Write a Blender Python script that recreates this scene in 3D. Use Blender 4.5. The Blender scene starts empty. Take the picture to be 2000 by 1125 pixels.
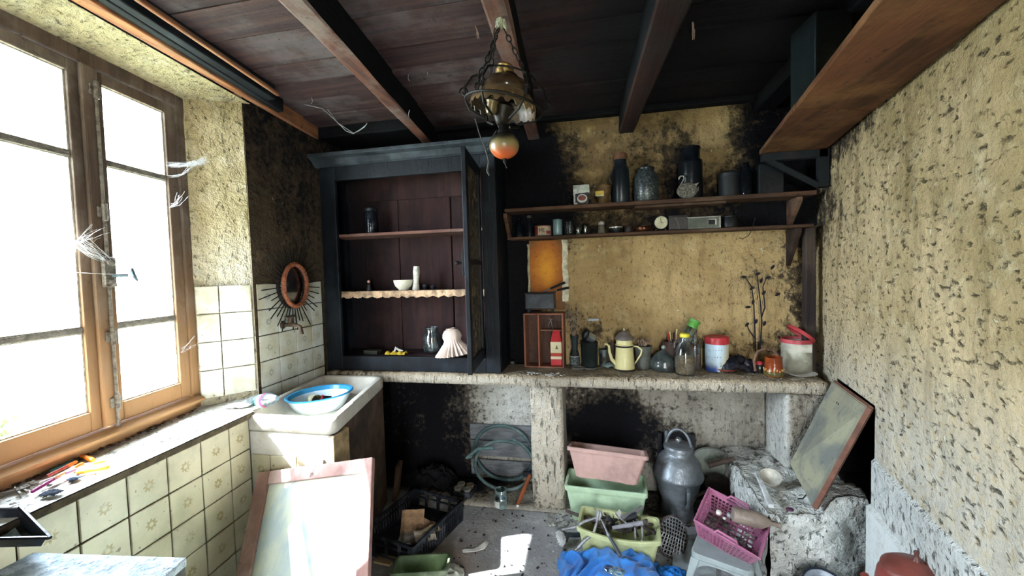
import bpy, bmesh, math, random
from mathutils import Vector, Matrix, noise
random.seed(7)
C = bpy.context.scene.collection
PI = math.pi
# ---------------------------------------------------------------- camera
F_PX, CAM_H = 800.0, 1.52
YAW, PITCH, ROLL = math.radians(11.6), math.radians(2.4), math.radians(1.6)
R0 = Vector((math.cos(YAW), math.sin(YAW), 0))
FW = Vector((-math.sin(YAW)*math.cos(PITCH), math.cos(YAW)*math.cos(PITCH), -math.sin(PITCH)))
U0 = R0.cross(FW)
CR = R0*math.cos(ROLL) - U0*math.sin(ROLL)
CU = U0*math.cos(ROLL) + R0*math.sin(ROLL)
CP = Vector((0, 0, CAM_H))
cam = bpy.data.cameras.new('camera'); co = bpy.data.objects.new('camera', cam); C.objects.link(co)
m = Matrix.Identity(4)
for i in range(3):
    m[i][0] = CR[i]; m[i][1] = CU[i]; m[i][2] = -FW[i]; m[i][3] = CP[i]
co.matrix_world = m
cam.sensor_width = 36; cam.lens = 36*F_PX/2000; cam.clip_start = 0.02
bpy.context.scene.camera = co
# ---------------------------------------------------------------- light
sc = bpy.context.scene
sc.view_settings.view_transform = 'Standard'; sc.view_settings.look = 'None'
sc.view_settings.gamma = 1; sc.view_settings.use_curve_mapping = False
sc.view_settings.exposure = 2.65
w = bpy.data.worlds.new('world'); sc.world = w; w.use_nodes = True
bg = w.node_tree.nodes['Background']; bg.inputs[0].default_value = (0.92, 0.96, 1.0, 1); bg.inputs[1].default_value = 13.0
sun = bpy.data.lights.new('sun', 'SUN'); sun.energy = 24; sun.angle = math.radians(0.8); sun.color = (1, 0.93, 0.82)
so = bpy.data.objects.new('sun', sun); C.objects.link(so)
SUN_DIR = Vector((0.85, 0.34, -1.0)).normalized()
so.rotation_euler = SUN_DIR.to_track_quat('-Z', 'Y').to_euler()
def portal(loc, rot, sx, sy):
    l = bpy.data.lights.new('sky_portal', 'AREA'); l.shape = 'RECTANGLE'; l.size = sx; l.size_y = sy
    l.cycles.is_portal = True
    o = bpy.data.objects.new('sky_portal', l); C.objects.link(o); o.location = loc; o.rotation_euler = rot
    return o
# ---------------------------------------------------------------- helpers
def pix(px, py, x=None, y=None, z=None):
    """where the line of sight through a measured point of the photograph meets a plane of the room"""
    d = FW*F_PX + CR*(px-1000) - CU*(py-562.5)
    t = (x/d.x) if x is not None else (y/d.y) if y is not None else ((z-CAM_H)/d.z)
    return CP + d*t
def depth(p): return (Vector(p)-CP).dot(FW)
def px2m(n, p): return n*depth(p)/F_PX
def lin(c):
    if isinstance(c, str):
        c = [int(c[i:i+2], 16)/255 for i in (0, 2, 4)]
    return tuple((x/12.92 if x <= .04045 else ((x+.055)/1.055)**2.4) for x in c) + (1,)
class NT:
    def __init__(s, name):
        s.m = bpy.data.materials.new(name); s.m.use_nodes = True
        s.t = s.m.node_tree; s.N = s.t.nodes; s.L = s.t.links
        s.b = s.N['Principled BSDF']; s.out = s.N['Material Output']
        s.pos = None
    def n(s, k, **kw):
        x = s.N.new(k)
        for a, v in kw.items(): setattr(x, a, v)
        return x
    def coord(s, kind='pos'):
        if kind == 'pos':
            if not s.pos: s.pos = s.n('ShaderNodeNewGeometry').outputs['Position']
            return s.pos
        return s.n('ShaderNodeTexCoord').outputs['Object']
    def mapping(s, src, scale=(1, 1, 1), loc=(0, 0, 0)):
        q = s.n('ShaderNodeMapping'); s.L.new(src, q.inputs[0]); q.inputs['Scale'].default_value = scale; q.inputs['Location'].default_value = loc
        return q.outputs[0]
    def noise(s, src, scale, detail=4, rough=.55, dist=0):
        q = s.n('ShaderNodeTexNoise'); s.L.new(src, q.inputs['Vector']); q.inputs['Scale'].default_value = scale
        q.inputs['Detail'].default_value = detail; q.inputs['Roughness'].default_value = rough; q.inputs['Distortion'].default_value = dist
        return q.outputs['Fac']
    def ramp(s, src, a, b, smooth=True):
        q = s.n('ShaderNodeMapRange'); q.interpolation_type = 'SMOOTHSTEP' if smooth else 'LINEAR'
        s.L.new(src, q.inputs[0]); q.inputs[1].default_value = a; q.inputs[2].default_value = b
        return q.outputs[0]
    def math(s, op, a, b=None, clamp=False):
        q = s.n('ShaderNodeMath', operation=op); q.use_clamp = clamp
        for i, v in enumerate((a, b)):
            if v is None: continue
            if isinstance(v, (int, float)): q.inputs[i].default_value = v
            else: s.L.new(v, q.inputs[i])
        return q.outputs[0]
    def mix(s, fac, a, b):
        q = s.n('ShaderNodeMix', data_type='RGBA')
        if isinstance(fac, (int, float)): q.inputs[0].default_value = fac
        else: s.L.new(fac, q.inputs[0])
        for i, v in ((6, a), (7, b)):
            if isinstance(v, tuple): q.inputs[i].default_value = v
            elif isinstance(v, str): q.inputs[i].default_value = lin(v)
            else: s.L.new(v, q.inputs[i])
        return q.outputs[2]
    def sep(s, src):
        q = s.n('ShaderNodeSeparateXYZ'); s.L.new(src, q.inputs[0]); return q.outputs
    def attr(s, name):
        q = s.n('ShaderNodeAttribute'); q.attribute_name = name; return q.outputs['Color']
    def bump(s, h, strength=.5, dist=.01):
        q = s.n('ShaderNodeBump'); q.inputs['Strength'].default_value = strength; q.inputs['Distance'].default_value = dist
        s.L.new(h, q.inputs['Height'])
        s.L.new(q.outputs[0], s.b.inputs['Normal'])
    def color(s, c): s.L.new(c, s.b.inputs['Base Color'])
    def set(s, **kw):
        for k, v in kw.items():
            s.b.inputs[k.replace('_', ' ')].default_value = v
        return s.m
_mc = {}
def mat(color, rough=.7, metal=0.0, var=.35, dirt=.25, scale=14, bump=.15, dirtcol='2a2622', stretch=(1, 1, 1), spec=.32, world=False, key=None):
    """a worn, dusty procedural surface in one colour"""
    k = (color, rough, metal, var, dirt, scale, bump, dirtcol, stretch, world)
    if k in _mc: return _mc[k]
    t = NT('surface_' + color)
    src = t.coord('pos' if world else 'obj')
    mp = t.mapping(src, stretch)
    n1 = t.noise(mp, scale, 5, .6); n2 = t.noise(mp, scale*3.7, 3, .6); n3 = t.noise(src, scale*.45, 4, .65)
    base = lin(color); dark = tuple(c*(1-var) for c in base[:3]) + (1,)
    c = t.mix(t.ramp(n1, .38, .62), dark, base)
    c = t.mix(t.math('MULTIPLY', t.ramp(n3, .48, .68), dirt*1.6, True), c, dirtcol)
    t.color(c); t.bump(t.math('ADD', n1, n2), bump, .01)
    t.set(Roughness=rough, Metallic=metal)
    t.b.inputs['Specular IOR Level'].default_value = spec
    _mc[k] = t.m
    return t.m
def glassmat(tint='dfeaea', dust=.12, dustcol='9aa09a', rough=.06, alpha=.12, world=False):
    k = ('glass', tint, dust, dustcol, rough, alpha)
    if k in _mc: return _mc[k]
    t = NT('glass_' + tint)
    t.N.remove(t.b)
    tr = t.n('ShaderNodeBsdfTransparent'); tr.inputs[0].default_value = lin(tint)
    gl = t.n('ShaderNodeBsdfGlossy'); gl.inputs['Roughness'].default_value = rough
    df = t.n('ShaderNodeBsdfDiffuse'); df.inputs[0].default_value = lin(dustcol)
    lw = t.n('ShaderNodeLayerWeight'); lw.inputs[0].default_value = .35
    f = t.math('ADD', t.math('MULTIPLY', lw.outputs['Facing'], .32), alpha*.5, True)
    m1 = t.n('ShaderNodeMixShader'); t.L.new(f, m1.inputs[0]); t.L.new(tr.outputs[0], m1.inputs[1]); t.L.new(gl.outputs[0], m1.inputs[2])
    ns = t.ramp(t.noise(t.coord('obj'), 18, 4), .35, .7)
    m2 = t.n('ShaderNodeMixShader'); t.L.new(t.math('MULTIPLY', ns, dust*2, True), m2.inputs[0]); t.L.new(m1.outputs[0], m2.inputs[1]); t.L.new(df.outputs[0], m2.inputs[2])
    t.L.new(m2.outputs[0], t.out.inputs[0])
    _mc[k] = t.m
    return t.m
class MB:
    def __init__(s): s.b = bmesh.new()
    def box(s, x0, x1, y0, y1, z0, z1, M=None, jit=0):
        vs = [s.b.verts.new(Vector((x, y, z)) + Vector([random.uniform(-jit, jit) for _ in range(3)])) for x in (x0, x1) for y in (y0, y1) for z in (z0, z1)]
        for f in ((0, 1, 3, 2), (4, 6, 7, 5), (0, 4, 5, 1), (2, 3, 7, 6), (0, 2, 6, 4), (1, 5, 7, 3)):
            s.b.faces.new([vs[i] for i in f])
        if M: bmesh.ops.transform(s.b, matrix=M, verts=vs)
        return s
    def hexa(s, bottom, top):
        """solid between two quads"""
        a = [s.b.verts.new(Vector(p)) for p in bottom]; c = [s.b.verts.new(Vector(p)) for p in top]
        s.b.faces.new(a[::-1]); s.b.faces.new(c)
        n = len(a)
        for i in range(n): s.b.faces.new((a[i], a[(i+1) % n], c[(i+1) % n], c[i]))
        return s
    def prism(s, pts, vec):
        v = Vector(vec); return s.hexa(pts, [Vector(p)+v for p in pts])
    def lathe(s, prof, seg=24, M=None, sx=1, sy=1, wob=0):
        rings = []; made = []
        for (r, z) in prof:
            if r < 1e-5:
                v = s.b.verts.new((0, 0, z)); rings.append([v]); made.append(v)
            else:
                ring = []
                for k in range(seg):
                    a = 2*PI*k/seg; rr = r*(1+wob*math.sin(a*wob_n(seg)))
                    v = s.b.verts.new((rr*math.cos(a)*sx, rr*math.sin(a)*sy, z)); ring.append(v); made.append(v)
                rings.append(ring)
        for A, B in zip(rings, rings[1:]):
            if len(A) == 1 and len(B) == 1: continue
            for k in range(seg):
                k2 = (k+1) % seg
                if len(A) == 1: s.b.faces.new((A[0], B[k2], B[k]))
                elif len(B) == 1: s.b.faces.new((A[k], A[k2], B[0]))
                else: s.b.faces.new((A[k], A[k2], B[k2], B[k]))
        if M: bmesh.ops.transform(s.b, matrix=M, verts=made)
        return s
    def tube(s, pts, r, seg=8, cap=True, closed=False):
        pts = [Vector(p) for p in pts]; n = len(pts)
        rr = r if isinstance(r, (list, tuple)) else [r]*n
        rings = []; up = None
        for i, p in enumerate(pts):
            if closed: d = pts[(i+1) % n]-pts[i-1]
            else: d = (pts[min(i+1, n-1)]-pts[max(i-1, 0)])
            d.normalize()
            if up is None:
                up = Vector((0, 0, 1)) if abs(d.z) < .9 else Vector((1, 0, 0))
            a = d.cross(up)
            if a.length < 1e-4: a = d.cross(Vector((.3, .9, .1)))
            a.normalize(); b_ = a.cross(d).normalized(); up = b_
            rings.append([s.b.verts.new(p + (a*math.cos(2*PI*k/seg)+b_*math.sin(2*PI*k/seg))*rr[i]) for k in range(seg)])
        rng = range(n if closed else n-1)
        for i in rng:
            A, B = rings[i], rings[(i+1) % n]
            for k in range(seg): s.b.faces.new((A[k], A[(k+1) % seg], B[(k+1) % seg], B[k]))
        if cap and not closed:
            s.b.faces.new(rings[0][::-1]); s.b.faces.new(rings[-1])
        return s
    def ball(s, c, r, sub=2, sc=(1, 1, 1), jit=0):
        res = bmesh.ops.create_icosphere(s.b, subdivisions=sub, radius=1)
        for v in res['verts']:
            k = 1+random.uniform(-jit, jit)
            v.co = Vector(c)+Vector((v.co.x*r*sc[0]*k, v.co.y*r*sc[1]*k, v.co.z*r*sc[2]*k))
        return s
    def poly(s, pts): s.b.faces.new([s.b.verts.new(Vector(p)) for p in pts]); return s
    def build(s, name, material, parent=None, smooth=False, bevel=0, label=None, solid=0, recalc=True):
        if recalc: bmesh.ops.recalc_face_normals(s.b, faces=s.b.faces)
        me = bpy.data.meshes.new(name); s.b.to_mesh(me); s.b.free()
        if smooth:
            for p in me.polygons: p.use_smooth = True
        me.materials.append(material)
        o = bpy.data.objects.new(name, me); C.objects.link(o)
        if parent: o.parent = parent
        if bevel:
            md = o.modifiers.new('bevel', 'BEVEL'); md.width = bevel; md.segments = 2; md.limit_method = 'ANGLE'; md.angle_limit = math.radians(40)
        if solid:
            md = o.modifiers.new('solid', 'SOLIDIFY'); md.thickness = solid; md.offset = 0
        if smooth and not bevel:
            md = o.modifiers.new('edge', 'EDGE_SPLIT'); md.split_angle = math.radians(50)
        if label: o['label'] = label
        return o
def wob_n(seg): return seg/2
def tag(o, label, cat, group=None):
    o['label'] = label; o['category'] = cat
    if group: o['group'] = group
    return o
def thing(name, label, cat, loc=(0, 0, 0), rot=(0, 0, 0), group=None):
    o = bpy.data.objects.new(name, None); C.objects.link(o); o.empty_display_size = .05
    o.location = loc; o.rotation_euler = rot
    return tag(o, label, cat, group)
def struct(o): o['kind'] = 'structure'; return o
def T(x=0, y=0, z=0): return Matrix.Translation((x, y, z))
def RX(d): return Matrix.Rotation(math.radians(d), 4, 'X')
def RY(d): return Matrix.Rotation(math.radians(d), 4, 'Y')
def RZ(d): return Matrix.Rotation(math.radians(d), 4, 'Z')
def sstep(a, b, x):
    t = max(0, min(1, (x-a)/(b-a))); return t*t*(3-2*t)
def gauss(x, z, cx, cz, sx, sz): return math.exp(-((x-cx)/sx)**2-((z-cz)/sz)**2)
def patch(name, p00, p10, p11, p01, nu, nv, disp, material, soot=None, flip=False, dscale=3.0, parent=None, fine=None):
    """a hand-plastered surface between four corners, uneven, with its stains kept as an attribute"""
    p00, p10, p11, p01 = map(Vector, (p00, p10, p11, p01))
    nrm = (p10-p00).cross(p01-p00).normalized()
    if flip: nrm = -nrm
    vs = []; col = []
    for j in range(nv+1):
        v = j/nv
        for i in range(nu+1):
            u = i/nu
            p = p00*(1-u)*(1-v)+p10*u*(1-v)+p11*u*v+p01*(1-u)*v
            e = min(1, 12*min(u, 1-u, v, 1-v)+.0)
            h = noise.noise(p*dscale)*.6+noise.noise(p*dscale*3.1)*.3+noise.noise(p*dscale*11)*.16
            if fine: h += fine(p)
            col.append(soot(p) if soot else 0.0)
            vs.append(p+nrm*h*disp*e)
    fs = []
    for j in range(nv):
        for i in range(nu):
            a = j*(nu+1)+i
            fs.append((a, a+1, a+nu+2, a+nu+1) if not flip else (a, a+nu+1, a+nu+2, a+1))
    me = bpy.data.meshes.new(name); me.from_pydata(vs, [], fs)
    at = me.color_attributes.new('soot', 'FLOAT_COLOR', 'POINT')  # red channel holds soot and other darkening
    at.data.foreach_set('color', [x for c in col for x in ((c, c, c, 1) if not isinstance(c, tuple) else (c[0], c[1], c[2], 1))])
    for p in me.polygons: p.use_smooth = True
    me.materials.append(material)
    o = bpy.data.objects.new(name, me); C.objects.link(o)
    if parent: o.parent = parent
    return o
# ---------------------------------------------------------------- materials of the setting
SOOT_NAVY = '05070d'  # soot black, tinted navy and deepened to carry the contrast of shade too
def plaster(name, a, b, pale, streak, pock=.5, chip=.6, bstr=.6, sootcol=SOOT_NAVY, pst=(1, 1, .6), sootmid='352b20'):
    t = NT(name); P = t.coord()
    n1 = t.noise(P, 2.2, 5, .6); n2 = t.noise(P, 9, 5, .65); n3 = t.noise(t.mapping(P, (7, 7, .9)), 1.6, 4, .6)
    big = t.noise(P, 30, 4, .7)
    c = t.mix(t.ramp(n1, .35, .65), a, b)
    c = t.mix(t.math('MULTIPLY', t.ramp(n3, .52, .72), .55), c, streak)
    c = t.mix(t.math('MULTIPLY', t.ramp(n2, .5, .75), .6), c, pale)
    at = t.n('ShaderNodeSeparateColor'); t.L.new(t.attr('soot'), at.inputs[0])
    c = t.mix(t.math('MULTIPLY', at.outputs[1], t.ramp(big, .2, .6)), c, 'd6dad6')
    c = t.mix(t.math('MULTIPLY', at.outputs[2], t.ramp(n2, .1, .55)), c, '5e4a30')
    pk = t.noise(t.mapping(P, pst), 52, 3, .55, .3)
    hole = t.ramp(pk, .635, .72)
    c = t.mix(t.math('MULTIPLY', hole, pock), c, '3b3a2c')
    ch = t.ramp(t.noise(P, 23, 2, .5), .735, .76)
    c = t.mix(t.math('MULTIPLY', ch, chip), c, 'e2dcc0')
    s = t.math('ADD', at.outputs[0], t.math('MULTIPLY', t.math('SUBTRACT', n2, .5), .9))
    s = t.math('ADD', s, t.math('MULTIPLY', t.math('SUBTRACT', n3, .5), .5))
    s = t.math('ADD', s, t.math('MULTIPLY', t.math('SUBTRACT', big, .5), 1.1))
    c = t.mix(t.math('MULTIPLY', t.ramp(s, -.1, .25), .25), c, '6b5f42')
    c = t.mix(t.math('MULTIPLY', t.ramp(s, .2, .5), .85), c, sootmid)
    c = t.mix(t.math('MULTIPLY', t.ramp(s, .38, .78), .97), c, sootcol)
    t.color(c)
    h = t.math('ADD', t.math('MULTIPLY', n2, 1.1), t.math('MULTIPLY', big, .7))
    h = t.math('ADD', h, t.math('MULTIPLY', t.noise(P, 90, 3, .6), .25))
    h = t.math('SUBTRACT', h, t.math('MULTIPLY', t.ramp(pk, .58, .66), .5))
    h = t.math('SUBTRACT', h, t.math('MULTIPLY', hole, .6)); h = t.math('ADD', h, t.math('MULTIPLY', ch, .25))
    t.bump(h, bstr, .035); t.set(Roughness=.95); t.b.inputs['Specular IOR Level'].default_value = .2
    return t.m
M_back = plaster('plaster_ochre_sooted', 'b89f72', '9c835a', 'd2bf92', '71593a', pock=.7)
M_right = plaster('plaster_greenish', 'bda880', '96845c', 'd8c9a2', '7c6a46', pock=.85, bstr=.85, pst=(1, .45, 1))
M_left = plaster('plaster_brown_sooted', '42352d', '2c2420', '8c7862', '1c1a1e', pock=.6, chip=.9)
M_reveal = plaster('limewash_reveal', 'c6b895', 'ada07a', 'e0d9be', '857650', pock=.4, bstr=.8)
M_under = plaster('plaster_grey', 'a09b90', '7f786c', 'c9c8c2', '585654', pock=.6)
M_mason = plaster('masonry_rough_cast', 'b3a48c', '94856e', 'd3c7b2', '665844', pock=.6, bstr=1.0, pst=(1, 1, .25))
M_rubble = plaster('lime_rubble', 'cdcec9', 'adaea9', 'e9ebe9', '86857e', pock=.6, bstr=1.0)
# floor
t = NT('floor_concrete'); P = t.coord()
n1 = t.noise(P, 1.8, 5, .65); n2 = t.noise(P, 12, 5, .65); n3 = t.noise(P, 60, 3, .6)
c = t.mix(t.ramp(n1, .35, .62), 'a5a7aa', '8b8c90'); c = t.mix(t.math('MULTIPLY', t.ramp(n2, .52, .7), .7), c, 'b4b8bc')
c = t.mix(t.math('MULTIPLY', t.ramp(n3, .64, .7), .6), c, '2c2b2c'); c = t.mix(t.math('MULTIPLY', t.ramp(t.noise(P, 45, 2), .7, .73), .8), c, 'd8dad8')
at = t.n('ShaderNodeSeparateColor'); t.L.new(t.attr('soot'), at.inputs[0])
c = t.mix(t.math('MULTIPLY', at.outputs[1], t.ramp(n2, .2, .7)), c, '8d7256')
c = t.mix(t.math('MULTIPLY', at.outputs[2], .9), c, 'cfc7bb')
s = t.math('ADD', at.outputs[0], t.math('MULTIPLY', t.math('SUBTRACT', n2, .5), .6)); c = t.mix(t.ramp(s, .3, .8), c, '15161b')
t.color(c); t.bump(t.math('ADD', n2, t.math('MULTIPLY', n3, .5)), .5, .02); t.set(Roughness=.85); M_floor = t.m
# wood in the ceiling, soot grows towards the hearth side
def oldwood(name, a, b, dust, stretch, soot_dark_range=None, dustamt=.5, axis='X', zr=None, key=None, rough=.8, bstr=.4):
    t = NT(name); P = t.coord()
    oi = t.n('ShaderNodeObjectInfo')
    off = t.n('ShaderNodeVectorMath', operation='ADD'); t.L.new(P, off.inputs[0])
    cm = t.n('ShaderNodeCombineXYZ'); t.L.new(t.math('MULTIPLY', oi.outputs['Random'], 37.0), cm.inputs[0]); t.L.new(t.math('MULTIPLY', oi.outputs['Random'], 11.0), cm.inputs[2]); t.L.new(cm.outputs[0], off.inputs[1])
    Q = off.outputs[0]
    g = t.noise(t.mapping(Q, stretch), 1.0, 6, .65, .4); n = t.noise(Q, 3.5, 5, .65); f = t.noise(Q, 22, 4, .6)
    c = t.mix(t.ramp(g, .36, .64), a, b); c = t.mix(t.math('MULTIPLY', t.ramp(oi.outputs['Random'], 0, 1), .35), c, b)
    c = t.mix(t.math('MULTIPLY', t.ramp(n, .45, .66), dustamt), c, dust)
    c = t.mix(t.math('MULTIPLY', t.ramp(f, .62, .72), .6), c, '120f10')
    if soot_dark_range:
        xs = t.sep(P)['XYZ'.index(axis)]
        k = t.math('ADD', xs, t.math('MULTIPLY', t.math('SUBTRACT', n, .5), .6)); c = t.mix(t.math('MULTIPLY', t.ramp(k, *soot_dark_range), .95), c, SOOT_NAVY)
    if zr:
        k = t.math('ADD', t.sep(P)[2], t.math('MULTIPLY', t.math('SUBTRACT', n, .5), .5)); c = t.mix(t.ramp(k, zr[0], zr[1]), zr[2], c)
    t.color(c); t.bump(t.math('ADD', g, t.math('MULTIPLY', f, .4)), bstr, .012); t.set(Roughness=rough); t.b.inputs['Specular IOR Level'].default_value = .18
    return t.m
M_ceil = oldwood('ceiling_board_wood', '4e3a39', '31262a', '615b60', (1.2, 22, 22), (-.6, .15), .6)
M_beam = oldwood('beam_wood', '6b4538', '4b3430', '7a706b', (22, 1.5, 22), (-.6, .55), .6)
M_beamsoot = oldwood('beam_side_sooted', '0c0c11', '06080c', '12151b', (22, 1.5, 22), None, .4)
M_lint = oldwood('lintel_wood', 'a06a48', '6b4736', '8f7a66', (22, 1.5, 22), None, .3)
M_lintdark = oldwood('lintel_sooted', '181c22', '0e1015', '262c34', (22, 1.5, 22), None, .5)
M_shelfwood = oldwood('shelf_wood', '5c4030', '3a2a20', '6f5c4a', (2, 22, 22), None, .35)
M_plank = oldwood('rack_plank_wood', '6c4530', '3e281c', '86623f', (12, 1.4, 12), None, .55)
M_wwin = oldwood('window_oak', '6c5c50', '50443b', '9c9288', (16, 16, 1.6), None, .35, zr=(.85, 1.9, '9c7854'))  # lower wood more orange: weathering, with some warm light put into the colour
M_cup = oldwood('cupboard_painted_grey', '10151b', '090c11', '2a323b', (14, 14, 2), None, .4, rough=.5)
M_cupin = oldwood('cupboard_inner_wood', '341f1d', '201415', '3b2c2b', (16, 16, 1.6), (-1.25, -1.95), .3)  # inner boards darken towards the left end
# tiles
def tilemat(name, base, flower, glaze=.25):
    t = NT(name); O = t.coord('obj'); P = t.coord()
    xyz = t.sep(O); x, z = xyz[0], xyz[2]
    x = t.math('DIVIDE', x, .0725); z = t.math('DIVIDE', z, .0725)
    r = t.math('SQRT', t.math('ADD', t.math('MULTIPLY', x, x), t.math('MULTIPLY', z, z)))
    th = t.math('ARCTAN2', z, x)
    pet = t.math('ADD', .27, t.math('MULTIPLY', t.math('COSINE', t.math('MULTIPLY', th, 8)), .06))
    n = t.noise(P, 30, 4, .6)
    f1 = t.ramp(t.math('SUBTRACT', pet, r), 0, .04); f2 = t.ramp(r, .08, .14)
    fl = t.math('MULTIPLY', t.math('MULTIPLY', f1, f2), t.ramp(n, .25, .6))
    n1 = t.noise(P, 7, 5, .65); sp = t.noise(P, 48, 3, .5)
    oi = t.n('ShaderNodeObjectInfo')
    c = t.mix(t.ramp(n1, .35, .7), base, 'a8a68f'); c = t.mix(t.math('MULTIPLY', oi.outputs['Random'], .3), c, 'b3a98a')
    c = t.mix(t.math('MULTIPLY', fl, .8), c, flower)
    c = t.mix(t.math('MULTIPLY', t.ramp(sp, .68, .72), .7), c, '4a4234')
    ed = t.math('MAXIMUM', t.math('ABSOLUTE', x), t.math('ABSOLUTE', z))
    c = t.mix(t.math('MULTIPLY', t.ramp(t.math('ADD', ed, t.math('MULTIPLY', t.math('SUBTRACT', n1, .5), .5)), .9, 1.06), .5), c, '7a6748')
    t.color(c); t.set(Roughness=.35); t.bump(n1, .08, .01); return t.m
M_tile = tilemat('tile_flower_cream', 'c4bfa6', '8a7a48')
M_tileb = tilemat('tile_flower_pale', 'c3c9c4', '7f8072')
M_tilew = tilemat('tile_flower_white', 'dfe0d8', 'c2b88e')
M_mortar = mat('5a5040', rough=.95, scale=30, bump=.4, world=True)

# ---------------------------------------------------------------- the room
def dark_floor(p):  # floor darker under the worktop and round the milk can, brown stain in front
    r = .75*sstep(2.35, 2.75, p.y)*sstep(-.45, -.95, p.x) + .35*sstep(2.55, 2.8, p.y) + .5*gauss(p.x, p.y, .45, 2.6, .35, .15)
    g = .9*gauss(p.x, p.y, -.82, 1.95, .2, .22)
    return (r, g, 0.0)
struct(patch('floor', (-2.4, -1.7, 0), (2.2, -1.7, 0), (2.2, 2.95, 0), (-2.4, 2.95, 0), 150, 150, .006, M_floor, dark_floor))
YB = 2.85
def soot_dark_back(p):  # soot on the upper wall; below the worktop darker left, paler by the pier
    x, z = p.x, p.z
    r = 0
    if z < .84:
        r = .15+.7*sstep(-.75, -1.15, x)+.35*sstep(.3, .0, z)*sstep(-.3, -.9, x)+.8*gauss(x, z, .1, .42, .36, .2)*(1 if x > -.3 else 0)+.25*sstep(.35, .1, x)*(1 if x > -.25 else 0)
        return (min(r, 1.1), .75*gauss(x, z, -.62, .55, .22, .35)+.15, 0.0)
    r += 1.1*sstep(-.22, -.5, x)*(1 if z < 1.75 else 1) + .6*gauss(x, z, -.36, 2.1, .22, .5)
    if z > 1.75:
        r += .30+.25*sstep(2.2, 1.95, z)+.55*sstep(.75, 1.05, x)+.3*gauss(x, z, .55, 2.2, .12, .3)-.35*gauss(x, z, .72, 2.45, .14, .3)-.25*gauss(x, z, .05, 2.1, .16, .3)-.4*gauss(x, z, .05, 2.5, .4, .06)
    else:
        r += .45*sstep(.93, .86, z)*0+.4*gauss(x, z, 0.0, 1.05, .25, .12)+.5*sstep(1.05, 1.3, x)+.35*gauss(x, z, .85, 1.0, .4, .12)+.25*gauss(x, z, 1.0, 1.5, .12, .2)  # darker low down behind the goods and into the right corner
    return (max(0, min(r, 1.2)), 0.0, .85*sstep(1.7, 1.8, z)*(1-.75*gauss(x, z, .72, 2.4, .16, .25)))
def fine_crack(p):
    return 0
wb = struct(patch('wall_back', (-2.3, YB, 0), (1.6, YB, 0), (1.6, YB, 2.62), (-2.3, YB, 2.62), 240, 170, .012, M_back, soot_dark_back, flip=False))
# under the worktop the same wall is grey, built as a thin separate lining
struct(patch('wall_back_render', (-2.0, YB-.012, .0), (1.32, YB-.012, .0), (1.32, YB-.012, .84), (-2.0, YB-.012, .84), 170, 50, .008, M_under, soot_dark_back))
# right wall, splayed towards the viewer
RWX = lambda y: 1.335-.203*(2.87-y)
def soot_right(p):
    y, z = p.y, p.z
    r = .55*sstep(2.0, 2.2, z)*sstep(1.5, 2.3, y)+.55*gauss(y, z, 2.75, 1.9, .35, .35)+.35*gauss(y, z, 2.55, 1.0, .1, .12)+.12*gauss(y, z, 1.55, 1.7, .25, .35)+.1*gauss(y, z, 2.2, 1.7, .3, .4)
    g = .55*sstep(1.35, .7, z)
    return (r, g, 0)
def rw(name, y0, y1, z0, z1, nu, nv, m, sfn, off=0, disp=.011):
    return struct(patch(name, (RWX(y0)-off, y0, z0), (RWX(y1)-off, y1, z0), (RWX(y1)-off, y1, z1), (RWX(y0)-off, y0, z1), nu, nv, disp, m, sfn))
rw('wall_right', -1.7, 2.9, .9, 2.62, 200, 90, M_right, soot_right)
rw('wall_right_far_foot', 2.47, 2.9, 0, .9, 20, 40, M_right, soot_right)
rw('wall_right_near_foot', -1.7, 2.0, .0, .9, 160, 46, M_right, soot_right)
# the niche behind the leaning board, its near-black colour standing in for shade
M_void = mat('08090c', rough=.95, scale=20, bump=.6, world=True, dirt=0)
def wq(ya, yb, xo): return [(RWX(ya)-.004, ya), (xo, ya), (xo, yb), (RWX(yb)-.004, yb)]
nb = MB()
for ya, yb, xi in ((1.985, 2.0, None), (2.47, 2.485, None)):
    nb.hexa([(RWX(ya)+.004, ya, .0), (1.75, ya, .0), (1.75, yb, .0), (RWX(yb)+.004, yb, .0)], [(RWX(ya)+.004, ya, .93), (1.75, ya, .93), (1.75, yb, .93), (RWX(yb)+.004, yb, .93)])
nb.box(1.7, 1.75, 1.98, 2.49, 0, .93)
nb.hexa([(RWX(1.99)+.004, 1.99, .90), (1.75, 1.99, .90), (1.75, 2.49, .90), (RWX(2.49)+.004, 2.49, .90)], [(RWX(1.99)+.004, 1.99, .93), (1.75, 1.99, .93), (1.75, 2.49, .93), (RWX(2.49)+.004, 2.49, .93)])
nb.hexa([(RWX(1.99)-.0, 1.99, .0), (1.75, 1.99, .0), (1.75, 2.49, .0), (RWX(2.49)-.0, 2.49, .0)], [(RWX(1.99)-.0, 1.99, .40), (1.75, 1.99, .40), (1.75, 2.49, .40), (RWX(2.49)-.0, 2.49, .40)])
struct(nb.build('wall_right_recess', M_void))
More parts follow.
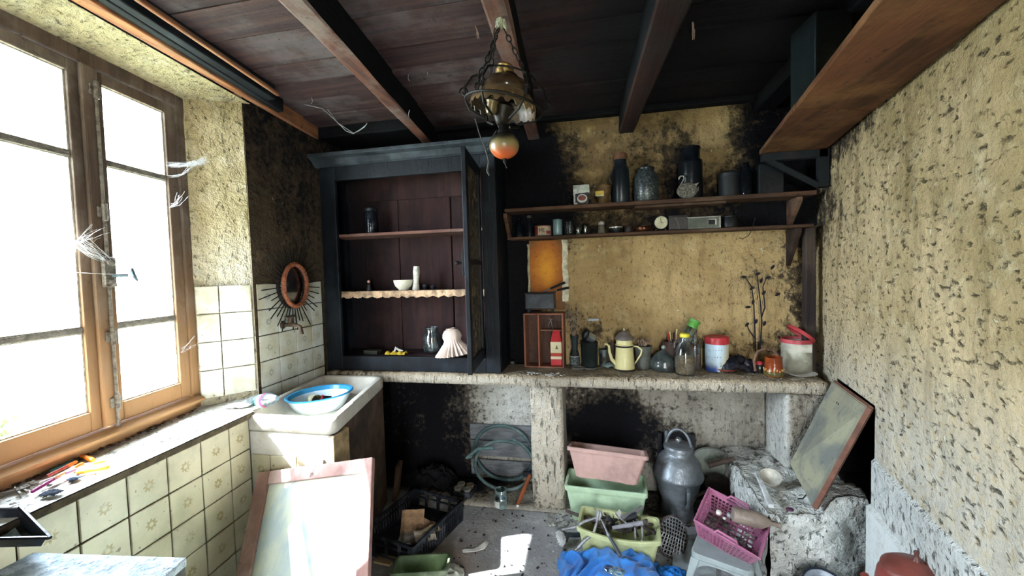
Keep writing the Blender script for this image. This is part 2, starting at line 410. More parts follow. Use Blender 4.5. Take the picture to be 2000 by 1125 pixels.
# lower courses, proud of the wall
def soot_dado(p): return (-.02+.15*gauss(p.y, p.z, 1.6, .62, .25, .07), .7, 0)
def dado(name, y0, y1, z0, z1, th, m, g):
    a = patch(name, (RWX(y0)-th, y0, z0), (RWX(y1)-th, y1, z0), (RWX(y1)-th, y1, z1), (RWX(y0)-th, y0, z1), 110, 30, .012, m, g)
    struct(a)
    b = patch(name+'_ledge', (RWX(y0)-th, y0, z1), (RWX(y1)-th, y1, z1), (RWX(y1)+.02, y1, z1+.03), (RWX(y0)+.02, y0, z1+.03), 110, 4, .006, m, g)
    c = patch(name+'_end', (RWX(y1)-th, y1, z0), (RWX(y1)+.02, y1, z0), (RWX(y1)+.02, y1, z1), (RWX(y1)-th, y1, z1), 4, 30, .004, m, g)
    b.parent = a; c.parent = a; b.name = 'ledge'; c.name = 'return'
dado('wall_right_base', -1.6, 2.0, 0, .66, .012, M_rubble, soot_dado)
dado('wall_right_skirt', -1.6, 2.0, 0, .46, .03, plaster('lime_smooth', 'cfd3d2', 'bcc1c0', 'e6ebea', 'a3a6a2', pock=.3, bstr=.4), lambda p: (0, .8, 0))
# ceiling: a board backing and separate planks
cb = MB(); cb.box(-2.6, 2.2, -1.8, 3.0, 2.575, 2.64)
ceiling = struct(cb.build('ceiling', M_beamsoot))
rnd = random.Random(3)
pm = None; yy = -1.65
widths = [.19, .22, .17, .2, .24, .18]
pl = MB(); pl.box(-2.1, 1.5, -.5, .5, -.012, .012); po = pl.build('plank', M_ceil, ceiling, bevel=0)
k = 0
while yy < YB-.02:
    wd = widths[k % 6]; wd = min(wd, YB-.01-yy)
    o = po if k == 0 else po.copy()
    if k: C.objects.link(o); o.parent = ceiling
    o.location = (rnd.uniform(-.05, .05), yy+wd/2, 2.556+rnd.uniform(-.004, .004)); o.scale = (1, wd-.008, 1)
    o.rotation_euler = (rnd.uniform(-.02, .02), 0, 0)
    yy += wd; k += 1
def beam(name, L0, L1, R_0, R_1, zb0, zb1, ztop=2.56, mb=M_beam, ms=M_beamsoot):
    """left and right bottom edges; the underside is worn wood, the cheeks are black with soot"""
    def ext(a, b, y):
        t_ = (y-a[1])/(b[1]-a[1]); return (a[0]+(b[0]-a[0])*t_, y)
    y0, y1 = -1.65, 2.9
    vs = []
    L = [ext(L0, L1, y) for y in (y0, y1)]; Rr = [ext(R_0, R_1, y) for y in (y0, y1)]
    zs = [zb0+(zb1-zb0)*(y-1.2)/1.4 for y in (y0, y1)]
    b = MB(); n = 40; G = []
    for i in range(n+1):
        u = i/n; y = y0+(y1-y0)*u
        lx = L[0][0]+(L[1][0]-L[0][0])*u; rx = Rr[0][0]+(Rr[1][0]-Rr[0][0])*u; z = zs[0]+(zs[1]-zs[0])*u
        j = lambda s: noise.noise(Vector((y*3, s*7.1, lx*3)))*.006
        G.append([b.b.verts.new(q) for q in ((lx+j(1), y, ztop), (lx+j(2), y, z+j(3)+.006), (lx+.008, y, z+j(4)), (rx-.008, y, z+j(5)), (rx+j(6), y, z+j(7)+.006), (rx+j(8), y, ztop))])
    for A, B in zip(G, G[1:]):
        for q in range(5):
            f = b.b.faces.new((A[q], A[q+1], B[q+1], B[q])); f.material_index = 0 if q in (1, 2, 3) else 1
    for g_ in (G[0], G[-1]): b.b.faces.new(g_)
    o = b.build(name, mb); o.data.materials.append(ms)
    return struct(o)
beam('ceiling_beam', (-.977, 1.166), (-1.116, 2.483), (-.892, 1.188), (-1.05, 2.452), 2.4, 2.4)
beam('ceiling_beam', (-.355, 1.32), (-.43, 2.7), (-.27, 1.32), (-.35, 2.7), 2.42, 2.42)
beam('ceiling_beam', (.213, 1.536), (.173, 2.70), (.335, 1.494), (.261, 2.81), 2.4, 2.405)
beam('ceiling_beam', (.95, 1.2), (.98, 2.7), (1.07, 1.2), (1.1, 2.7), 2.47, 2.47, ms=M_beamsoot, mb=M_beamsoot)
# dark cross-timber where the boards reach the back wall
ct = MB(); ct.box(-1.95, -1.12, YB-.30, YB-.0, 2.47, 2.565); struct(ct.build('ceiling_trimmer', M_beamsoot, bevel=.01))
ct = MB(); ct.box(-1.1, 1.3, YB-.07, YB-.0, 2.52, 2.56); struct(ct.build('ceiling_wall_plate', M_beamsoot, bevel=.01))
# ---- left side
WC = Vector((-1.955, 1.275, 0)); WT = Vector((-.168, .986, 0)).normalized(); WA = math.atan2(WT.y, WT.x)
WM = Matrix.Translation(WC) @ Matrix.Rotation(WA, 4, 'Z')      # local X runs along the window, local Y points outdoors
def W(s, o, z): return WM @ Vector((s, o, z))
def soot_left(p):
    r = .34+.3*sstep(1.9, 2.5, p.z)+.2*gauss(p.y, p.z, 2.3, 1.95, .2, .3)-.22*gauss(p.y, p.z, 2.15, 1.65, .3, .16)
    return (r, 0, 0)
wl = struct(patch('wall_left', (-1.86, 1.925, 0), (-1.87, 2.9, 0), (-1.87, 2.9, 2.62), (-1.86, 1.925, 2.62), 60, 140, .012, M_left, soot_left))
def soot_rev(p): return (.28*gauss(p.z, p.y, 2.42, 1.8, .12, .3)-.15, .35*sstep(1.9, 1.5, p.z), 0)
struct(patch('wall_left_jamb', W(.45, .0, .84), (-1.855, 1.93, .84), (-1.86, 1.93, 2.52), W(.45, 0, 2.46), 16, 110, .012, M_reveal, soot_rev))
struct(patch('wall_left_lintel_soffit', W(-.62, -.005, 2.425), W(.47, -.005, 2.43), (-1.84, 1.96, 2.475), (-1.64, .45, 2.47), 90, 16, .014, M_reveal, lambda p: (.12, .1, 0)))
struct(patch('wall_left_near_jamb', (-1.6, .45, .0), W(-.5, 0, .0), W(-.5, 0, 2.45), (-1.6, .45, 2.5), 12, 60, .01, M_reveal, soot_rev))
struct(patch('wall_left_near', (-1.6, -1.7, 0), (-1.6, .46, 0), (-1.6, .46, 2.62), (-1.6, -1.7, 2.62), 60, 60, .01, M_right, lambda p: (.1, 0, 0)))
# body of the outer wall round the opening
ow = MB()
ow.hexa([W(.47, 0, 0), W(2.2, 0, 0), W(2.2, .28, 0), W(.80, .28, 0), W(.47, .05, 0)], [W(.47, 0, 2.9), W(2.2, 0, 2.9), W(2.2, .28, 2.9), W(.80, .28, 2.9), W(.47, .05, 2.9)])
ow.hexa([W(-3.2, 0, 0), W(-.47, 0, 0), W(-.47, .05, 0), W(-.6, .28, 0), W(-3.2, .28, 0)], [W(-3.2, 0, 2.9), W(-.47, 0, 2.9), W(-.47, .05, 2.9), W(-.6, .28, 2.9), W(-3.2, .28, 2.9)])
ow.box(-.6, .9, .055, .28, 0, .86, WM).box(-.6, .9, .055, .28, 2.44, 2.9, WM)
struct(ow.build('wall_left_outer', mat('a39c88', world=True, rough=.95)))
ev = MB(); ev.box(-2.5, 2.5, .28, .52, 2.5, 2.6, WM); struct(ev.build('added_sun_eave', mat('6a5a4a', world=True)))  # unseen eave added to cut off the sun through the upper panes
# lintel timbers
def yline(a, b, y): t_ = (y-a[1])/(b[1]-a[1]); return a[0]+(b[0]-a[0])*t_
def timber(name, a0, a1, b0, b1, z0, z1, y0, y1, m, **kw):
    b = MB(); b.hexa([(yline(a0, a1, y0), y0, z0), (yline(b0, b1, y0), y0, z0), (yline(b0, b1, y1), y1, z0), (yline(a0, a1, y1), y1, z0)],
                     [(yline(a0, a1, y0), y0, z1), (yline(b0, b1, y0), y0, z1), (yline(b0, b1, y1), y1, z1), (yline(a0, a1, y1), y1, z1)])
    return struct(b.build(name, m, bevel=.006))
A0, A1 = (-1.701, 1.098), (-1.80, 1.935); B0, B1 = (-1.640, 1.116), (-1.757, 1.897)
timber('lintel_beam', A0, A1, B0, B1, 2.462, 2.56, .3, 2.55, M_lint)
timber('lintel_blackened_board', B0, B1, (-1.60, 1.116), (-1.715, 1.897), 2.472, 2.56, .3, 2.1, M_lintdark)
timber('lintel_blackened_face', (-1.60, 1.116), (-1.715, 1.897), (-1.56, 1.116), (-1.66, 1.897), 2.474, 2.56, .3, 1.95, M_lintdark)
timber('hanging_rail', (-1.497, 1.152), (-1.575, 1.70), (-1.478, 1.152), (-1.556, 1.70), 2.455, 2.475, .3, 1.88, M_lint)
# sill, apron
def apx(y): return -1.60-.08*(y-.5)/1.17
ap = MB(); ap.hexa([(-2.2, .2, 0), (apx(.2), .2, 0), (apx(1.67), 1.67, 0), (-2.2, 1.67, 0)], [(-2.2, .2, .835), (apx(.2), .2, .835), (apx(1.67), 1.67, .835), (-2.2, 1.67, .835)])
ap.box(-2.2, -1.862, 1.67, 1.93, 0, .83)
apron = struct(ap.build('wall_left_apron', M_mortar))
M_sill = plaster('sill_dusty', 'dfe0dc', 'cccdc8', 'f0f1ef', 'aaa598', pock=.6, chip=.8)
sl = struct(patch('window_sill', (apx(.2)+.012, .2, .862), (apx(1.70)+.012, 1.70, .862), (-2.06, 1.76, .864), W(-1.0, .02, .864), 90, 30, .006, M_sill, lambda p: (.25*gauss(p.x, p.y, -1.9, 1.0, .08, .3), .3, 0)))
se = MB(); se.hexa([(-2.15, .2, .835), (apx(.2)+.014, .2, .835), (apx(1.70)+.014, 1.70, .835), (-2.15, 1.70, .835)], [(-2.15, .2, .858), (apx(.2)+.014, .2, .858), (apx(1.70)+.014, 1.70, .858), (-2.15, 1.70, .858)])
s2 = struct(patch('sill_shelf', (-1.70, 1.68, .861), (-1.68, 1.80, .861), (-1.87, 1.94, .861), (-2.06, 1.74, .861), 20, 20, .005, M_sill, lambda p: (0, .4, 0)))
o = se.build('window_sill_edge', M_mortar); struct(o)
TS = .147
tm = {}
def tile(parent, cx, cy, cz, ang, m, w_=TS-.005, h_=TS-.005, th=.008):
    key = (m.name, round(w_, 4), round(h_, 4))
    if key not in tm:
        b = MB(); b.box(-w_/2, w_/2, -th, 0, -h_/2, h_/2); o_ = b.build('tile', m, parent)
        bm_ = bmesh.new(); bm_.from_mesh(o_.data); bmesh.ops.bevel(bm_, geom=[e for e in bm_.edges], offset=.0018, segments=1, affect='EDGES'); bm_.to_mesh(o_.data); bm_.free()
        tm[key] = o_.data
    else:
        o_ = bpy.data.objects.new('tile', tm[key]); C.objects.link(o_); o_.parent = parent
    o_.location = (cx, cy, cz); j = random.uniform(-.006, .006)
    o_.rotation_euler = (random.uniform(-.008, .008), j, ang); return o_
# apron tiles (local -Y faces the room)
def tile_run(parent, p0, p1, zt, rows, m, ncols=None, first=None, z_cut=None, skip=()):
    p0 = Vector(p0); p1 = Vector(p1); d = (p1-p0); L = d.length; d.normalize(); ang = math.atan2(d.y, d.x)
    x = 0; i = 0
    while x < L-.02:
        wd = min(TS, L-x) if not (first and i == 0) else first
        for r in range(rows):
            if (i, r) in skip: continue
            h = TS; z = zt-TS*(r+.5)
            if z-TS/2 < -.001: continue
            c = p0+d*(x+wd/2)
            tile(parent, c.x, c.y, z, ang, m, wd-.005)
        x += wd; i += 1
# room is on the +X side of the apron, so run it from far to near: local -Y then faces ... (x1-x0 direction (0,-1)) => -Y is -X; reversed run is used
tile_run(apron, (apx(.23)+.001, .23), (apx(1.668)+.001, 1.668), .835, 5, M_tile)
tile_run(wl, (-1.855, 1.945, 0), (-1.862, 2.50, 0), 1.487, 5, M_tileb)
jd = (Vector((-1.855, 1.93, 0))-W(.45, 0, 0)); jd.z = 0
j0 = W(.45, 0, 0)+jd*.06; jt = [o for o in bpy.data.objects if o.name == 'wall_left_jamb'][0]
n_ = Vector((jd.y, -jd.x, 0)).normalized()*.012
tile_run(jt, (j0+n_).to_tuple()[:2]+(0,), (Vector((-1.857, 1.925, 0))+n_).to_tuple()[:2]+(0,), 1.487, 4, M_tilew, first=.10)
# rear wall behind the viewer, never in view; doorway added and sized for frontal fill light
rw_ = MB(); rw_.box(-1.7, .12, -1.75, -1.65, 0, 2.62).box(.62, 1.4, -1.75, -1.65, 0, 2.62).box(.12, .62, -1.75, -1.65, 2.0, 2.62)
struct(rw_.build('wall_rear', M_right))
portal(W(0, .1, 1.68), (math.radians(90), 0, WA+PI), .95, 1.6)
portal((.37, -1.7, 1.0), (math.radians(90), 0, 0), .50, 2.0)
ol = MB(); ol.box(-14, -2.45, -10, 14, -.4, -.3).box(-2.4, 3, -12, -1.75, -.2, -.05)
struct(ol.build('ground_outside', mat('a8b09a', world=True, rough=1, scale=3)))
# ---------------------------------------------------------------- window
M_pane = glassmat('f4faff', .03, 'c8ccd0', .03, .03)
M_putty = mat('8b867c', rough=.8, scale=40, bump=.4)
M_iron = mat('8a8378', rough=.6, metal=.3, dirt=.5, dirtcol='4a3a2e', scale=60, bump=.5)
win = bpy.data.objects.new('window_1', None); C.objects.link(win); win.matrix_world = WM; win['kind'] = 'structure'
fr = MB()
fr.box(.415, .475, -.012, .055, .862, 2.44).box(-.475, -.415, -.012, .055, .862, 2.44).box(-.415, .415, -.012, .055, 2.375, 2.44).box(-.415, .415, -.03, .055, .862, .932)
fr.build('frame', M_wwin, win, bevel=.006)
dr = MB(); dr.prism([(-.43, -.03, .932), (-.43, -.062, .918), (-.43, -.062, .905), (-.43, -.03, .900)], (.86, 0, 0)); dr.build('weather_bar', M_wwin, win)
def leaf(s):
    a, b, inn = (.066, .355, .41) if s > 0 else (-.355, -.064, -.41)
    q = MB()
    if s > 0: q.box(.004, a, -.006, .035, .936, 2.372).box(b, .412, -.006, .035, .936, 2.372).box(a, b, -.006, .035, .936, 1.014).box(a, b, -.006, .035, 2.325, 2.372)
    else: q.box(b, -.002, -.006, .035, .936, 2.372).box(-.412, a, -.006, .035, .936, 2.372).box(a, b, -.006, .035, .936, 1.014).box(a, b, -.006, .035, 2.325, 2.372)
    c = q.build('casement', M_wwin, win, bevel=.005)
    for z in (1.335, 2.01):
        g = MB(); g.box(a, b, .0, .03, z-.011, z+.011); g.build('glazing_bar', M_putty, c, bevel=.004)
    for z0, z1 in ((1.012, 1.326), (1.344, 2.001), (2.019, 2.327)):
        g = MB(); g.box(a-.004, b+.004, .016, .019, z0, z1); g.build('pane', M_pane, c)
        g = MB()
        for (x0, x1, y0, y1) in ((a, a+.006, z0, z1), (b-.006, b, z0, z1), (a, b, z0, z0+.007), (a, b, z1-.006, z1)): g.box(x0, x1, .006, .016, y0, y1)
        g.build('putty', mat('cfc9ba', rough=.8, scale=50, bump=.5), c)
leaf(1); leaf(-1)
cv = MB(); cv.box(-.03, .034, -.026, -.006, .94, 2.372); cv.build('cover_strip', M_wwin, win, bevel=.008)
es = MB(); es.tube([(.012, -.034, .93), (.012, -.034, 2.30)], .006, 8)
es.build('espagnolette_rod', M_iron, win, smooth=True)
for z in (1.03, 1.30, 1.80, 2.28):
    g = MB(); g.tube([(.012, -.036, z-.035), (.012, -.036, z+.035)], [.010, .010], 8).box(-.010, .034, -.034, -.026, z-.02, z+.02); g.build('rod_guide', M_iron, win, bevel=.003)
g = MB(); g.box(-.010, .036, -.046, -.026, 1.50, 1.62).ball((.014, -.048, 1.60), .017, 2, (1, .6, 1)).ball((.014, -.048, 1.52), .015, 2, (1, .6, 1)); g.build('lock_case', M_iron, win, bevel=.004)
g = MB(); g.tube([(.016, -.046, 1.545), (.045, -.085, 1.545)], .007, 8).lathe([(0, -.006), (.016, -.006), (.021, 0), (.018, .006), (0, .008)], 20, T(.055, -.10, 1.548) @ RZ(35) @ RX(75) @ Matrix.Diagonal((1, 1.45, 1, 1)))
g.build('oval_handle', mat('6d7f88', rough=.35, metal=.7, dirt=.2), win, smooth=True)
# ---------------------------------------------------------------- masonry worktop
YF = 2.50
mw = thing('masonry_worktop', 'long rough-cast masonry worktop on plastered piers along the back wall', 'counter', (0, 0, 0))
def rough(name, x0, x1, y0, y1, z0, z1, m, parent, soot=None, amp=.006, cell=.03, label=None, kind=None):
    """a box of rough render, its faces and arrises uneven"""
    b = bmesh.new()
    nx, ny, nz = [max(1, int(round(d/cell))) for d in (x1-x0, y1-y0, z1-z0)]
    bmesh.ops.create_cube(b, size=1)
    def cut(axis, n):
        for i in range(1, n):
            co_ = Vector((0, 0, 0)); no = Vector((0, 0, 0)); co_[axis] = -.5+i/n; no[axis] = 1
            bmesh.ops.bisect_plane(b, geom=b.verts[:]+b.edges[:]+b.faces[:], plane_co=co_, plane_no=no)
    cut(0, nx); cut(1, ny); cut(2, nz)
    lay = []
    for v in b.verts:
        p = Vector(((x0+x1)/2+v.co.x*(x1-x0), (y0+y1)/2+v.co.y*(y1-y0), (z0+z1)/2+v.co.z*(z1-z0)))
        d = Vector((v.co.x, v.co.y, v.co.z)); mx = max(abs(d.x), abs(d.y), abs(d.z)); nrm = Vector([c if abs(c) > mx-.001 else 0 for c in d])
        if nrm.length: nrm.normalize()
        edge = sum(1 for c in d if abs(c) > .499)
        h = noise.noise(p*7)*.7+noise.noise(p*19)*.5
        q = p+nrm*(h*amp-(amp*.9*(edge-1) if edge > 1 else 0))
        if z0 <= 0.001 and abs(v.co.z+.5) < .001: q.z = z0
        lay.append((soot(p) if soot else (0, 0, 0))); v.co = q
    me = bpy.data.meshes.new(name); b.to_mesh(me); b.free()
    at = me.color_attributes.new('soot', 'FLOAT_COLOR', 'POINT'); at.data.foreach_set('color', [x for c in lay for x in (c[0], c[1], c[2], 1)])
    for p in me.polygons: p.use_smooth = True
    me.materials.append(m); o = bpy.data.objects.new(name, me); C.objects.link(o); o.parent = parent
    if label: o['label'] = label
    return o
rough('slab', -1.855, 1.24, YF, 2.826, .792, .863, M_mason, mw, lambda p: (.35*sstep(-1.0, -1.5, p.x)+(.12 if p.z > .855 and p.y > YF+.02 else 0), .3 if p.z < .85 else 0, 0), .006, .028)
rough('pier', -.420, -.215, YF+.006, 2.80, 0, .79, M_mason, mw, lambda p: (.1+.2*sstep(.15, 0, p.z), .4, 0), .005, .03)
rough('pier', 1.025, 1.24, YF+.006, 2.80, .3, .79, M_under, mw, lambda p: (.25-.3*(1 if p.x < 1.03 else 0), .55 if p.x < 1.04 else .1, 0), .006, .03)  # front darkened in colour for the shade behind the leaning board, left face pale
rough('raised_hearthstone', -1.3, .77, YF-.02, 2.82, 0.002, .018, M_under, mw, lambda p: dark_floor(p)[:1]+(.1, 0), .004, .05)
# slotted boards closing the back of the left recess
for i, z in enumerate((.10, .24, .36)):
    b = MB(); b.box(-.92, -.43, 2.815, 2.835, z-.06+.004, z+.06-.004); b.build('back_board', mat('6f7275', rough=.9, scale=10, stretch=(1, 6, 8)), mw, bevel=.004)
# ---------------------------------------------------------------- hearth block of lime rubble
def rubble():
    nx, ny = 60, 50; x0, x1, y0, y1 = .775, 1.20, 2.075, 2.82
    b = bmesh.new(); g = []; sv = []
    for j in range(ny+1):
        row = []
        for i in range(nx+1):
            x = x0+(RWX(y0+(y1-y0)*j/ny)-.03+.03-x0)*i/nx; y = y0+(y1-y0)*j/ny
            h = .345+.09*sstep(.98, 1.06, x)*sstep(2.35, 2.15, y)+.03*sstep(.8, 1.2, x)
            p = Vector((x, y, h)); h += noise.noise(p*9)*.016+noise.noise(p*24)*.01+abs(noise.noise(p*45))*.006
            row.append(b.verts.new((x+noise.noise(p*13)*.005, y+noise.noise(p*14+Vector((5, 0, 0)))*.006, h)))
        g.append(row)
    for j in range(ny):
        for i in range(nx): b.faces.new((g[j][i], g[j][i+1], g[j+1][i+1], g[j+1][i]))
    def skirt(edge, nrm, n=26):
        prev = edge
        for k in range(1, n+1):
            cur = []
            for v0 in edge:
                z = v0.co.z*(1-k/n); p = Vector((v0.co.x, v0.co.y, z))
                d = noise.noise(p*8)*.016+noise.noise(p*21)*.01
                cur.append(b.verts.new(p+nrm*(d+.01)))
            for a in range(len(edge)-1): b.faces.new((prev[a], prev[a+1], cur[a+1], cur[a]))
            prev = cur
    skirt(g[0], Vector((0, -1, 0))); skirt([r[0] for r in g][::-1], Vector((-1, 0, 0)))
    me = bpy.data.meshes.new('hearth_block'); b.to_mesh(me); b.free()
    at = me.color_attributes.new('soot', 'FLOAT_COLOR', 'POINT')
    cols = []
    for v in me.vertices:
        p = v.co; s = -.05+(.35 if p.y > 2.35 and p.z > .3 else 0)*sstep(2.35, 2.6, p.y)  # top of the block darker towards the back
        br = .3*gauss(p.x, p.z, .80, .2, .05, .16) if p.y < 2.1 else 0
        cols += [s+br, .7, 0, 1]
    at.data.foreach_set('color', cols)
    for p in me.polygons: p.use_smooth = True
    me.materials.append(M_rubble); o = bpy.data.objects.new('hearth_block', me); C.objects.link(o)
    return tag(o, 'low whitish block of crumbling lime rubble below the leaning board', 'hearth')
rubble()
# low masonry step where the red pot stands
rough('hearth_step', .78, 1.04, 1.15, 1.95, 0, .10, M_rubble, None, lambda p: (.1, .5, 0), .008, .04)
hs = bpy.data.objects['hearth_step']; tag(hs, 'low whitish masonry step at the foot of the plastered right wall', 'step')
# ---------------------------------------------------------------- cupboard
cb_ = thing('wall_cupboard', 'tall open cupboard of dark blue-grey painted wood standing on the worktop', 'cupboard', (0, 0, 0))
CY0, CY1 = 2.52, 2.83; CX0, CX1 = -1.845, -.605; CZ0, CZ1 = .868, 2.30
q = MB(); q.box(CX0, CX0+.115, CY0, CY0+.028, CZ0, CZ1-.04); q.build('left_stile', M_cup, cb_, bevel=.004)
q = MB(); q.box(CX1-.095, CX1, CY0, CY0+.028, CZ0, CZ1-.04); q.build('right_stile', M_cup, cb_, bevel=.004)
for x0 in (CX1-.022, CX0):
    q = MB(); q.box(x0, x0+.022, CY0+.028, CY1, CZ0, CZ1-.04); q.build('side_panel', M_cup, cb_)
q = MB(); q.box(CX0+.115, CX1-.095, CY0, CY0+.026, CZ0, .965); q.build('bottom_rail', M_cup, cb_, bevel=.004, label='greyish lilac bottom rail')
q = MB(); q.prism([(CX0-.03, 2.44, 2.335), (CX0-.03, 2.44, 2.312), (CX0-.03, 2.475, 2.30), (CX0-.03, 2.50, 2.27), (CX0-.03, 2.515, 2.26), (CX0-.03, CY1, 2.26), (CX0-.03, CY1, 2.335)], (CX1-CX0+.05, 0, 0))
q.build('cornice', oldwood('cornice_grey', '363d44', '22272d', '545c64', (14, 14, 2), None, .5, rough=.5), cb_, bevel=.003)
q = MB(); q.box(CX0+.115, CX1-.095, CY0+.001, CY0+.027, 2.165, 2.262); q.build('top_rail', M_cup, cb_, bevel=.003)
for x0, x1 in ((CX0+.02, -1.42), (-1.415, -1.015), (-1.005, CX1-.02)):
    q = MB(); q.box(x0, x1, CY1-.02, CY1-.004, CZ0, 2.26); q.build('back_board', M_cupin, cb_, bevel=.003)
q = MB(); q.box(CX0+.02, CX1-.02, CY0+.03, CY1-.02, 2.25, 2.262); q.build('top_board', M_cupin, cb_)
q = MB(); q.box(CX0+.02, CX1-.02, CY1-.035, CY1-.02, 2.06, 2.25); q.build('upper_back_rail', M_cupin, cb_, bevel=.004)
q = MB(); q.box(CX0+.02, CX1-.02, CY0+.027, CY1-.02, .945, .963); q.build('floor_board', M_cupin, cb_)
M_cshelf = oldwood('cupboard_shelf_wood', '64463d', '46322f', '7a6862', (2, 22, 22), None, .4)
q = MB(); q.box(CX0+.02, CX1-.02, CY0+.035, CY1-.02, 1.785, 1.805); q.build('shelf', M_cshelf, cb_, bevel=.003)
sh2 = MB(); sh2.box(CX0+.02, CX1-.02, CY0+.035, CY1-.02, 1.382, 1.402); sh2 = sh2.build('shelf', M_cshelf, cb_, bevel=.003)
# scalloped paper edging on the middle shelf
def edging(zt, drop, mt_, parent, nm):
    b = MB(); n = 140; top = []; mid = []; bot = []
    for i in range(n+1):
        x = CX0+.06+(CX1-.04-CX0-.06)*i/n; wv = math.sin(i*.9)*.004+random.uniform(-.002, .002)
        top.append(b.b.verts.new((x, CY0+.06, zt+.001+random.uniform(0, .003)))); mid.append(b.b.verts.new((x, CY0+.026+wv*.4, zt+random.uniform(0, .003))))
        bot.append(b.b.verts.new((x, CY0+.018+wv, zt-drop*(.75+.25*abs(math.sin(i*.35)))-random.uniform(0, .005))))
    for i in range(n):
        b.b.faces.new((top[i], top[i+1], mid[i+1], mid[i])); b.b.faces.new((mid[i], mid[i+1], bot[i+1], bot[i]))
    return b.build(nm, mt_, parent, smooth=True, solid=.0015)
edging(1.405, .042, mat('b89a7c', rough=.9, var=.5, scale=25, bump=.5), sh2, 'paper_edging')
# glazed door standing open towards the viewer, hinged on the right stile
dv = Vector((-.665, 2.07, 0))-Vector((-.715, 2.515, 0)); DW = dv.length; DA = math.atan2(dv.y, dv.x)
door = bpy.data.objects.new('door', None); C.objects.link(door); door.parent = cb_; door.location = (-.715, 2.512, 0); door.rotation_euler = (0, 0, DA)
q = MB(); z0, z1 = .972, 2.175
q.box(0, .05, -.012, .012, z0, z1).box(DW-.05, DW, -.012, .012, z0, z1).box(.05, DW-.05, -.012, .012, z0, z0+.07).box(.05, DW-.05, -.012, .012, z1-.06, z1).box(.05, DW-.05, -.01, .01, 1.56, 1.59)
q.build('door_frame', M_cup, door, bevel=.003)
for a, b in ((z0+.068, 1.562), (1.588, z1-.058)):
    q = MB(); q.box(.048, DW-.048, -.0015, .0015, a, b); q.build('pane', glassmat('a9a59a', .45, '6c6150', .1, .15), door)
q = MB(); q.box(.053, .062, -.014, -.004, z0+.07, z1-.06).box(DW-.06, DW-.05, -.014, -.004, z0+.07, z1-.06); q.build('glazing_bead', mat('7c654c'), door)
q = MB(); q.box(DW-.042, DW-.008, -.026, -.012, 1.50, 1.64).tube([(DW-.025, -.026, 1.57), (DW-.025, -.05, 1.57)], .007, 8).ball((DW-.025, -.055, 1.57), .012); q.build('rim_lock', mat('16181c', rough=.5, metal=.6), door, bevel=.002)
for z in (1.1, 2.05):
    q = MB(); q.tube([(-.004, 0, z-.03), (-.004, 0, z+.03)], .007, 8); q.build('hinge', mat('16181c', rough=.5, metal=.6), door)
# ---------------------------------------------------------------- wall shelves
ws = thing('wall_shelf', 'double brown wooden shelf fixed across the sooty back wall', 'shelf', (0, 0, 0))
b = MB(); b.box(-.585, 1.25, 2.67, 2.84, 1.908, 1.932, jit=.002); b.build('upper_board', M_shelfwood, ws, bevel=.004)
b = MB(); b.box(-.575, 1.245, 2.69, 2.84, 1.727, 1.745, jit=.002); b.build('lower_board', M_shelfwood, ws, bevel=.004)
b = MB(); b.box(.25, .78, 2.70, 2.83, 1.893, 1.9075); b.build('cleat', M_shelfwood, ws, bevel=.003)
for x in (-.60, 1.16):
    b = MB(); b.prism([(x, 2.84, 1.905), (x, 2.69, 1.905), (x, 2.69, 1.88), (x, 2.77, 1.80), (x, 2.82, 1.746), (x, 2.84, 1.746)], (.028, 0, 0)); b.build('bracket', M_shelfwood, ws, bevel=.004)
b = MB(); b.prism([(1.16, 2.845, 1.726), (1.16, 2.70, 1.726), (1.16, 2.70, 1.70), (1.16, 2.80, 1.56), (1.16, 2.845, 1.50)], (.028, 0, 0)); b.build('bracket', oldwood('bracket_wood', '35261f', '1c1614', '4c3c30', (20, 20, 2)), ws, bevel=.004)
pt = MB(); pt.box(1.205, 1.262, 2.70, 2.75, .866, 1.725, jit=.004); o = pt.build('corner_post', oldwood('post_wood', '3a2c26', '1e1a1a', '4c4238', (20, 20, 1.5)), bevel=.005)
tag(o, 'narrow dark wooden post in the corner right of the shelves', 'post')
# rack plank along the right wall
rk = thing('wall_rack', 'broad brown plank rack running along the top of the right wall', 'rack', (0, 0, 0))
def rkq(ya, yb, e=0):
    return [(.928-(2.6-ya)*.172, ya, 0), (RWX(ya)-.012, ya, 0), (RWX(yb)-.012, yb, 0), (.928-(2.6-yb)*.172, yb, 0)]
def rkplank(ya, yb, z, th=.022, cut=None):
    q_ = rkq(ya, yb); b = MB(); b.hexa([(x, y, z) for x, y, _ in q_], [(x, y, z+th) for x, y, _ in q_]); return b
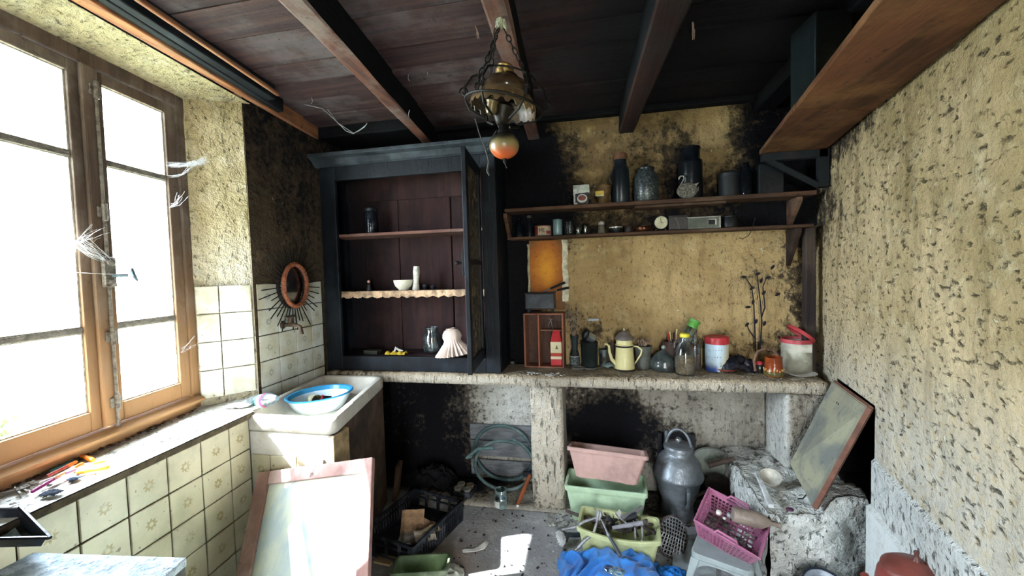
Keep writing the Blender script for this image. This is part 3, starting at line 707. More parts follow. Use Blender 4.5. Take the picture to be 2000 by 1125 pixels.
# two boards butting along a slanting split
def board(pts, z, th): b = MB(); b.hexa([(x, y, z) for x, y in pts], [(x, y, z+th) for x, y in pts]); return b
o0 = lambda y: .928-(2.6-y)*.172
board([(o0(2.62), 2.62), (RWX(2.62)-.014, 2.62), (RWX(2.02)-.014, 2.02), (o0(1.86)+.12, 1.93), (o0(1.9), 1.90)], 2.146, .024).build('plank', M_plank, rk, bevel=.004)
board([(o0(1.89), 1.89), (o0(1.86)+.12, 1.92), (RWX(2.0)-.014, 2.005), (RWX(-1.2)-.014, -1.2), (o0(-1.2), -1.2)], 2.143, .024).build('plank', M_plank, rk, bevel=.004)
for y in (2.60, .9):
    b = MB(); b.box(o0(y)+.01, RWX(y)-.02, y-.02, y+.02, 2.10, 2.142).hexa([(RWX(y)-.06, y-.015, 1.936), (RWX(y)-.02, y-.015, 1.936), (RWX(y)-.02, y+.015, 1.936), (RWX(y)-.06, y+.015, 1.936)], [(o0(y)+.03, y-.015, 2.10), (o0(y)+.07, y-.015, 2.10), (o0(y)+.07, y+.015, 2.10), (o0(y)+.03, y+.015, 2.10)])
    b.box(RWX(y)-.06, RWX(y)-.012, y-.02, y+.02, 1.936, 2.142); b.build('bracket', mat('0f1418', rough=.8, world=True), rk)
# orange patch of paint on the wall between worktop and shelf
t = NT('orange_paint'); P = t.coord(); xyz = t.sep(P)
n1 = t.noise(P, 9, 5, .65); n2 = t.noise(P, 40, 4, .6)
dx = t.math('DIVIDE', t.math('SUBTRACT', xyz[0], -.335), .10); dz = t.math('DIVIDE', t.math('SUBTRACT', xyz[2], 1.53), .17)
d = t.math('SQRT', t.math('ADD', t.math('MULTIPLY', dx, dx), t.math('MULTIPLY', dz, dz)))
d = t.math('ADD', d, t.math('MULTIPLY', t.math('SUBTRACT', n1, .5), 1.1))
c = t.mix(t.ramp(d, .1, 1.0), 'd8932a', 'a8611c'); c = t.mix(t.ramp(d, .8, 1.7), c, '6e4a26'); c = t.mix(t.math('MULTIPLY', t.ramp(n2, .6, .7), .5), c, '4a2f14')
t.color(c); t.bump(t.math('ADD', n1, n2), .5, .012); t.set(Roughness=.8)
pp = thing('painted_wall_patch', 'rectangle of orange ochre paint between the wooden crate and the shelf', 'painted patch', (0, 0, 0))
b = MB(); b.box(-.45, -.215, 2.826, 2.838, 1.24, 1.722, jit=.004); b.build('paint_field', t.m, pp, bevel=.003)
b = MB()
def jag(x0, x1, za, zb, n, amp):
    pts = [(x0+random.uniform(-amp, amp), za+(zb-za)*i/n) for i in range(n+1)]; pts2 = [(x1+random.uniform(-amp, amp)*.5, za+(zb-za)*i/n) for i in range(n+1)]
    for i in range(n):
        b.hexa([(pts[i][0], 2.832, pts[i][1]), (pts2[i][0], 2.832, pts2[i][1]), (pts2[i+1][0], 2.832, pts2[i+1][1]), (pts[i+1][0], 2.832, pts[i+1][1])],
               [(pts[i][0], 2.818, pts[i][1]), (pts2[i][0], 2.818, pts2[i][1]), (pts2[i+1][0], 2.818, pts2[i+1][1]), (pts[i+1][0], 2.818, pts[i+1][1])])
jag(-.225, -.185, 1.30, 1.722, 14, .006); b.build('bare_plaster_edge', mat('ddd6bc', scale=30, bump=.5), pp)
b = MB(); jag(-.462, -.448, 1.35, 1.70, 12, .004); b.build('bare_plaster_edge', mat('b5ac8c', scale=30, bump=.5), pp)
# ---------------------------------------------------------------- sink
M_stone = mat('cfccc2', rough=.6, var=.15, dirt=.35, dirtcol='8a6f4e', scale=9, bump=.25, world=True)
sk = thing('stone_sink', 'shallow white stone sink with a stained rim in the corner below the tap', 'sink', (0, 0, 0))
K = [(-1.735, 1.672), (-1.205, 1.672), (-1.385, 2.46), (-1.852, 2.46)]
def inset(K, d):
    cx = sum(p[0] for p in K)/4; cy = sum(p[1] for p in K)/4; out = []
    for i in range(4):
        p0, p1, p2 = Vector(K[i-1]), Vector(K[i]), Vector(K[(i+1) % 4])
        a = (p1-p0).normalized(); c_ = (p2-p1).normalized(); n1_ = Vector((-a.y, a.x)); n2_ = Vector((-c_.y, c_.x))
        bis = (n1_+n2_); bis = bis/bis.dot(n1_); out.append(tuple(p1+bis*d))
    return out
def rounded(K, r, n=5):
    out = []
    for i in range(4):
        p0, p1, p2 = Vector(K[i-1]), Vector(K[i]), Vector(K[(i+1) % 4])
        a = p1+(p0-p1).normalized()*r; c_ = p1+(p2-p1).normalized()*r
        for k in range(n+1):
            u = k/n; out.append(a*(1-u)**2+p1*2*u*(1-u)+c_*u*u)
    return out
b = MB(); loops = []
for (ins, z, r) in ((.012, .77, .05), (0, .785, .05), (0, .835, .05), (.008, .848, .05), (.030, .850, .05), (.042, .842, .05), (.055, .79, .06), (.09, .765, .08), (.16, .760, .06)):
    loops.append([b.b.verts.new((p[0], p[1], z)) for p in rounded(inset(K, ins), r)])
for A, B in zip(loops, loops[1:]):
    for k_ in range(len(A)): b.b.faces.new((A[k_], A[(k_+1) % len(A)], B[(k_+1) % len(A)], B[k_]))
b.b.faces.new(loops[-1]); b.b.faces.new(loops[0][::-1])
b.build('basin', M_stone, sk, smooth=True)
b = MB(); b.box(-1.70, -1.225, 1.682, 1.76, 0, .768); fw = b.build('front_wall', mat('d9d7cf', var=.12, world=True, dirt=.2, dirtcol='9a8a6a'), sk)
tile_run(fw, (-1.672, 1.681), (-1.255, 1.681), .66, 4, M_tile, first=.105)
for o_ in list(fw.children): o_.parent = sk
b = MB(); b.box(-1.252, -1.217, 1.680, 1.80, 0, .768); b.build('corner_post', mat('a08a66', dirt=.4, world=True), sk, bevel=.004)
b = MB(); b.hexa([(-1.29, 1.80, 0), (-1.262, 1.80, 0), (-1.395, 2.45, 0), (-1.42, 2.45, 0)], [(-1.29, 1.80, .768), (-1.262, 1.80, .768), (-1.395, 2.45, .768), (-1.42, 2.45, .768)]); b.build('side_panel', mat('5f4c40', var=.5, scale=8, world=True, dirt=.5), sk)
# ================================================================ things
CZ = .868
def spot(px, py, z, r=0):
    """point of a horizontal surface seen at (px,py); r moves it back by the radius of a round base"""
    p = pix(px, py, z=z); d = Vector((p.x, p.y, 0)).normalized(); p = p+d*r*.9; p.z = z
    if abs(z-CZ) < .01: p.y = min(p.y, 2.79-r)
    return p
def zat(py, px, p): return pix(px, py, y=p.y).z
def lathe_part(name, prof, m_, parent, seg=24, M=None, smooth=True, label=None, **kw):
    b = MB(); b.lathe(prof, seg, M, **kw); return b.build(name, m_, parent, smooth=smooth, label=label)
# ---- cupboard contents
def onshelf(px, y, z): p = pix(px, 500, y=y); return (p.x, y, z)
t_ = thing('storage_jar', 'dark glass jar alone on the cupboard top shelf', 'jar', onshelf(727, 2.68, 1.806))
lathe_part('body', [(0, 0), (.038, 0), (.042, .01), (.042, .15), (.034, .165), (0, .165)], mat('161c24', rough=.15, dirt=.1), t_)
lathe_part('lid', [(0, .165), (.037, .165), (.037, .185), (0, .187)], mat('20242a', rough=.5), t_)
t_ = thing('bowl', 'small white bowl on the middle cupboard shelf', 'bowl', onshelf(786, 2.64, 1.405))
lathe_part('bowl_body', [(0, .003), (.028, .003), (.03, 0), (.033, 0), (.035, .008), (.056, .03), (.066, .055), (.068, .072), (.065, .072), (.060, .052), (.045, .022), (0, .012)], mat('d6d2be', rough=.25, var=.1, dirt=.15), t_, 32)
t_ = thing('paper_cup', 'crumpled white paper cup standing beside the bowl in the cupboard', 'cup', onshelf(810, 2.63, 1.405))
lathe_part('cup_body', [(0, 0), (.024, 0), (.025, .01), (.018, .06), (.024, .13), (.020, .165), (.014, .15), (.014, .02), (0, .02)], mat('c9c6b8', rough=.6, scale=30), t_, 12, RY(4), wob=.12)
for px_, r_, h_ in ((828, .018, .035), (843, .016, .03)):
    t_ = thing('egg_cup', 'tiny dark cup %s the white paper cup' % ('just right of' if px_ == 828 else 'second to the right of'), 'cup', onshelf(px_, 2.66, 1.405))
    lathe_part('cup_body', [(0, 0), (r_*.7, 0), (r_*.4, h_*.3), (r_, h_*.6), (r_, h_), (r_*.85, h_), (r_*.7, h_*.6), (0, h_*.5)], mat('1d222a', rough=.3), t_, 16)
t_ = thing('figurine', 'tiny dark figurine with a pale pink head on the middle cupboard shelf', 'figurine', onshelf(718, 2.66, 1.405))
lathe_part('figure_body', [(0, 0), (.02, 0), (.022, .008), (.012, .03), (.016, .045), (.008, .055), (0, .056)], mat('191a22', rough=.4), t_, 16)
b = MB(); b.ball((0, 0, .066), .012, 2); b.build('figure_head', mat('c69a8a'), t_, smooth=True)
t_ = thing('glass_jar', 'empty clear glass jar on the cupboard floor behind the pleated shade', 'jar', onshelf(838, 2.68, .966))
lathe_part('jar_body', [(0, .004), (.052, .004), (.06, .012), (.063, .05), (.063, .10), (.056, .13), (.046, .142), (.046, .165), (.049, .168), (.049, .175), (.044, .175), (.042, .145), (.058, .10), (.057, .015), (0, .008)], glassmat('c9d6d8', .12, '6d7478', .05, .35), t_, 28)
t_ = thing('lampshade', 'ruffled pinkish white glass lampshade lying in the cupboard beside the open door', 'lampshade', onshelf(882, 2.57, .967))
b = MB(); prof = [(.030, .178), (.046, .172), (.060, .150), (.064, .128), (.055, .105), (.062, .085), (.085, .055), (.118, .012)]
rings = []
SEG = 96
for i, (r, z) in enumerate(prof):
    amp = .0 if i < 2 else (.02 if i < 5 else .05*(i-3)/2)
    rings.append([b.b.verts.new((r*(1+amp*math.cos(a*24 if i > 4 else a*8))*math.cos(a), r*(1+amp*math.cos(a*24 if i > 4 else a*8))*math.sin(a), z)) for a in [2*PI*k_/SEG for k_ in range(SEG)]])
for A, B in zip(rings, rings[1:]):
    for k_ in range(SEG): b.b.faces.new((A[k_], A[(k_+1) % SEG], B[(k_+1) % SEG], B[k_]))
bmesh.ops.transform(b.b, matrix=RY(-7), verts=b.b.verts)
b.build('ruffled_shade', mat('cdb9ac', rough=.4, var=.15, dirt=.25), t_, smooth=True, solid=.003)
lathe_part('collar', [(.026, .176), (.034, .176), (.034, .186), (.026, .186), (.026, .176)], mat('a8968a', rough=.4, metal=.4), t_, 20, RY(-7))
t_ = thing('sweet_packet', 'crumpled yellow packet with a white twist on the cupboard floor', 'packet', onshelf(766, 2.58, .967), (0, 0, .1))
b = MB(); n = 12
vs = [[b.b.verts.new((-.07+.14*i/n, -.03+.06*j/4, .002+.022*math.sin(PI*j/4)*(.6+.4*math.sin(i*1.7))+random.uniform(0, .006))) for j in range(5)] for i in range(n+1)]
for i in range(n):
    for j in range(4): b.b.faces.new((vs[i][j], vs[i][j+1], vs[i+1][j+1], vs[i+1][j]))
b.build('wrapper', mat('d2b43c', rough=.45, scale=30), t_, solid=.001)
b = MB(); b.tube([(-.01, -.01, .02), (0, 0, .045), (.02, .005, .03), (.05, 0, .025)], [.004, .012, .008, .003], 6); b.build('twist', mat('c8c8c4', rough=.5), t_)
t_ = thing('flat_tin', 'small flat dark tin left of the yellow packet in the cupboard', 'tin', onshelf(720, 2.60, .967), (0, 0, -.1))
b = MB(); b.box(-.055, .055, -.03, .03, 0, .022); b.build('tin_body', mat('2a2c26', rough=.5, metal=.4), t_, bevel=.003)
b = MB(); b.box(-.056, .056, -.031, .031, .0185, .026); b.build('lid', mat('4a4a40', rough=.5, metal=.4), t_, bevel=.003)
# ---- sunburst mirror
mp = pix(571, 557, x=-1.85)
t_ = thing('sunburst_mirror', 'oval rattan mirror with dark twig rays hanging above the brass tap', 'mirror', (-1.853, mp.y-.035, mp.z), (0, math.radians(0), math.radians(90)))
# local X along the wall, local -Y into the room
def ell(a, rx, rz): return (rx*math.cos(a), rz*math.sin(a))
rx, rz = .098, .128
b = MB(); b.tube([(rx*math.cos(a), -.055, rz*math.sin(a)) for a in [2*PI*k_/40 for k_ in range(40)]], .013, 10, closed=True)
for k_ in range(80):
    a = 2*PI*k_/80; x_, z_ = ell(a, rx, rz); x2, z2 = ell(a+.08, rx, rz)
    b.tube([(x_*1.13, -.055, z_*1.10), (x_*1.0, -.070, z_*1.0), (x2*.87, -.055, z2*.9)], .0035, 5)
b.build('rattan_frame', mat('8a4f32', rough=.6, var=.5, scale=60), t_, smooth=True)
b = MB(); b.tube([(rx*1.02*math.cos(a), -.02, rz*1.02*math.sin(a)) for a in [2*PI*k_/40 for k_ in range(40)]], .012, 8, closed=True); b.build('back_ring', mat('241c1a', rough=.8), t_)
b = MB(); pts = [(rx*.97*math.cos(a), -.03, rz*.97*math.sin(a)) for a in [2*PI*k_/40 for k_ in range(40)]]; b.prism(pts, (0, .006, 0))
t2 = NT('mirror_glass'); t2.color(t2.mix(t2.ramp(t2.noise(t2.coord('obj'), 14, 4), .4, .7), '8d9698', '5f6668')); t2.set(Metallic=1.0, Roughness=.12)
b.build('mirror_glass', t2.m, t_)
for k_ in range(40):
    a = 2*PI*k_/40+.07; l = (.30 if k_ % 3 == 0 else .19 if k_ % 3 == 1 else .25)*random.uniform(.9, 1.08)
    x_, z_ = math.cos(a), math.sin(a)
    b = MB(); b.tube([(rx*x_, -.035, rz*z_), ((rx*.8+l*.62)*x_, -.035+random.uniform(-.008, .008), (rz*.85+l*.62)*z_)], .0035, 5)
    b.build('ray', mat('15130f', rough=.8), t_)
# ---- tap
tp = pix(568, 632, x=-1.845)
t_ = thing('wall_tap', 'old dull brass tap on the tiled wall above the sink', 'tap', (-1.852, tp.y-.06, tp.z), (0, 0, math.radians(90)))
M_brass = mat('5a4a3c', rough=.5, metal=.6, dirt=.5, scale=50, bump=.4)
lathe_part('rosette', [(0, 0), (.026, 0), (.024, .006), (.014, .012), (0, .012)], M_brass, t_, 20, RX(90))
b = MB(); b.tube([(0, 0, 0), (0, -.05, .002), (0, -.09, .0), (0, -.12, -.012), (0, -.128, -.04), (0, -.128, -.055)], [.011, .014, .012, .011, .011, .014], 12); b.build('spout', M_brass, t_, smooth=True)
b = MB(); b.tube([(0, -.055, .0), (0, -.055, .045)], [.013, .009], 12).tube([(-.035, -.055, .052), (.035, -.055, .052)], .006, 8).ball((-.036, -.055, .052), .009, 1).ball((.036, -.055, .052), .009, 1); b.build('cross_handle', M_brass, t_, smooth=True)
# ---- things in the sink
t_ = thing('enamel_basin', 'wide white enamel basin with a bright blue rim resting in the stone sink', 'basin', (-1.55, 2.04, .757), (0, math.radians(-2.5), 0))
lathe_part('basin_body', [(0, .002), (.10, 0), (.125, .012), (.155, .06), (.168, .092), (.176, .095), (.172, .099), (.162, .094), (.148, .062), (.118, .018), (0, .010)], mat('cfe0ea', rough=.2, var=.08, dirt=.2, dirtcol='9a8a5a', scale=8), t_, 48)
lathe_part('blue_rim', [(.166, .0925), (.178, .0935), (.180, .098), (.174, .102), (.163, .0985), (.155, .078), (.157, .078), (.166, .0925)], mat('3b93c4', rough=.2, var=.1, dirt=.05), t_, 48, label='bright blue rim')
t_ = thing('plastic_cup', 'dirty beige plastic cup lying in the blue-rimmed basin', 'cup', (-1.60, 2.05, .812), (math.radians(86), 0, math.radians(60)))
lathe_part('cup_body', [(0, -.04), (.022, -.04), (.026, -.02), (.03, .035), (.032, .038), (.029, .038), (.024, -.034), (0, -.036)], mat('b3ad90', dirt=.4), t_, 20)
t_ = thing('red_tin_lid', 'small red and dark tin lying beside the beige cup in the basin', 'tin', (-1.535, 2.075, .808), (math.radians(80), 0, math.radians(-65)))
lathe_part('tin_body', [(0, -.022), (.02, -.022), (.02, .022), (0, .022)], mat('2a2a34', rough=.3, metal=.5), t_, 20)
lathe_part('red_cap', [(0, .0225), (.022, .0225), (.022, .032), (0, .034)], mat('c0323c', rough=.4), t_, 20)
# plastic bottle leaning on the sill corner
pb0 = pix(505, 760, y=1.86); pb1 = pix(556, 800, y=1.80)
t_ = thing('plastic_bottle', 'clear crushed plastic water bottle lying at the corner of the sink', 'bottle', (-1.70, 1.80, .882), (0, math.radians(76), math.radians(-18)))
lathe_part('bottle_body', [(0, -.12), (.025, -.12), (.034, -.11), (.036, -.08), (.032, -.07), (.036, -.06), (.036, -.02), (.032, -.01), (.036, 0), (.036, .04), (.03, .07), (.014, .10), (.012, .12), (0, .12)], glassmat('d7ebf7', .15, 'b9ccd8', .12, .45), t_, 20)
lathe_part('pink_label_band', [(.0368, .012), (.0368, .034), (.0366, .034), (.0366, .012)], mat('d0407a', rough=.5), t_, 20)
lathe_part('label', [(.0368, -.018), (.0368, .0118), (.0366, .0118), (.0366, -.018)], mat('bcd6d4', rough=.5), t_, 20)
lathe_part('green_label_band', [(.0369, -.028), (.0369, -.018), (.0366, -.018), (.0366, -.028)], mat('4fae8f', rough=.5), t_, 20)
# ---- sill: felt pens, pegs, rags
SZ = .869
def pen(px0, py0, px1, py1, r, colr, label, cap=None, cat='felt pen', name='felt_pen', z=SZ, lift=0, group=None):
    a = pix(px0, py0, z=z+r+lift); c_ = pix(px1, py1, z=z+r+lift*.5); d = c_-a; L = d.length
    t_ = thing(name, label, cat, a, (0, 0, math.atan2(d.y, d.x)), group)
    lathe_part('barrel', [(0, 0), (r*.7, 0), (r, r*.4), (r, L*.68), (0, L*.68)], mat(colr, rough=.5, dirt=.15), t_, 12, RY(90))
    lathe_part('cap', [(0, L*.66), (r*1.12, L*.66), (r*1.08, L*.96), (r*.6, L), (0, L)], mat(cap or colr, rough=.45, dirt=.1), t_, 12, RY(90))
pen(150, 922, 214, 913, .0075, 'e08a1e', 'thick orange felt pen lying nearest the tiled edge of the sill', 'f09a2a')
pen(138, 914, 206, 902, .005, 'e8d8b0', 'cream felt pen with an orange cap on the windowsill', 'e8a040', lift=.004)
pen(160, 890, 182, 899, .0075, 'd9761a', 'short orange felt pen lying apart nearest the window frame', 'e07818')
pen(92, 930, 150, 903, .0055, '8a3a2e', 'brown felt pen with an orange cap in the heap on the sill', 'e06a20', lift=.006)
pen(105, 934, 163, 908, .005, 'f0b080', 'peach felt pen with an orange cap in the sill heap', 'e2601e', lift=.012)
pen(62, 961, 140, 918, .005, 'a02a78', 'long magenta felt pen pointing out of the sill heap', '7a1f5e', lift=.008)
pen(76, 944, 150, 919, .0045, 'd6d2cc', 'thin white felt pen with a lilac cap in the sill heap', 'a88ab8', lift=.010)
pen(98, 920, 152, 896, .005, '2f5f5a', 'dark green felt pen lying behind the orange ones on the sill', '1e4a44')
for i, (px_, py_, a) in enumerate(((62, 948, .6), (42, 962, -.3), (30, 960, 1.1))):
    p = pix(px_, py_, z=SZ); t_ = thing('clothes_peg', ['grey wooden clothes peg, the one nearest the pens', 'grey wooden clothes peg between two others on the sill', 'grey wooden clothes peg farthest from the pens'][i], 'peg', p, (0, 0, a), 'clothes pegs on the sill')
    for s in (-1, 1):
        b = MB(); b.hexa([(-.03, s*.002, 0), (.03, s*.005, 0), (.03, s*.010, 0), (-.03, s*.008, 0)], [(-.03, s*.002, .009), (.03, s*.005, .009), (.03, s*.010, .009), (-.03, s*.008, .009)]); b.build('prong', mat('8d857c', scale=50), t_, bevel=.001)
    b = MB(); b.tube([(0, -.01, .0105), (0, .01, .0105)], .0025, 8); b.build('spring', M_iron, t_)
def rag(name, label, cat, loc, w_, d_, h_, m_, n=26, seed=1, rot=0, fold=6, thick=.002, parts=None):
    b = MB(); g = []
    for j in range(n+1):
        row = []
        for i in range(n+1):
            u, v = i/n*2-1, j/n*2-1; r = math.sqrt(u*u+v*v); e = max(0, 1-r*r*.8)
            q = Vector((u*fold*.5+seed*7, v*fold*.5, seed*3.1)); rid = 1-abs(noise.noise(q))*2.2; r2 = 1-abs(noise.noise(q*2.3+Vector((9, 2, 0))))*2
            k_ = 1+.25*noise.noise(Vector((math.atan2(v, u)*1.2, seed, 0)))
            z = e**.6*h_*(.45+.42*rid+.2*r2); z = max(z, .002+.004*rid)
            sq = .86 if abs(u) > .7 and abs(v) > .7 else 1
            row.append(b.b.verts.new((u*w_/2*k_*sq+.05*w_*noise.noise(q*1.3), v*d_/2*k_*sq+.05*d_*noise.noise(q*1.4+Vector((3, 3, 3))), z)))
        g.append(row)
    for j in range(n):
        for i in range(n): b.b.faces.new((g[j][i], g[j][i+1], g[j+1][i+1], g[j+1][i]))
    o = b.build(name, m_, None, smooth=True, solid=thick); o.modifiers.clear()
    md = o.modifiers.new('solid', 'SOLIDIFY'); md.thickness = thick; md.offset = 1
    o.location = loc; o.rotation_euler = (0, 0, rot); return tag(o, label, cat)
rag('cloth_scrap', 'crumpled dark blue-grey scrap of cloth in front of the pens', 'rag', pix(100, 966, z=SZ), .05, .035, .014, mat('3a4656', rough=.9), 14, 4, .3)
rag('cloth_scrap', 'small dark blue scrap tucked against the orange pen', 'rag', pix(144, 936, z=SZ), .035, .03, .010, mat('2a3a50', rough=.9), 14, 6, 0)
rag('crumpled_paper', 'crumpled white paper lying at the sink end of the windowsill', 'paper', (-1.80, 1.74, .866), .12, .07, .02, mat('d9d9d4', rough=.9), 16, 9, .3)
# ---- foreground left
t_ = thing('enamel_cabinet', 'white enamelled cabinet top with flaking dust at the lower left', 'cabinet', (0, 0, 0))
M_flake = NT('flaked_enamel'); P = M_flake.coord(); a_ = M_flake.noise(P, 16, 6, .7, .4); b_ = M_flake.noise(P, 60, 4, .6)
M_flake.color(M_flake.mix(M_flake.ramp(b_, .55, .7), M_flake.mix(M_flake.ramp(a_, .42, .56), '8ca2b2', 'bccdd8'), '5f7484')); M_flake.bump(M_flake.math('ADD', a_, b_), .7, .02); M_flake.set(Roughness=.6); M_flake = M_flake.m
def sq(p0, p1, p2, p3, z): return [(p[0], p[1], z) for p in (p0, p1, p2, p3)]
q0, q1 = pix(365, 1088, z=.78), pix(65, 1078, z=.78)
q2 = Vector((q1.x+.01, q1.y-.45, 0)); q3 = Vector((q0.x+.10, q0.y-.50, 0))
b = MB(); b.hexa(sq(q0, q1, q2, q3, .757), sq(q0, q1, q2, q3, .78)); b.build('enamel_top', M_flake, t_, bevel=.004)
sh = lambda p, k_: (Vector((p[0], p[1]))-Vector((-1.25, .6)))*k_+Vector((-1.25, .6))
Q = [sh(p, .985) for p in (q0, q1, q2, q3)]; b = MB(); b.hexa(sq(*Q, .73), sq(*Q, .757)); b.build('dark_seam', mat('14181e', rough=.6), t_)
Q = [sh(p, 1.0) for p in (q0, q1, q2, q3)]; b = MB(); b.hexa(sq(*Q, 0), sq(*Q, .73)); b.build('cabinet_body', mat('c3cfd6', rough=.4, world=True), t_, bevel=.006)
b = MB(); b.tube([(q3.x-.06, q3.y+.35, .60), (q3.x-.03, q3.y+.35, .60), (q3.x-.05, q3.y+.10, .60)], .006, 8); b.build('handle', M_iron, t_)
# black roasting tray tilted on the cabinet
ty = Vector((-1.66, .77, .80))
t_ = thing('roasting_tray', 'black roasting tray with a dusty inside tilted on the enamel cabinet', 'tray', (-1.40, .775, .802), (0, 0, 0))
tc = [pix(97, 1052, z=.845), pix(38, 992, z=.888)]
def tray():
    B = MB(); e1 = (tc[1]-tc[0]); right = tc[0]; far = tc[1]
    back = Vector((-.34, -.10, .02))
    ax = (far-right).normalized(); ay = back.normalized(); up = ax.cross(ay).normalized()
    if up.z < 0: up = -up
    c0 = right; L = (far-right).length; D = .34; Hh = .045
    def q(u, v, h): return c0+ax*u*L+ay*v*D+up*h
    outer = [q(0, 0, 0), q(1, 0, 0), q(1, 1, 0), q(0, 1, 0)]
    lip = [q(.03, .02, .0), q(.97, .02, 0), q(.97, .98, 0), q(.03, .98, 0)]
    lo = [q(.14, .08, -Hh), q(.86, .08, -Hh), q(.86, .92, -Hh), q(.14, .92, -Hh)]
    vs = [[B.b.verts.new(p) for p in r_] for r_ in (outer, lip, lo)]
    for A, C_ in zip(vs, vs[1:]):
        for k_ in range(4): B.b.faces.new((A[k_], A[(k_+1) % 4], C_[(k_+1) % 4], C_[k_]))
    B.b.faces.new(vs[2])
    for v in B.b.verts: v.co -= Vector(t_.location)
    B.build('tray_body', mat('1a1f28', rough=.5, metal=.2, dirt=.7, dirtcol='7f95a4', scale=8), t_, solid=.004)
    B = MB(); B.hexa([p-Vector(t_.location)+up*.003 for p in [q(.24, .16, -Hh), q(.76, .14, -Hh), q(.78, .86, -Hh), q(.22, .86, -Hh)]], [p-Vector(t_.location)+up*.006 for p in [q(.24, .16, -Hh), q(.76, .14, -Hh), q(.78, .86, -Hh), q(.22, .86, -Hh)]])
    B.build('ash_layer', mat('a9c3d2', rough=.9, scale=40, bump=.6, dirt=0), t_)
    B = MB(); B.tube([q(x, -.006, .003)-Vector(t_.location) for x in (0, .5, 1)], .005, 6).tube([q(0, y_, .003)-Vector(t_.location) for y_ in (0, .5, 1)], .005, 6); B.build('rolled_rim', mat('11151c', rough=.4, metal=.4), t_)
tray()
# ---- old cabinet door leaning on the sink
P0, P1 = pix(510, 925, y=1.645), pix(733, 895, y=1.60)
dn = (Vector((P0.x+.02, P0.y-.42, .0))-P0)
bl = Vector((P0.x+.06, 1.20, .0)); 
ex = (P1-P0).normalized(); ey = Vector((.14, -.30, -.345)).normalized(); LH = (P0.z)/(-ey.z)
LW = (P1-P0).length; nz = ex.cross(ey).normalized()
if nz.y > 0: nz = -nz
ld = thing('loose_cabinet_door', 'old glazed door panel with a pinkish wooden frame leaning on the sink', 'door panel', P0)
def LQ(u, v, h): return ex*u+ey*v+nz*h
def slab(u0, u1, v0, v1, h0, h1, name, m_, parent=ld, **kw):
    b = MB(); b.hexa([LQ(u0, v0, h0), LQ(u1, v0, h0), LQ(u1, v1, h0), LQ(u0, v1, h0)], [LQ(u0, v0, h1), LQ(u1, v0, h1), LQ(u1, v1, h1), LQ(u0, v1, h1)]); return b.build(name, m_, parent, **kw)
LH2 = (P0.z-.004)/(-ey.z); LH3 = (P1.z-.004)/(-ey.z)
M_pinkw = oldwood('pink_painted_wood', 'a5837c', '85665f', 'c6b3ae', (8, 8, 2), None, .5)
slab(0, .075, 0, LH2, 0, .022, 'stile', M_pinkw, bevel=.003)
slab(LW-.055, LW, 0, LH3-.02, 0, .022, 'stile', M_pinkw, bevel=.003)
slab(.075, LW-.055, 0, .06, 0, .022, 'rail', M_pinkw, bevel=.003)
slab(.075, LW-.055, LH2-.08, LH2-.0, 0, .022, 'rail', M_pinkw, bevel=.003)
t = NT('stained_hardboard'); P = t.coord('obj'); n1 = t.noise(P, 4, 5, .6); n2 = t.noise(t.mapping(P, (30, 8, 8)), 1, 4, .6)
c = t.mix(t.ramp(n1, .4, .62), 'a9b8ba', 'c9cdb6'); c = t.mix(t.math('MULTIPLY', t.ramp(n2, .5, .8), .4), c, '8fa6ad'); t.color(c); t.bump(n2, .15, .01); t.set(Roughness=.45); M_hb = t.m
slab(.075, LW-.055, .06, LH2-.08, .004, .010, 'panel', M_hb)
t = NT('teal_peeling'); P = t.coord('obj'); n2 = t.noise(t.mapping(P, (60, 12, 12)), 1, 4, .6); t.color(t.mix(t.ramp(n2, .4, .6), '2f6676', '6f98a0')); t.set(Roughness=.5)
slab(LW-.14, LW-.062, .14, .30, .0105, .0125, 'peeled_teal_strip', t.m)
# ---- black crate with papers, tray of pots, jar, stick, hose
def crate(name, label, loc, rz, w_, d_, h_, m_, cat, slots=True):
    t_ = thing(name, label, cat, loc, (0, 0, rz))
    b = MB(); b.box(-w_/2, w_/2, -d_/2, d_/2, 0, .006)
    b.build('crate_floor', m_, t_)
    for nm, ax_, L, off in (('side_panel', 0, w_, -d_/2), ('side_panel', 0, w_, d_/2), ('end_panel', 1, d_, -w_/2), ('end_panel', 1, d_, w_/2)):
        b = MB(); th = .006
        def bx(a0, a1, z0, z1, e=th):
            if ax_ == 0: b.box(a0, a1, off-e/2, off+e/2, z0, z1)
            else: b.box(off-e/2, off+e/2, a0, a1, z0, z1)
        bx(-L/2, L/2, 0, h_*.18); bx(-L/2, L/2, h_*.88, h_, .014); bx(-L/2, L/2, h_*.60, h_*.66, .01)
        for s in (-1, 1): bx(s*L/2-(0 if s < 0 else .03), s*L/2+(.03 if s < 0 else 0), 0, h_, .012)
        if nm == 'end_panel':
            k_ = int(L/.022)
            for i in range(1, k_): bx(-L/2+L*i/k_-.005, -L/2+L*i/k_+.005, h_*.18, h_*.88)
        else:
            for i in range(1, 4): bx(-L/2+L*i/4-.006, -L/2+L*i/4+.006, h_*.18, h_*.9, .012)
        b.build(nm, m_, t_)
    return t_
M_blackpl = mat('1c2026', rough=.45, dirt=.35, dirtcol='5c6068', scale=20)
cr = pix(808, 1104, z=0)
crate('black_crate', 'black slatted plastic crate holding brown papers on the floor', (-1.06, 2.15, .002), math.radians(-14), .36, .46, .125, M_blackpl, 'crate')
M_card = mat('a8896a', rough=.9, dirt=.5, dirtcol='3f3026', scale=12)
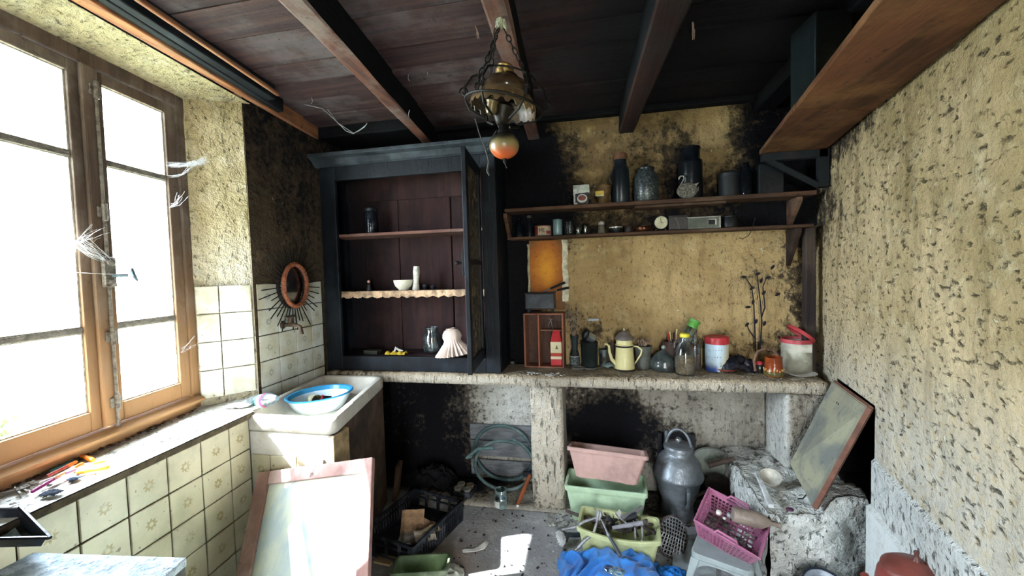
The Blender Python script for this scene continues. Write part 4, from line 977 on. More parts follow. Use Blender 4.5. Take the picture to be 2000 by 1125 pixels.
for i, (px_, py_, z_, w_, h_, rx_, rz_, lb, nm, cl) in enumerate(((806, 1018, .10, .13, .12, 52, 15, 'torn brown cardboard standing at the back of the black crate', 'cardboard', 'a08060'), (832, 1030, .08, .10, .08, 30, -20, 'small brown card flap right of the standing cardboard in the crate', 'cardboard', '94785e'),
        (830, 1045, .095, .11, .09, 14, 35, 'pale printed page lying across the crate papers', 'paper', 'b9ae9c'), (803, 1052, .06, .14, .10, 10, 5, 'greyish sheet lowest in the black crate', 'paper', '8f8b84'), (845, 1034, .105, .08, .05, 22, 60, 'narrow brownish sheet leaning on the crate side', 'paper', 'a29274'))):
    p = pix(px_, py_, z=z_); b = MB(); n = 6
    vs = [[b.b.verts.new((-w_/2+w_*a/n, -h_/2+h_*c_/n, .006*math.sin(a*1.3+i)+.004*math.sin(c_*2+i*2))) for c_ in range(n+1)] for a in range(n+1)]
    for a in range(n):
        for c_ in range(n): b.b.faces.new((vs[a][c_], vs[a][c_+1], vs[a+1][c_+1], vs[a+1][c_]))
    o = b.build(nm, mat(cl, rough=.9, dirt=.45, scale=16), None, solid=.0015); o.location = p; o.rotation_euler = (math.radians(rx_), 0, math.radians(rz_)); tag(o, lb, nm)
t_ = thing('seed_tray', 'small dark tray of four pots behind the black crate', 'tray', (-.905, 2.60, .020), (0, 0, -.1))
b = MB(); b.box(-.07, .07, -.06, .06, 0, .004).box(-.07, -.066, -.06, .06, 0, .035).box(.066, .07, -.06, .06, 0, .035).box(-.07, .07, -.06, -.056, 0, .035).box(-.07, .07, .056, .06, 0, .035); b.build('tray_body', M_blackpl, t_)
for i in range(4):
    x_, y_ = (-.033 if i % 2 else .033), (-.028 if i < 2 else .028)
    lathe_part('pot', [(0, .004), (.02, .004), (.026, .045), (.028, .045), (.026, .050), (.0, .048)], mat(['7b7a72', '8f8c80', '6a5a48', '84806c'][i], dirt=.4), t_, 12, T(x_, y_, 0))
t_ = thing('glass_jar', 'open glass jar with a white label on the floor near the hose', 'jar', spot(979, 997, .019, .04))
lathe_part('jar_body', [(0, .004), (.036, .004), (.042, .012), (.043, .08), (.035, .095), (.036, .11), (.039, .112), (.039, .118), (.034, .118), (.031, .097), (.039, .08), (.038, .014), (0, .008)], glassmat('c3d6d4', .25, '9fb4b2', .08, .5), t_, 24)
b = MB(); n = 8
for i in range(n):
    a0 = math.radians(-150+60*i/n); a1 = math.radians(-150+60*(i+1)/n); r_ = .0438
    b.poly([(r_*math.cos(a0), r_*math.sin(a0), .015), (r_*math.cos(a1), r_*math.sin(a1), .015), (r_*math.cos(a1), r_*math.sin(a1), .055), (r_*math.cos(a0), r_*math.sin(a0), .055)])
b.build('label', mat('d9dcd6', rough=.8, dirt=.15), t_, label='blank white paper label')
s0 = pix(1010, 992, z=.02); s1 = Vector((-.447, 2.62, .30)); s1 = pix(1036, 925, y=2.66)
b = MB(); b.tube([s0+Vector((0, 0, .01)), s0*.5+s1*.5+Vector((0, 0, .003)), s1], [.012, .014, .015], 10); b.build
t_ = thing('hammer', 'wooden hammer handle propped against the plastered pier', 'hammer', s0)
d_ = s1-s0
b.b.free(); b = MB(); b.tube([Vector((0, 0, .012)), d_*.45+Vector((0, 0, .006)), d_*.97], [.011, .014, .012], 10); b.build('handle', mat('94522e', rough=.6, dirt=.2, stretch=(1, 1, .2)), t_, smooth=True)
b = MB(); b.tube([Vector((0, 0, .004)), Vector((0, 0, .011))+d_*.04], .014, 10); b.build('metal_ferrule', mat('c9cdd0', rough=.3, metal=.8), t_)
b = MB(); b.box(-.05, .04, -.014, .014, -.014, .014); o = b.build('hammer_head', mat('23262b', rough=.5, metal=.6), t_, bevel=.003); o.location = d_*.99
# hose
t_ = thing('garden_hose', 'coiled grey-green garden hose leaning at the back of the left recess', 'hose', (-.66, 2.72, .02))
pts = []
for k_ in range(100):
    a = 2*PI*k_/100*2.15+.5; r_ = .185+.012*math.sin(a*.5); dr = k_/100
    pts.append((r_*math.cos(a)*1.12+.02*dr, .02+.05*math.sin(a*.47)-.05*dr, .205+r_*math.sin(a)*(.92 if dr > .5 else 1.0)+(-.03 if dr > .46 else .012)))
b = MB(); b.tube(pts, .0115, 10); b.build('hose_coil', mat('445a5a', rough=.6, dirt=.3, dirtcol='7f8a86'), t_, smooth=True)
b = MB(); b.tube([(-.21, -.04, .22), (-.24, -.06, .215), (-.15, -.07, .29), (-.04, -.07, .30)], .0115, 10); b.build('hose_end', mat('5e7a7a', rough=.6, dirt=.3), t_, smooth=True)
p_ = pix(742, 960, z=.05)
t_ = thing('wood_offcut', 'short dark board standing in shadow beside the sink', 'board', (-1.36, 2.50, .002), (0, math.radians(8), .2))
b = MB(); b.box(-.012, .012, -.05, .05, 0, .24); b.build('board_body', mat('6d5546', stretch=(1, 1, .2)), t_, bevel=.003)
t_ = thing('wood_offcut', 'pale flat wood offcut on the floor below the black crate', 'board', pix(752, 1096, z=.003), (0, 0, -.1))
b = MB(); b.box(-.05, .05, -.03, .03, 0, .012); b.build('board_body', mat('b39c74', stretch=(.3, 1, 1)), t_, bevel=.002)
# dark bag deep in the left recess
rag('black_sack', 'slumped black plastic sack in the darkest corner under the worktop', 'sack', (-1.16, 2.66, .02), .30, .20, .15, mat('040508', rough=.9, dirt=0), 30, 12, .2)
# ---- green planter lying at the bottom edge
def planter(name, label, loc, rot, w_, d_, h_, taper, rim, m_, cat='planter', thick=.004, feet=False, rimdrop=.018, sag=0):
    t_ = thing(name, label, cat, loc, rot)
    b = MB(); W0, D0 = w_*taper, d_*taper**.8
    def ring(w__, d__, z, r_=.018): return rounded_rect(w__, d__, z, r_)
    L = [ring(W0-thick*2, D0-thick*2, thick), ring(w_-thick*2, d_-thick*2, h_-.001)]
    outer = [ring(W0, D0, 0), ring(w_-.004, d_-.004, h_-rimdrop)]
    allr = [L[0], L[1], ring(w_+rim*2-.006, d_+rim*2-.006, h_), ring(w_+rim*2, d_+rim*2, h_-.004), ring(w_+rim*2-.002, d_+rim*2-.002, h_-rimdrop), ring(w_, d_, h_-rimdrop-.001), outer[0]]
    vr = [[b.b.verts.new(p) for p in r_] for r_ in allr]
    for A, B in zip(vr, vr[1:]):
        for k_ in range(len(A)): b.b.faces.new((A[k_], A[(k_+1) % len(A)], B[(k_+1) % len(A)], B[k_]))
    b.b.faces.new(vr[0]); b.b.faces.new(vr[-1][::-1])
    if sag:
        for v in b.b.verts:
            if v.co.z > h_*.5 and v.co.y < 0: v.co.z -= sag*max(0, 1-(v.co.x/(w_*.5))**2); v.co.y -= sag*.5*max(0, 1-(v.co.x/(w_*.5))**2)
    b.build('planter_body', m_, t_, smooth=False, bevel=0)
    b = MB(); 
    for s in (-1, 1): b.box(s*W0*.36-.03, s*W0*.36+.03, -D0/2+.01, D0/2-.01, -.006, .0)
    b.build('foot', m_, t_)
    return t_
def rounded_rect(w_, d_, z, r_, n=4, div=6):
    pts = []
    for (cx, cy, a0) in ((w_/2-r_, d_/2-r_, 0), (-w_/2+r_, d_/2-r_, 90), (-w_/2+r_, -d_/2+r_, 180), (w_/2-r_, -d_/2+r_, 270)):
        for k_ in range(n+1):
            a = math.radians(a0+90*k_/n); pts.append(Vector((cx+r_*math.cos(a), cy+r_*math.sin(a), z)))
        nxt = None
        # extra points along the long sides let them sag
        if a0 in (90, 270): pass
        if a0 in (0, 180):
            sgn = -1 if a0 == 0 else 1; x0 = pts[-1].x; x1 = -x0
            for q_ in range(1, div): pts.append(Vector((x0+(x1-x0)*q_/div, pts[-1].y if q_ > 1 else pts[-1].y, z)))
    return pts
M_grn = mat('a9c2a4', rough=.6, dirt=.25, dirtcol='6a7a62', var=.15)
planter('green_planter', 'olive green plastic planter lying near the leaning door panel', (-.86, 1.80, .004), (math.radians(-8), 0, math.radians(14)), .26, .15, .10, .85, .008, mat('56684a', rough=.5, dirt=.5, dirtcol='a5ae98', scale=8))
rag('plastic_bag', 'white plastic bag crumpled beside the olive planter', 'bag', (-.72, 1.84, .003), .12, .20, .05, mat('d9ddd2', rough=.5, var=.1, dirt=.1), 18, 21, .4)
planter('pale_green_planter', 'pale mint green plastic planter under the pink one', (.035, 2.49, .022), (0, 0, math.radians(-3)), .455, .21, .215, .86, .010, M_grn, rimdrop=.028)
planter('pink_planter', 'dusty pink plastic planter stacked on the mint green one', (.040, 2.475, .262), (math.radians(-15), math.radians(2.5), math.radians(-4)), .44, .20, .165, .80, .014, mat('ad8c84', rough=.6, var=.12, dirt=.2), rimdrop=.022)
planter('yellow_green_planter', 'yellowish green planter with a sagging front holding old tools', (.09, 2.20, .006), (0, math.radians(1.5), math.radians(-5)), .40, .19, .155, .88, .012, mat('b4bb8c', rough=.6, dirt=.25, var=.15, dirtcol='7e8260'), rimdrop=.022, sag=.022)
M_steel = mat('9b9da0', rough=.45, metal=.6, dirt=.4, dirtcol='55504a', scale=40, bump=.3)
M_rust = mat('5c5350', rough=.7, metal=.4, dirt=.5, dirtcol='39322e', scale=40, bump=.4)
# ---- tools in the yellow-green planter
def tubething(name, label, cat, parts, loc=(0, 0, 0), group=None):
    loc = Vector(loc); t_ = thing(name, label, cat, loc, group=group)
    for nm, pts, r, m_ in parts:
        b = MB(); b.tube([Vector(p)-loc for p in pts], r, 10); b.build(nm, m_, t_, smooth=True)
    return t_
def PX(px, py, y): return pix(px, py, y=y)
tubething('pliers', 'long grey pliers straddling the sagging front of the tool planter', 'pliers', [
    ('handle', [PX(1167, 1016, 2.16), PX(1160, 1040, 2.12), PX(1140, 1058, 2.10), PX(1124, 1075, 2.08)], [.006, .008, .008, .007], M_steel),
    ('handle', [PX(1168, 1010, 2.17), PX(1140, 1019, 2.15), PX(1122, 1030, 2.13), PX(1098, 1034, 2.11)], [.006, .008, .008, .007], M_steel),
    ('jaw', [PX(1166, 1018, 2.16), PX(1168, 1004, 2.17), PX(1171, 996, 2.18)], [.009, .010, .004], M_steel),
    ('jaw', [PX(1170, 1016, 2.16), PX(1174, 1004, 2.17), PX(1173, 997, 2.18)], [.007, .009, .003], M_steel)], PX(1168, 1012, 2.16))
tubething('iron_bar', 'dark iron bar resting across the left end of the tool planter', 'bar', [('bar_body', [PX(1107, 998, 2.40), PX(1145, 1012, 2.26), PX(1185, 1024, 2.20)], [.009, .010, .010], M_rust)], PX(1145, 1012, 2.26))
tubething('file', 'long thin file slanting down from the tool planter onto the blue cloth', 'file', [
    ('tang', [PX(1158, 989, 2.22), PX(1176, 1018, 2.15)], [.002, .004], M_steel), ('blade', [PX(1176, 1018, 2.15), PX(1188, 1044, 2.09)], [.005, .006], M_steel), ('collar', [PX(1187, 1042, 2.09), PX(1190, 1048, 2.08)], .010, M_steel),
    ('handle', [PX(1189, 1047, 2.08), PX(1202, 1068, 2.03), PX(1212, 1087, 1.99)], [.007, .009, .009], mat('4d565e', rough=.5))], PX(1188, 1044, 2.09))
tubething('claw_hammer', 'old hammer with a round striking face lying on top of the tool planter', 'hammer', [
    ('handle', [PX(1196, 1031, 2.17), PX(1225, 1026, 2.17), PX(1258, 1021, 2.18)], [.009, .012, .012], mat('8d8c94', rough=.7)), ('hammer_head', [PX(1256, 1021, 2.18), PX(1266, 1020, 2.18)], [.014, .017], M_rust)], PX(1225, 1026, 2.17))
tubething('pipe_end', 'short grey pipe pointing up to the right out of the tool planter', 'pipe', [('pipe_body', [PX(1215, 1012, 2.22), PX(1236, 1002, 2.26), PX(1253, 991, 2.30)], .012, M_steel), ('bore', [PX(1252, 991.5, 2.298), PX(1254, 990.2, 2.302)], .009, mat('15161a'))], PX(1236, 1002, 2.26))
tubething('dark_grip', 'thick black rubber grip under the grey pipe in the tool planter', 'grip', [('grip_body', [PX(1222, 1015, 2.22), PX(1234, 1010, 2.23), PX(1243, 1006, 2.24)], [.010, .016, .017], mat('20232a', rough=.6))], PX(1234, 1010, 2.23))
b = MB()
for x in (1240, 1254): b.tube([PX(x, 1030, 2.13), PX(x+1, 1055, 2.12)], .005, 8)
b.tube([PX(1241, 1055, 2.12), PX(1247, 1062, 2.12), PX(1255, 1055, 2.12)], .005, 8)
o = b.build('shackle', M_steel, None, smooth=True); tag(o, 'grey steel U-shaped shackle hanging over the planter front', 'shackle')
rnd = random.Random(11)
bits = [('steel_scrap', 'small pile of dark iron fittings filling the tool planter', M_rust)]
junk = [(1192, 1018, 'curved dark scraper blade left of the planter middle', 'blade'), (1206, 1008, 'crumpled white paper between the tools in the planter', 'paper'), (1218, 1020, 'white plastic tag lying among the planter tools', 'tag'), (1232, 1018, 'flat dark hinge plate among the planter tools', 'hinge'), (1200, 1022, 'bent black bracket at the planter middle', 'bracket'), (1244, 1014, 'grey cloth-like strip at the right of the planter tools', 'strip')]
for i, (px_, py_, lb, ct) in enumerate(junk):
    p = PX(px_, py_, 2.24); b = MB(); col = ['3a3c42', 'd2d4d2', 'e2e4e2', '34363a', '1c1e22', '75767c'][i]
    n = 5; w_, h_ = .05+.02*(i % 3), .028
    vs = [[b.b.verts.new((-w_/2+w_*a/n, -h_/2+h_*c_/3, .010*math.sin(a*1.1+i*2)+.004*c_)) for c_ in range(4)] for a in range(n+1)]
    for a in range(n):
        for c_ in range(3): b.b.faces.new((vs[a][c_], vs[a][c_+1], vs[a+1][c_+1], vs[a+1][c_]))
    o = b.build(ct if ct != 'paper' else 'crumpled_paper', mat(col, rough=.6), None, solid=.003); o.location = p; o.rotation_euler = (.3*i, .2, i*1.1); tag(o, lb, ct)
b = MB()
for i in range(46):
    x_, y_ = rnd.uniform(-.15, .16), rnd.uniform(-.06, .06); a = Vector((.12+x_, 2.27+y_, .09+rnd.uniform(0, .035))); d = Vector((rnd.uniform(-1, 1), rnd.uniform(-.6, .6), rnd.uniform(-.2, .3))).normalized()*rnd.uniform(.02, .05)
    b.tube([a-d, a+d], rnd.uniform(.003, .010), 6)
o = b.build('nails_and_scraps', M_rust, None); o['kind'] = 'stuff'; tag(o, 'heap of dark nails and iron scraps in the yellowish planter', 'scrap')
# ---- scrubbing brush
bp = spot(1100, 1066, 0, .0)
t_ = thing('scrubbing_brush', 'round white-bristled brush lying left of the blue cloth', 'brush', (bp.x-.0, bp.y+.01, .042), (0, 0, math.radians(38)))
b = MB(); rnd = random.Random(5)
for i in range(260):
    a = rnd.uniform(0, 2*PI); r_ = .036*math.sqrt(rnd.random()); y_, z_ = r_*math.cos(a), r_*math.sin(a)
    b.tube([(.0, y_*.8, z_*.8), (-.026+.006*rnd.random(), y_*1.15, z_*1.15)], .0016, 4, cap=True)
b.build('bristles', mat('dadcdc', rough=.9, dirt=.1), t_)
lathe_part('ferrule', [(0, -.002), (.033, -.002), (.030, .012), (.014, .03), (.012, .05), (0, .05)], mat('3a4048', rough=.5), t_, 20, RY(90))
b = MB(); b.tube([(.04, 0, 0), (.08, -.003, -.012), (.15, -.012, -.024), (.21, -.02, -.026)], [.012, .013, .011, .010], 10); b.build('handle', mat('2b3340', rough=.5), t_, smooth=True)
# ---- blue cloth
def blue_cloth():
    n = 110; b = MB(); g = []
    for j in range(n+1):
        row = []
        for i in range(n+1):
            u, v = i/n*2-1, j/n*2-1
            th = math.atan2(v, u); rad = max(abs(u), abs(v))
            lim = 1+.16*noise.noise(Vector((math.cos(th)*1.6, math.sin(th)*1.6, 4)))
            x, y = u*.255*lim, v*.27*lim
            q = Vector((x*7, y*7, 2)); wq = q+Vector((noise.noise(q*.6), noise.noise(q*.6+Vector((7, 7, 7))), 0))*1.6
            sa = lambda v_: math.sqrt(v_*v_+.006)
            r1 = 1-sa(noise.noise(Vector((wq.x*1.1+wq.y*.5, wq.y*.45, 1))))*2.8; r2 = 1-sa(noise.noise(wq*2.2+Vector((3, 1, 5))))*2.4
            hump = .05*math.exp(-((x+.02)/.2)**2-((y-.08)/.22)**2)+.06*math.exp(-((x-.10)/.09)**2-((y-.10)/.12)**2)
            edge = sstep(1.0, .82, rad)
            z = .006+edge*(hump+.042*max(0, r1)+.013*max(0, r2))+.004*max(0, r1)
            row.append(b.b.verts.new((x+.012*r1, y+.01*r2, z)))
        g.append(row)
    for j in range(n):
        for i in range(n): b.b.faces.new((g[j][i], g[j][i+1], g[j+1][i+1], g[j+1][i]))
    t = NT('blue_cotton'); P = t.coord('obj'); n1 = t.noise(P, 12, 4, .6); n2 = t.noise(P, 300, 2, .5)
    t.color(t.mix(t.ramp(n1, .35, .7), '1766b8', '2a83d6')); t.bump(n2, .15, .002); t.set(Roughness=.8); t.b.inputs['Sheen Weight'].default_value = .3
    o = b.build('blue_cloth', t.m, None, smooth=True); o.modifiers.clear(); md = o.modifiers.new('solid', 'SOLIDIFY'); md.thickness = .0025; md.offset = -1
    o.location = (.035, 1.87, .002); return tag(o, 'bright blue cloth heaped on the floor in front of the tool planter', 'cloth')
blue_cloth()
rag('blue_cloth_scrap', 'separate blue cloth end lying right of the main blue heap', 'cloth', (.335, 2.02, .003), .17, .16, .05, mat('1f74c4', rough=.8, var=.2, dirt=.05), 22, 15, .5)
rag('clear_plastic_film', 'crinkled clear plastic film lying on the blue cloth', 'plastic film', (.07, 1.93, .085), .16, .07, .02, glassmat('cfe6ee', .35, 'a8c6cc', .1, .6), 16, 31, -.4)
# ---- milk can
cp_ = Vector((.455, 2.56, .019))
t_ = thing('milk_can', 'large dented grey metal milk can with a lid and hoop handle', 'milk can', cp_, (0, math.radians(1.5), math.radians(-20)))
M_zinc = mat('7f868c', rough=.42, metal=.55, dirt=.45, dirtcol='4c4846', scale=12, bump=.3, var=.3)
zt = lambda py: zat(py, 1325, cp_)-cp_.z
z_sh, z_wide, z_foot = zt(905), zt(925), zt(985)
lathe_part('can_body', [(0, 0), (.088, 0), (.092, .008), (.092, .055), (.086, .075), (.090, .095), (.114, .16), (.132, .25), (.140, z_wide-.01), (.1435, z_wide), (.1435, z_wide+.012), (.138, z_wide+.02), (.125, z_sh+.015), (.098, z_sh+.050), (.080, z_sh+.065), (.076, z_sh+.075), (.076, z_sh+.10), (.082, z_sh+.105), (.082, z_sh+.115), (0, z_sh+.115)], M_zinc, t_, 40)
zl = z_sh+.115
lathe_part('lid', [(0, zl+.012), (.02, zl+.012), (.055, zl+.006), (.080, zl+.002), (.084, zl-.004), (.084, zl-.022), (.080, zl-.022)], M_zinc, t_, 36)
b = MB(); b.ball((0, 0, zl+.030), .019, 2); b.tube([(0, 0, zl+.008), (0, 0, zl+.02)], .008, 8); b.build('lid_knob', mat('a7abad', rough=.3, metal=.8), t_, smooth=True)
b = MB(); b.tube([(.072*math.cos(a), .0, zl-.03+.125*math.sin(a)) for a in [PI*k_/18 for k_ in range(19)]], .0085, 8); b.build('hoop_handle', M_zinc, t_, smooth=True)
b = MB(); b.tube([(.075, -.105, z_wide-.02), (.085, -.16, z_wide-.02), (.085, -.165, z_wide-.08), (.072, -.115, z_wide-.13)], [.011, .010, .010, .011], 10); b.build('side_handle', M_zinc, t_, smooth=True)
b = MB(); b.tube([(-.07, .02, z_sh+.09), (-.075, .02, z_sh+.18)], .011, 8); b.build('spout_pipe', M_zinc, t_, smooth=True)
# dark shutter board behind the can
b = MB(); b.box(-.105, .105, -.012, .012, 0, .60).box(-.115, -.09, -.02, .02, 0, .60).box(.09, .115, -.02, .02, 0, .60)
for z in (.12, .3, .48): b.box(-.09, .09, -.018, .018, z-.012, z+.012)
sb = pix(1320, 850, y=2.80); o = b.build('dark_frame_board', mat('1a1c20', rough=.6, dirt=.2), None, bevel=.003); o.location = (sb.x, 2.79, .02); o.scale = (1, 1, (sb.z)/.60); tag(o, 'upright black framed board behind the milk can', 'board')
# cream plate / drum behind, charred pots
t_ = thing('pan_cover', 'large pale round pan cover standing against the recess wall', 'lid', (.70, 2.74, .21), (math.radians(78), 0, math.radians(-15)))
lathe_part('disc', [(0, 0), (.10, .002), (.145, .010), (.15, .014), (.15, .018), (.10, .012), (0, .010)], mat('8f968c', rough=.6, dirt=.5, dirtcol='4b4a40'), t_, 36)
lathe_part('rim', [(.145, .008), (.154, .010), (.154, .02), (.145, .02), (.145, .008)], mat('5c625c', rough=.5), t_, 36)
t_ = thing('charred_saucepan', 'blackened saucepan with a stub handle above the pink basket', 'saucepan', (.70, 2.60, .145), (math.radians(20), math.radians(-10), .4))
lathe_part('pan_body', [(0, 0), (.065, 0), (.075, .012), (.078, .07), (.082, .074), (.075, .074), (.07, .014), (0, .008)], mat('2e2824', rough=.7, dirt=.4, dirtcol='544a42'), t_, 28)
b = MB(); b.tube([(-.07, 0, .06), (-.13, -.01, .075), (-.20, -.02, .085)], [.012, .010, .009], 10); b.build('handle', mat('3a2f2a', rough=.7), t_, smooth=True)
t_ = thing('charred_kettle', 'sooty round kettle shape at the back right of the recess', 'kettle', (.86, 2.62, .17), (math.radians(35), 0, .3))
lathe_part('kettle_body', [(0, 0), (.05, 0), (.072, .02), (.078, .05), (.065, .085), (.035, .10), (.032, .11), (.028, .11), (.028, .09), (0, .08)], mat('2a2320', rough=.7, dirt=.4, dirtcol='4e443c'), t_, 28)
b = MB(); b.tube([(.06, 0, .05), (.10, 0, .09), (.115, 0, .12)], [.014, .010, .009], 8); b.build('spout', mat('2a2320', rough=.7), t_, smooth=True)
for i, (x, y, z, r_, lb) in enumerate(((.665, 2.50, .03, .07, 'rusty brown iron pot half hidden by the pink basket'), (.685, 2.70, .02, .075, 'black iron cauldron low at the back of the recess'))):
    t_ = thing('iron_pot', lb, 'pot', (x, y, .02)); lathe_part('pot_body', [(0, 0), (r_*.6, 0), (r_*.95, .05), (r_, .10), (r_*.92, .14), (r_*.96, .15), (r_*.88, .15), (r_*.9, .10), (r_*.5, .01), (0, .01)], mat(['463630', '211e1e'][i], rough=.75, dirt=.4), t_, 28)
    b = MB(); b.tube([(r_*.93*math.cos(a), 0, .145+r_*.55*math.sin(a)) for a in [PI*k_/14 for k_ in range(15)]], .004, 6); b.build('bail_handle', M_rust, t_)
tubething('short_pipe', 'brown wooden tube lying on the round lid', 'stick', [('tube_body', [PX(1383, 909, 2.62), PX(1410, 902, 2.62), PX(1433, 897, 2.64)], [.017, .016, .015], mat('54463e', dirt=.4))], PX(1410, 902, 2.62))
# ---- grill / wire waffle iron
g0 = pix(1315, 1070, z=0)
t_ = thing('wire_basket_grill', 'dark oval wire grill leaning on the foot of the milk can', 'grill', (.375, 2.25, .078), (math.radians(52), math.radians(22), 0))
b = MB(); b.tube([(.075*math.cos(a), .10*math.sin(a), 0) for a in [2*PI*k_/36 for k_ in range(36)]], .005, 8, closed=True); b.tube([(.078*math.cos(a), .103*math.sin(a), -.022) for a in [2*PI*k_/36 for k_ in range(36)]], .004, 8, closed=True); b.build('rim', M_rust, t_)
b = MB()
for i in range(-4, 5):
    x = i*.0165; h_ = .10*math.sqrt(max(0, 1-(x/.075)**2)); b.tube([(x, -h_, 0), (x*.8, 0, .018), (x, h_, 0)], .0032, 5)
for i in range(-5, 6):
    y = i*.018; h_ = .075*math.sqrt(max(0, 1-(y/.10)**2)); b.tube([(-h_, y, 0), (0, y, .020), (h_, y, 0)], .0032, 5)
b.build('wires', M_steel, t_)
lathe_part('back_plate', [(0, -.02), (.07, -.02), (.072, -.014), (0, -.014)], mat('1b1d20', rough=.6), t_, 30, Matrix.Diagonal((1, 1.32, 1, 1)))
# ---- flagstone / board on floor under the stool
b = MB(); a0, a1, a2, a3 = pix(1313, 1066, z=0), pix(1400, 1050, z=0), pix(1400, 1180, z=0), pix(1315, 1180, z=0)
b.hexa([(p.x, p.y, .003) for p in (a0, a1, a2, a3)], [(p.x, p.y, .016) for p in (a0, a1, a2, a3)]); o = b.build('floor_slab', mat('9aa2a4', rough=.85, scale=8, dirt=.35, dirtcol='4e5054', world=True), None, bevel=.003); tag(o, 'pale grey square slab lying on the floor under the stool', 'slab')
# ---- footstool
fs = (.60, 1.99)
t_ = thing('footstool', 'small grey plastic footstool with splayed legs under the pink basket', 'stool', (.575, 2.06, .017), (0, 0, math.radians(-24)))
M_stool = mat('8f9a9a', rough=.5, var=.12, dirt=.3, dirtcol='5b5e5c', scale=14)
b = MB(); L = []
for (w_, d_, z, r_) in ((.250, .185, .112, .03), (.262, .197, .118, .034), (.262, .197, .134, .034), (.250, .185, .140, .03)):
    L.append([b.b.verts.new(p) for p in rounded_rect(w_, d_, z, r_)])
for A, B in zip(L, L[1:]):
    for k_ in range(len(A)): b.b.faces.new((A[k_], A[(k_+1) % len(A)], B[(k_+1) % len(A)], B[k_]))
b.b.faces.new(L[0][::-1]); b.b.faces.new(L[-1]); b.build('seat', M_stool, t_)
for sx in (-1, 1):
    for sy in (-1, 1):
        b = MB(); x0, y0 = sx*.118, sy*.085; x1, y1 = sx*.140, sy*.105
        def rc(x, y, a, c_, z): return [(x-a, y-c_, z), (x+a, y-c_, z), (x+a, y+c_, z), (x-a, y+c_, z)]
        b.hexa(rc(x1, y1, .013, .010, 0), rc(x0-sx*.008, y0-sy*.006, .020, .014, .114)); b.build('leg', M_stool, t_, bevel=.004)
for sy in (-1, 1):
    b = MB(); n = 12
    for i in range(n):
        xa, xb = -.11+.22*i/n, -.11+.22*(i+1)/n; f = lambda x: .114-.012-.040*(abs(x)/.11)**3
        b.hexa([(xa, sy*.088-.003, f(xa)), (xb, sy*.088-.003, f(xb)), (xb, sy*.088+.003, f(xb)), (xa, sy*.088+.003, f(xa))], [(xa, sy*.088-.003, .115), (xb, sy*.088-.003, .115), (xb, sy*.088+.003, .115), (xa, sy*.088+.003, .115)])
    b.build('apron', M_stool, t_)
# ---- pink basket
def pink_basket():
    t_ = thing('pink_basket', 'pink plastic lattice basket tilted on the grey footstool', 'basket', (.605, 2.12, .19), (math.radians(20), math.radians(16), math.radians(-26)))
    m_ = mat('a06280', rough=.5, var=.2, dirt=.45, dirtcol='7f6470', scale=12)
    W_, D_, H_ = .28, .22, .125; w0, d0 = .22, .165
    def P3(side, u, v):   # side 0 front,1 right,2 back,3 left ; u -1..1 ; v 0..1
        w_ = w0+(W_-w0)*v; d_ = d0+(D_-d0)*v; z = H_*v
        return [(u*w_/2, -d_/2, z), (w_/2, u*d_/2, z), (-u*w_/2, d_/2, z), (-w_/2, -u*d_/2, z)][side]
    N_ = [(0, -1, 0), (1, 0, 0), (0, 1, 0), (-1, 0, 0)]
    for s in range(4):
        b = MB(); nn = Vector(N_[s])*.0035
        def strip(u0, u1, v0, v1):
            q = [Vector(P3(s, u0, v0)), Vector(P3(s, u1, v0)), Vector(P3(s, u1, v1)), Vector(P3(s, u0, v1))]
            b.hexa([p-nn for p in q], [p+nn for p in q])
        strip(-1, 1, 0, .10); strip(-1, 1, .80, .86); strip(-1, -.90, .1, .8); strip(.90, 1, .1, .8)
        if s in (0, 2):
            strip(-1, -.38, .86, 1); strip(.38, 1, .86, 1); strip(-.38, .38, .86, .89)
        else: strip(-1, 1, .86, 1)
        n = 14 if s in (0, 2) else 10
        for i in range(1, n): u = -.9+1.8*i/n; strip(u-.022, u+.022, .1, .8)
        for j in range(1, 5): v = .1+.7*j/5; strip(-.9, .9, v-.018, v+.018)
        b.build('lattice_side', m_, t_)
        if s in (0, 2):
            y = -D_/2 if s == 0 else D_/2
            b = MB(); b.tube([(-.05, y, H_*.98), (-.04, y, H_+.022), (.04, y, H_+.022), (.05, y, H_*.98)], .006, 8); b.build('grip', m_, t_, smooth=True)
    b = MB(); b.tube([P3(0, -1, 1), P3(0, -.4, 1), P3(0, .4, 1), P3(0, 1, 1), P3(1, 0, 1), P3(1, 1, 1), P3(2, 0, 1), P3(2, 1, 1), P3(3, 0, 1)], .006, 8, closed=True); b.build('rim', m_, t_)
    b = MB()
    for i in range(9): x = -w0/2+w0*i/8; b.box(x-.004, x+.004, -d0/2, d0/2, 0, .005)
    for i in range(7): y = -d0/2+d0*i/6; b.box(-w0/2, w0/2, y-.004, y+.004, 0, .005)
    b.build('lattice_floor', m_, t_)
    return t_
pb = pink_basket(); bpy.context.view_layer.update(); PBM = pb.matrix_world.copy()
def inb(x, y, z): return PBM @ Vector((x, y, z))
t_ = thing('stoneware_bottle', 'brownish grey stoneware bottle lying across the pink basket', 'bottle', inb(.0, -.02, .125), (0, 0, 0))
d_ = (pix(1522, 1003, y=2.02)-pix(1432, 1003, y=2.10)); ang = math.atan2(d_.y, d_.x)
t_.rotation_euler = (0, math.radians(90+8), math.radians(-4)); t_.location = pix(1472, 1014, y=2.06)
lathe_part('bottle_body', [(0, -.09), (.030, -.09), (.034, -.085), (.036, .0), (.033, .035), (.016, .065), (.010, .075), (.009, .105), (.012, .107), (.012, .113), (0, .113)], mat('8d7f74', rough=.45, var=.2, dirt=.3), t_, 28)
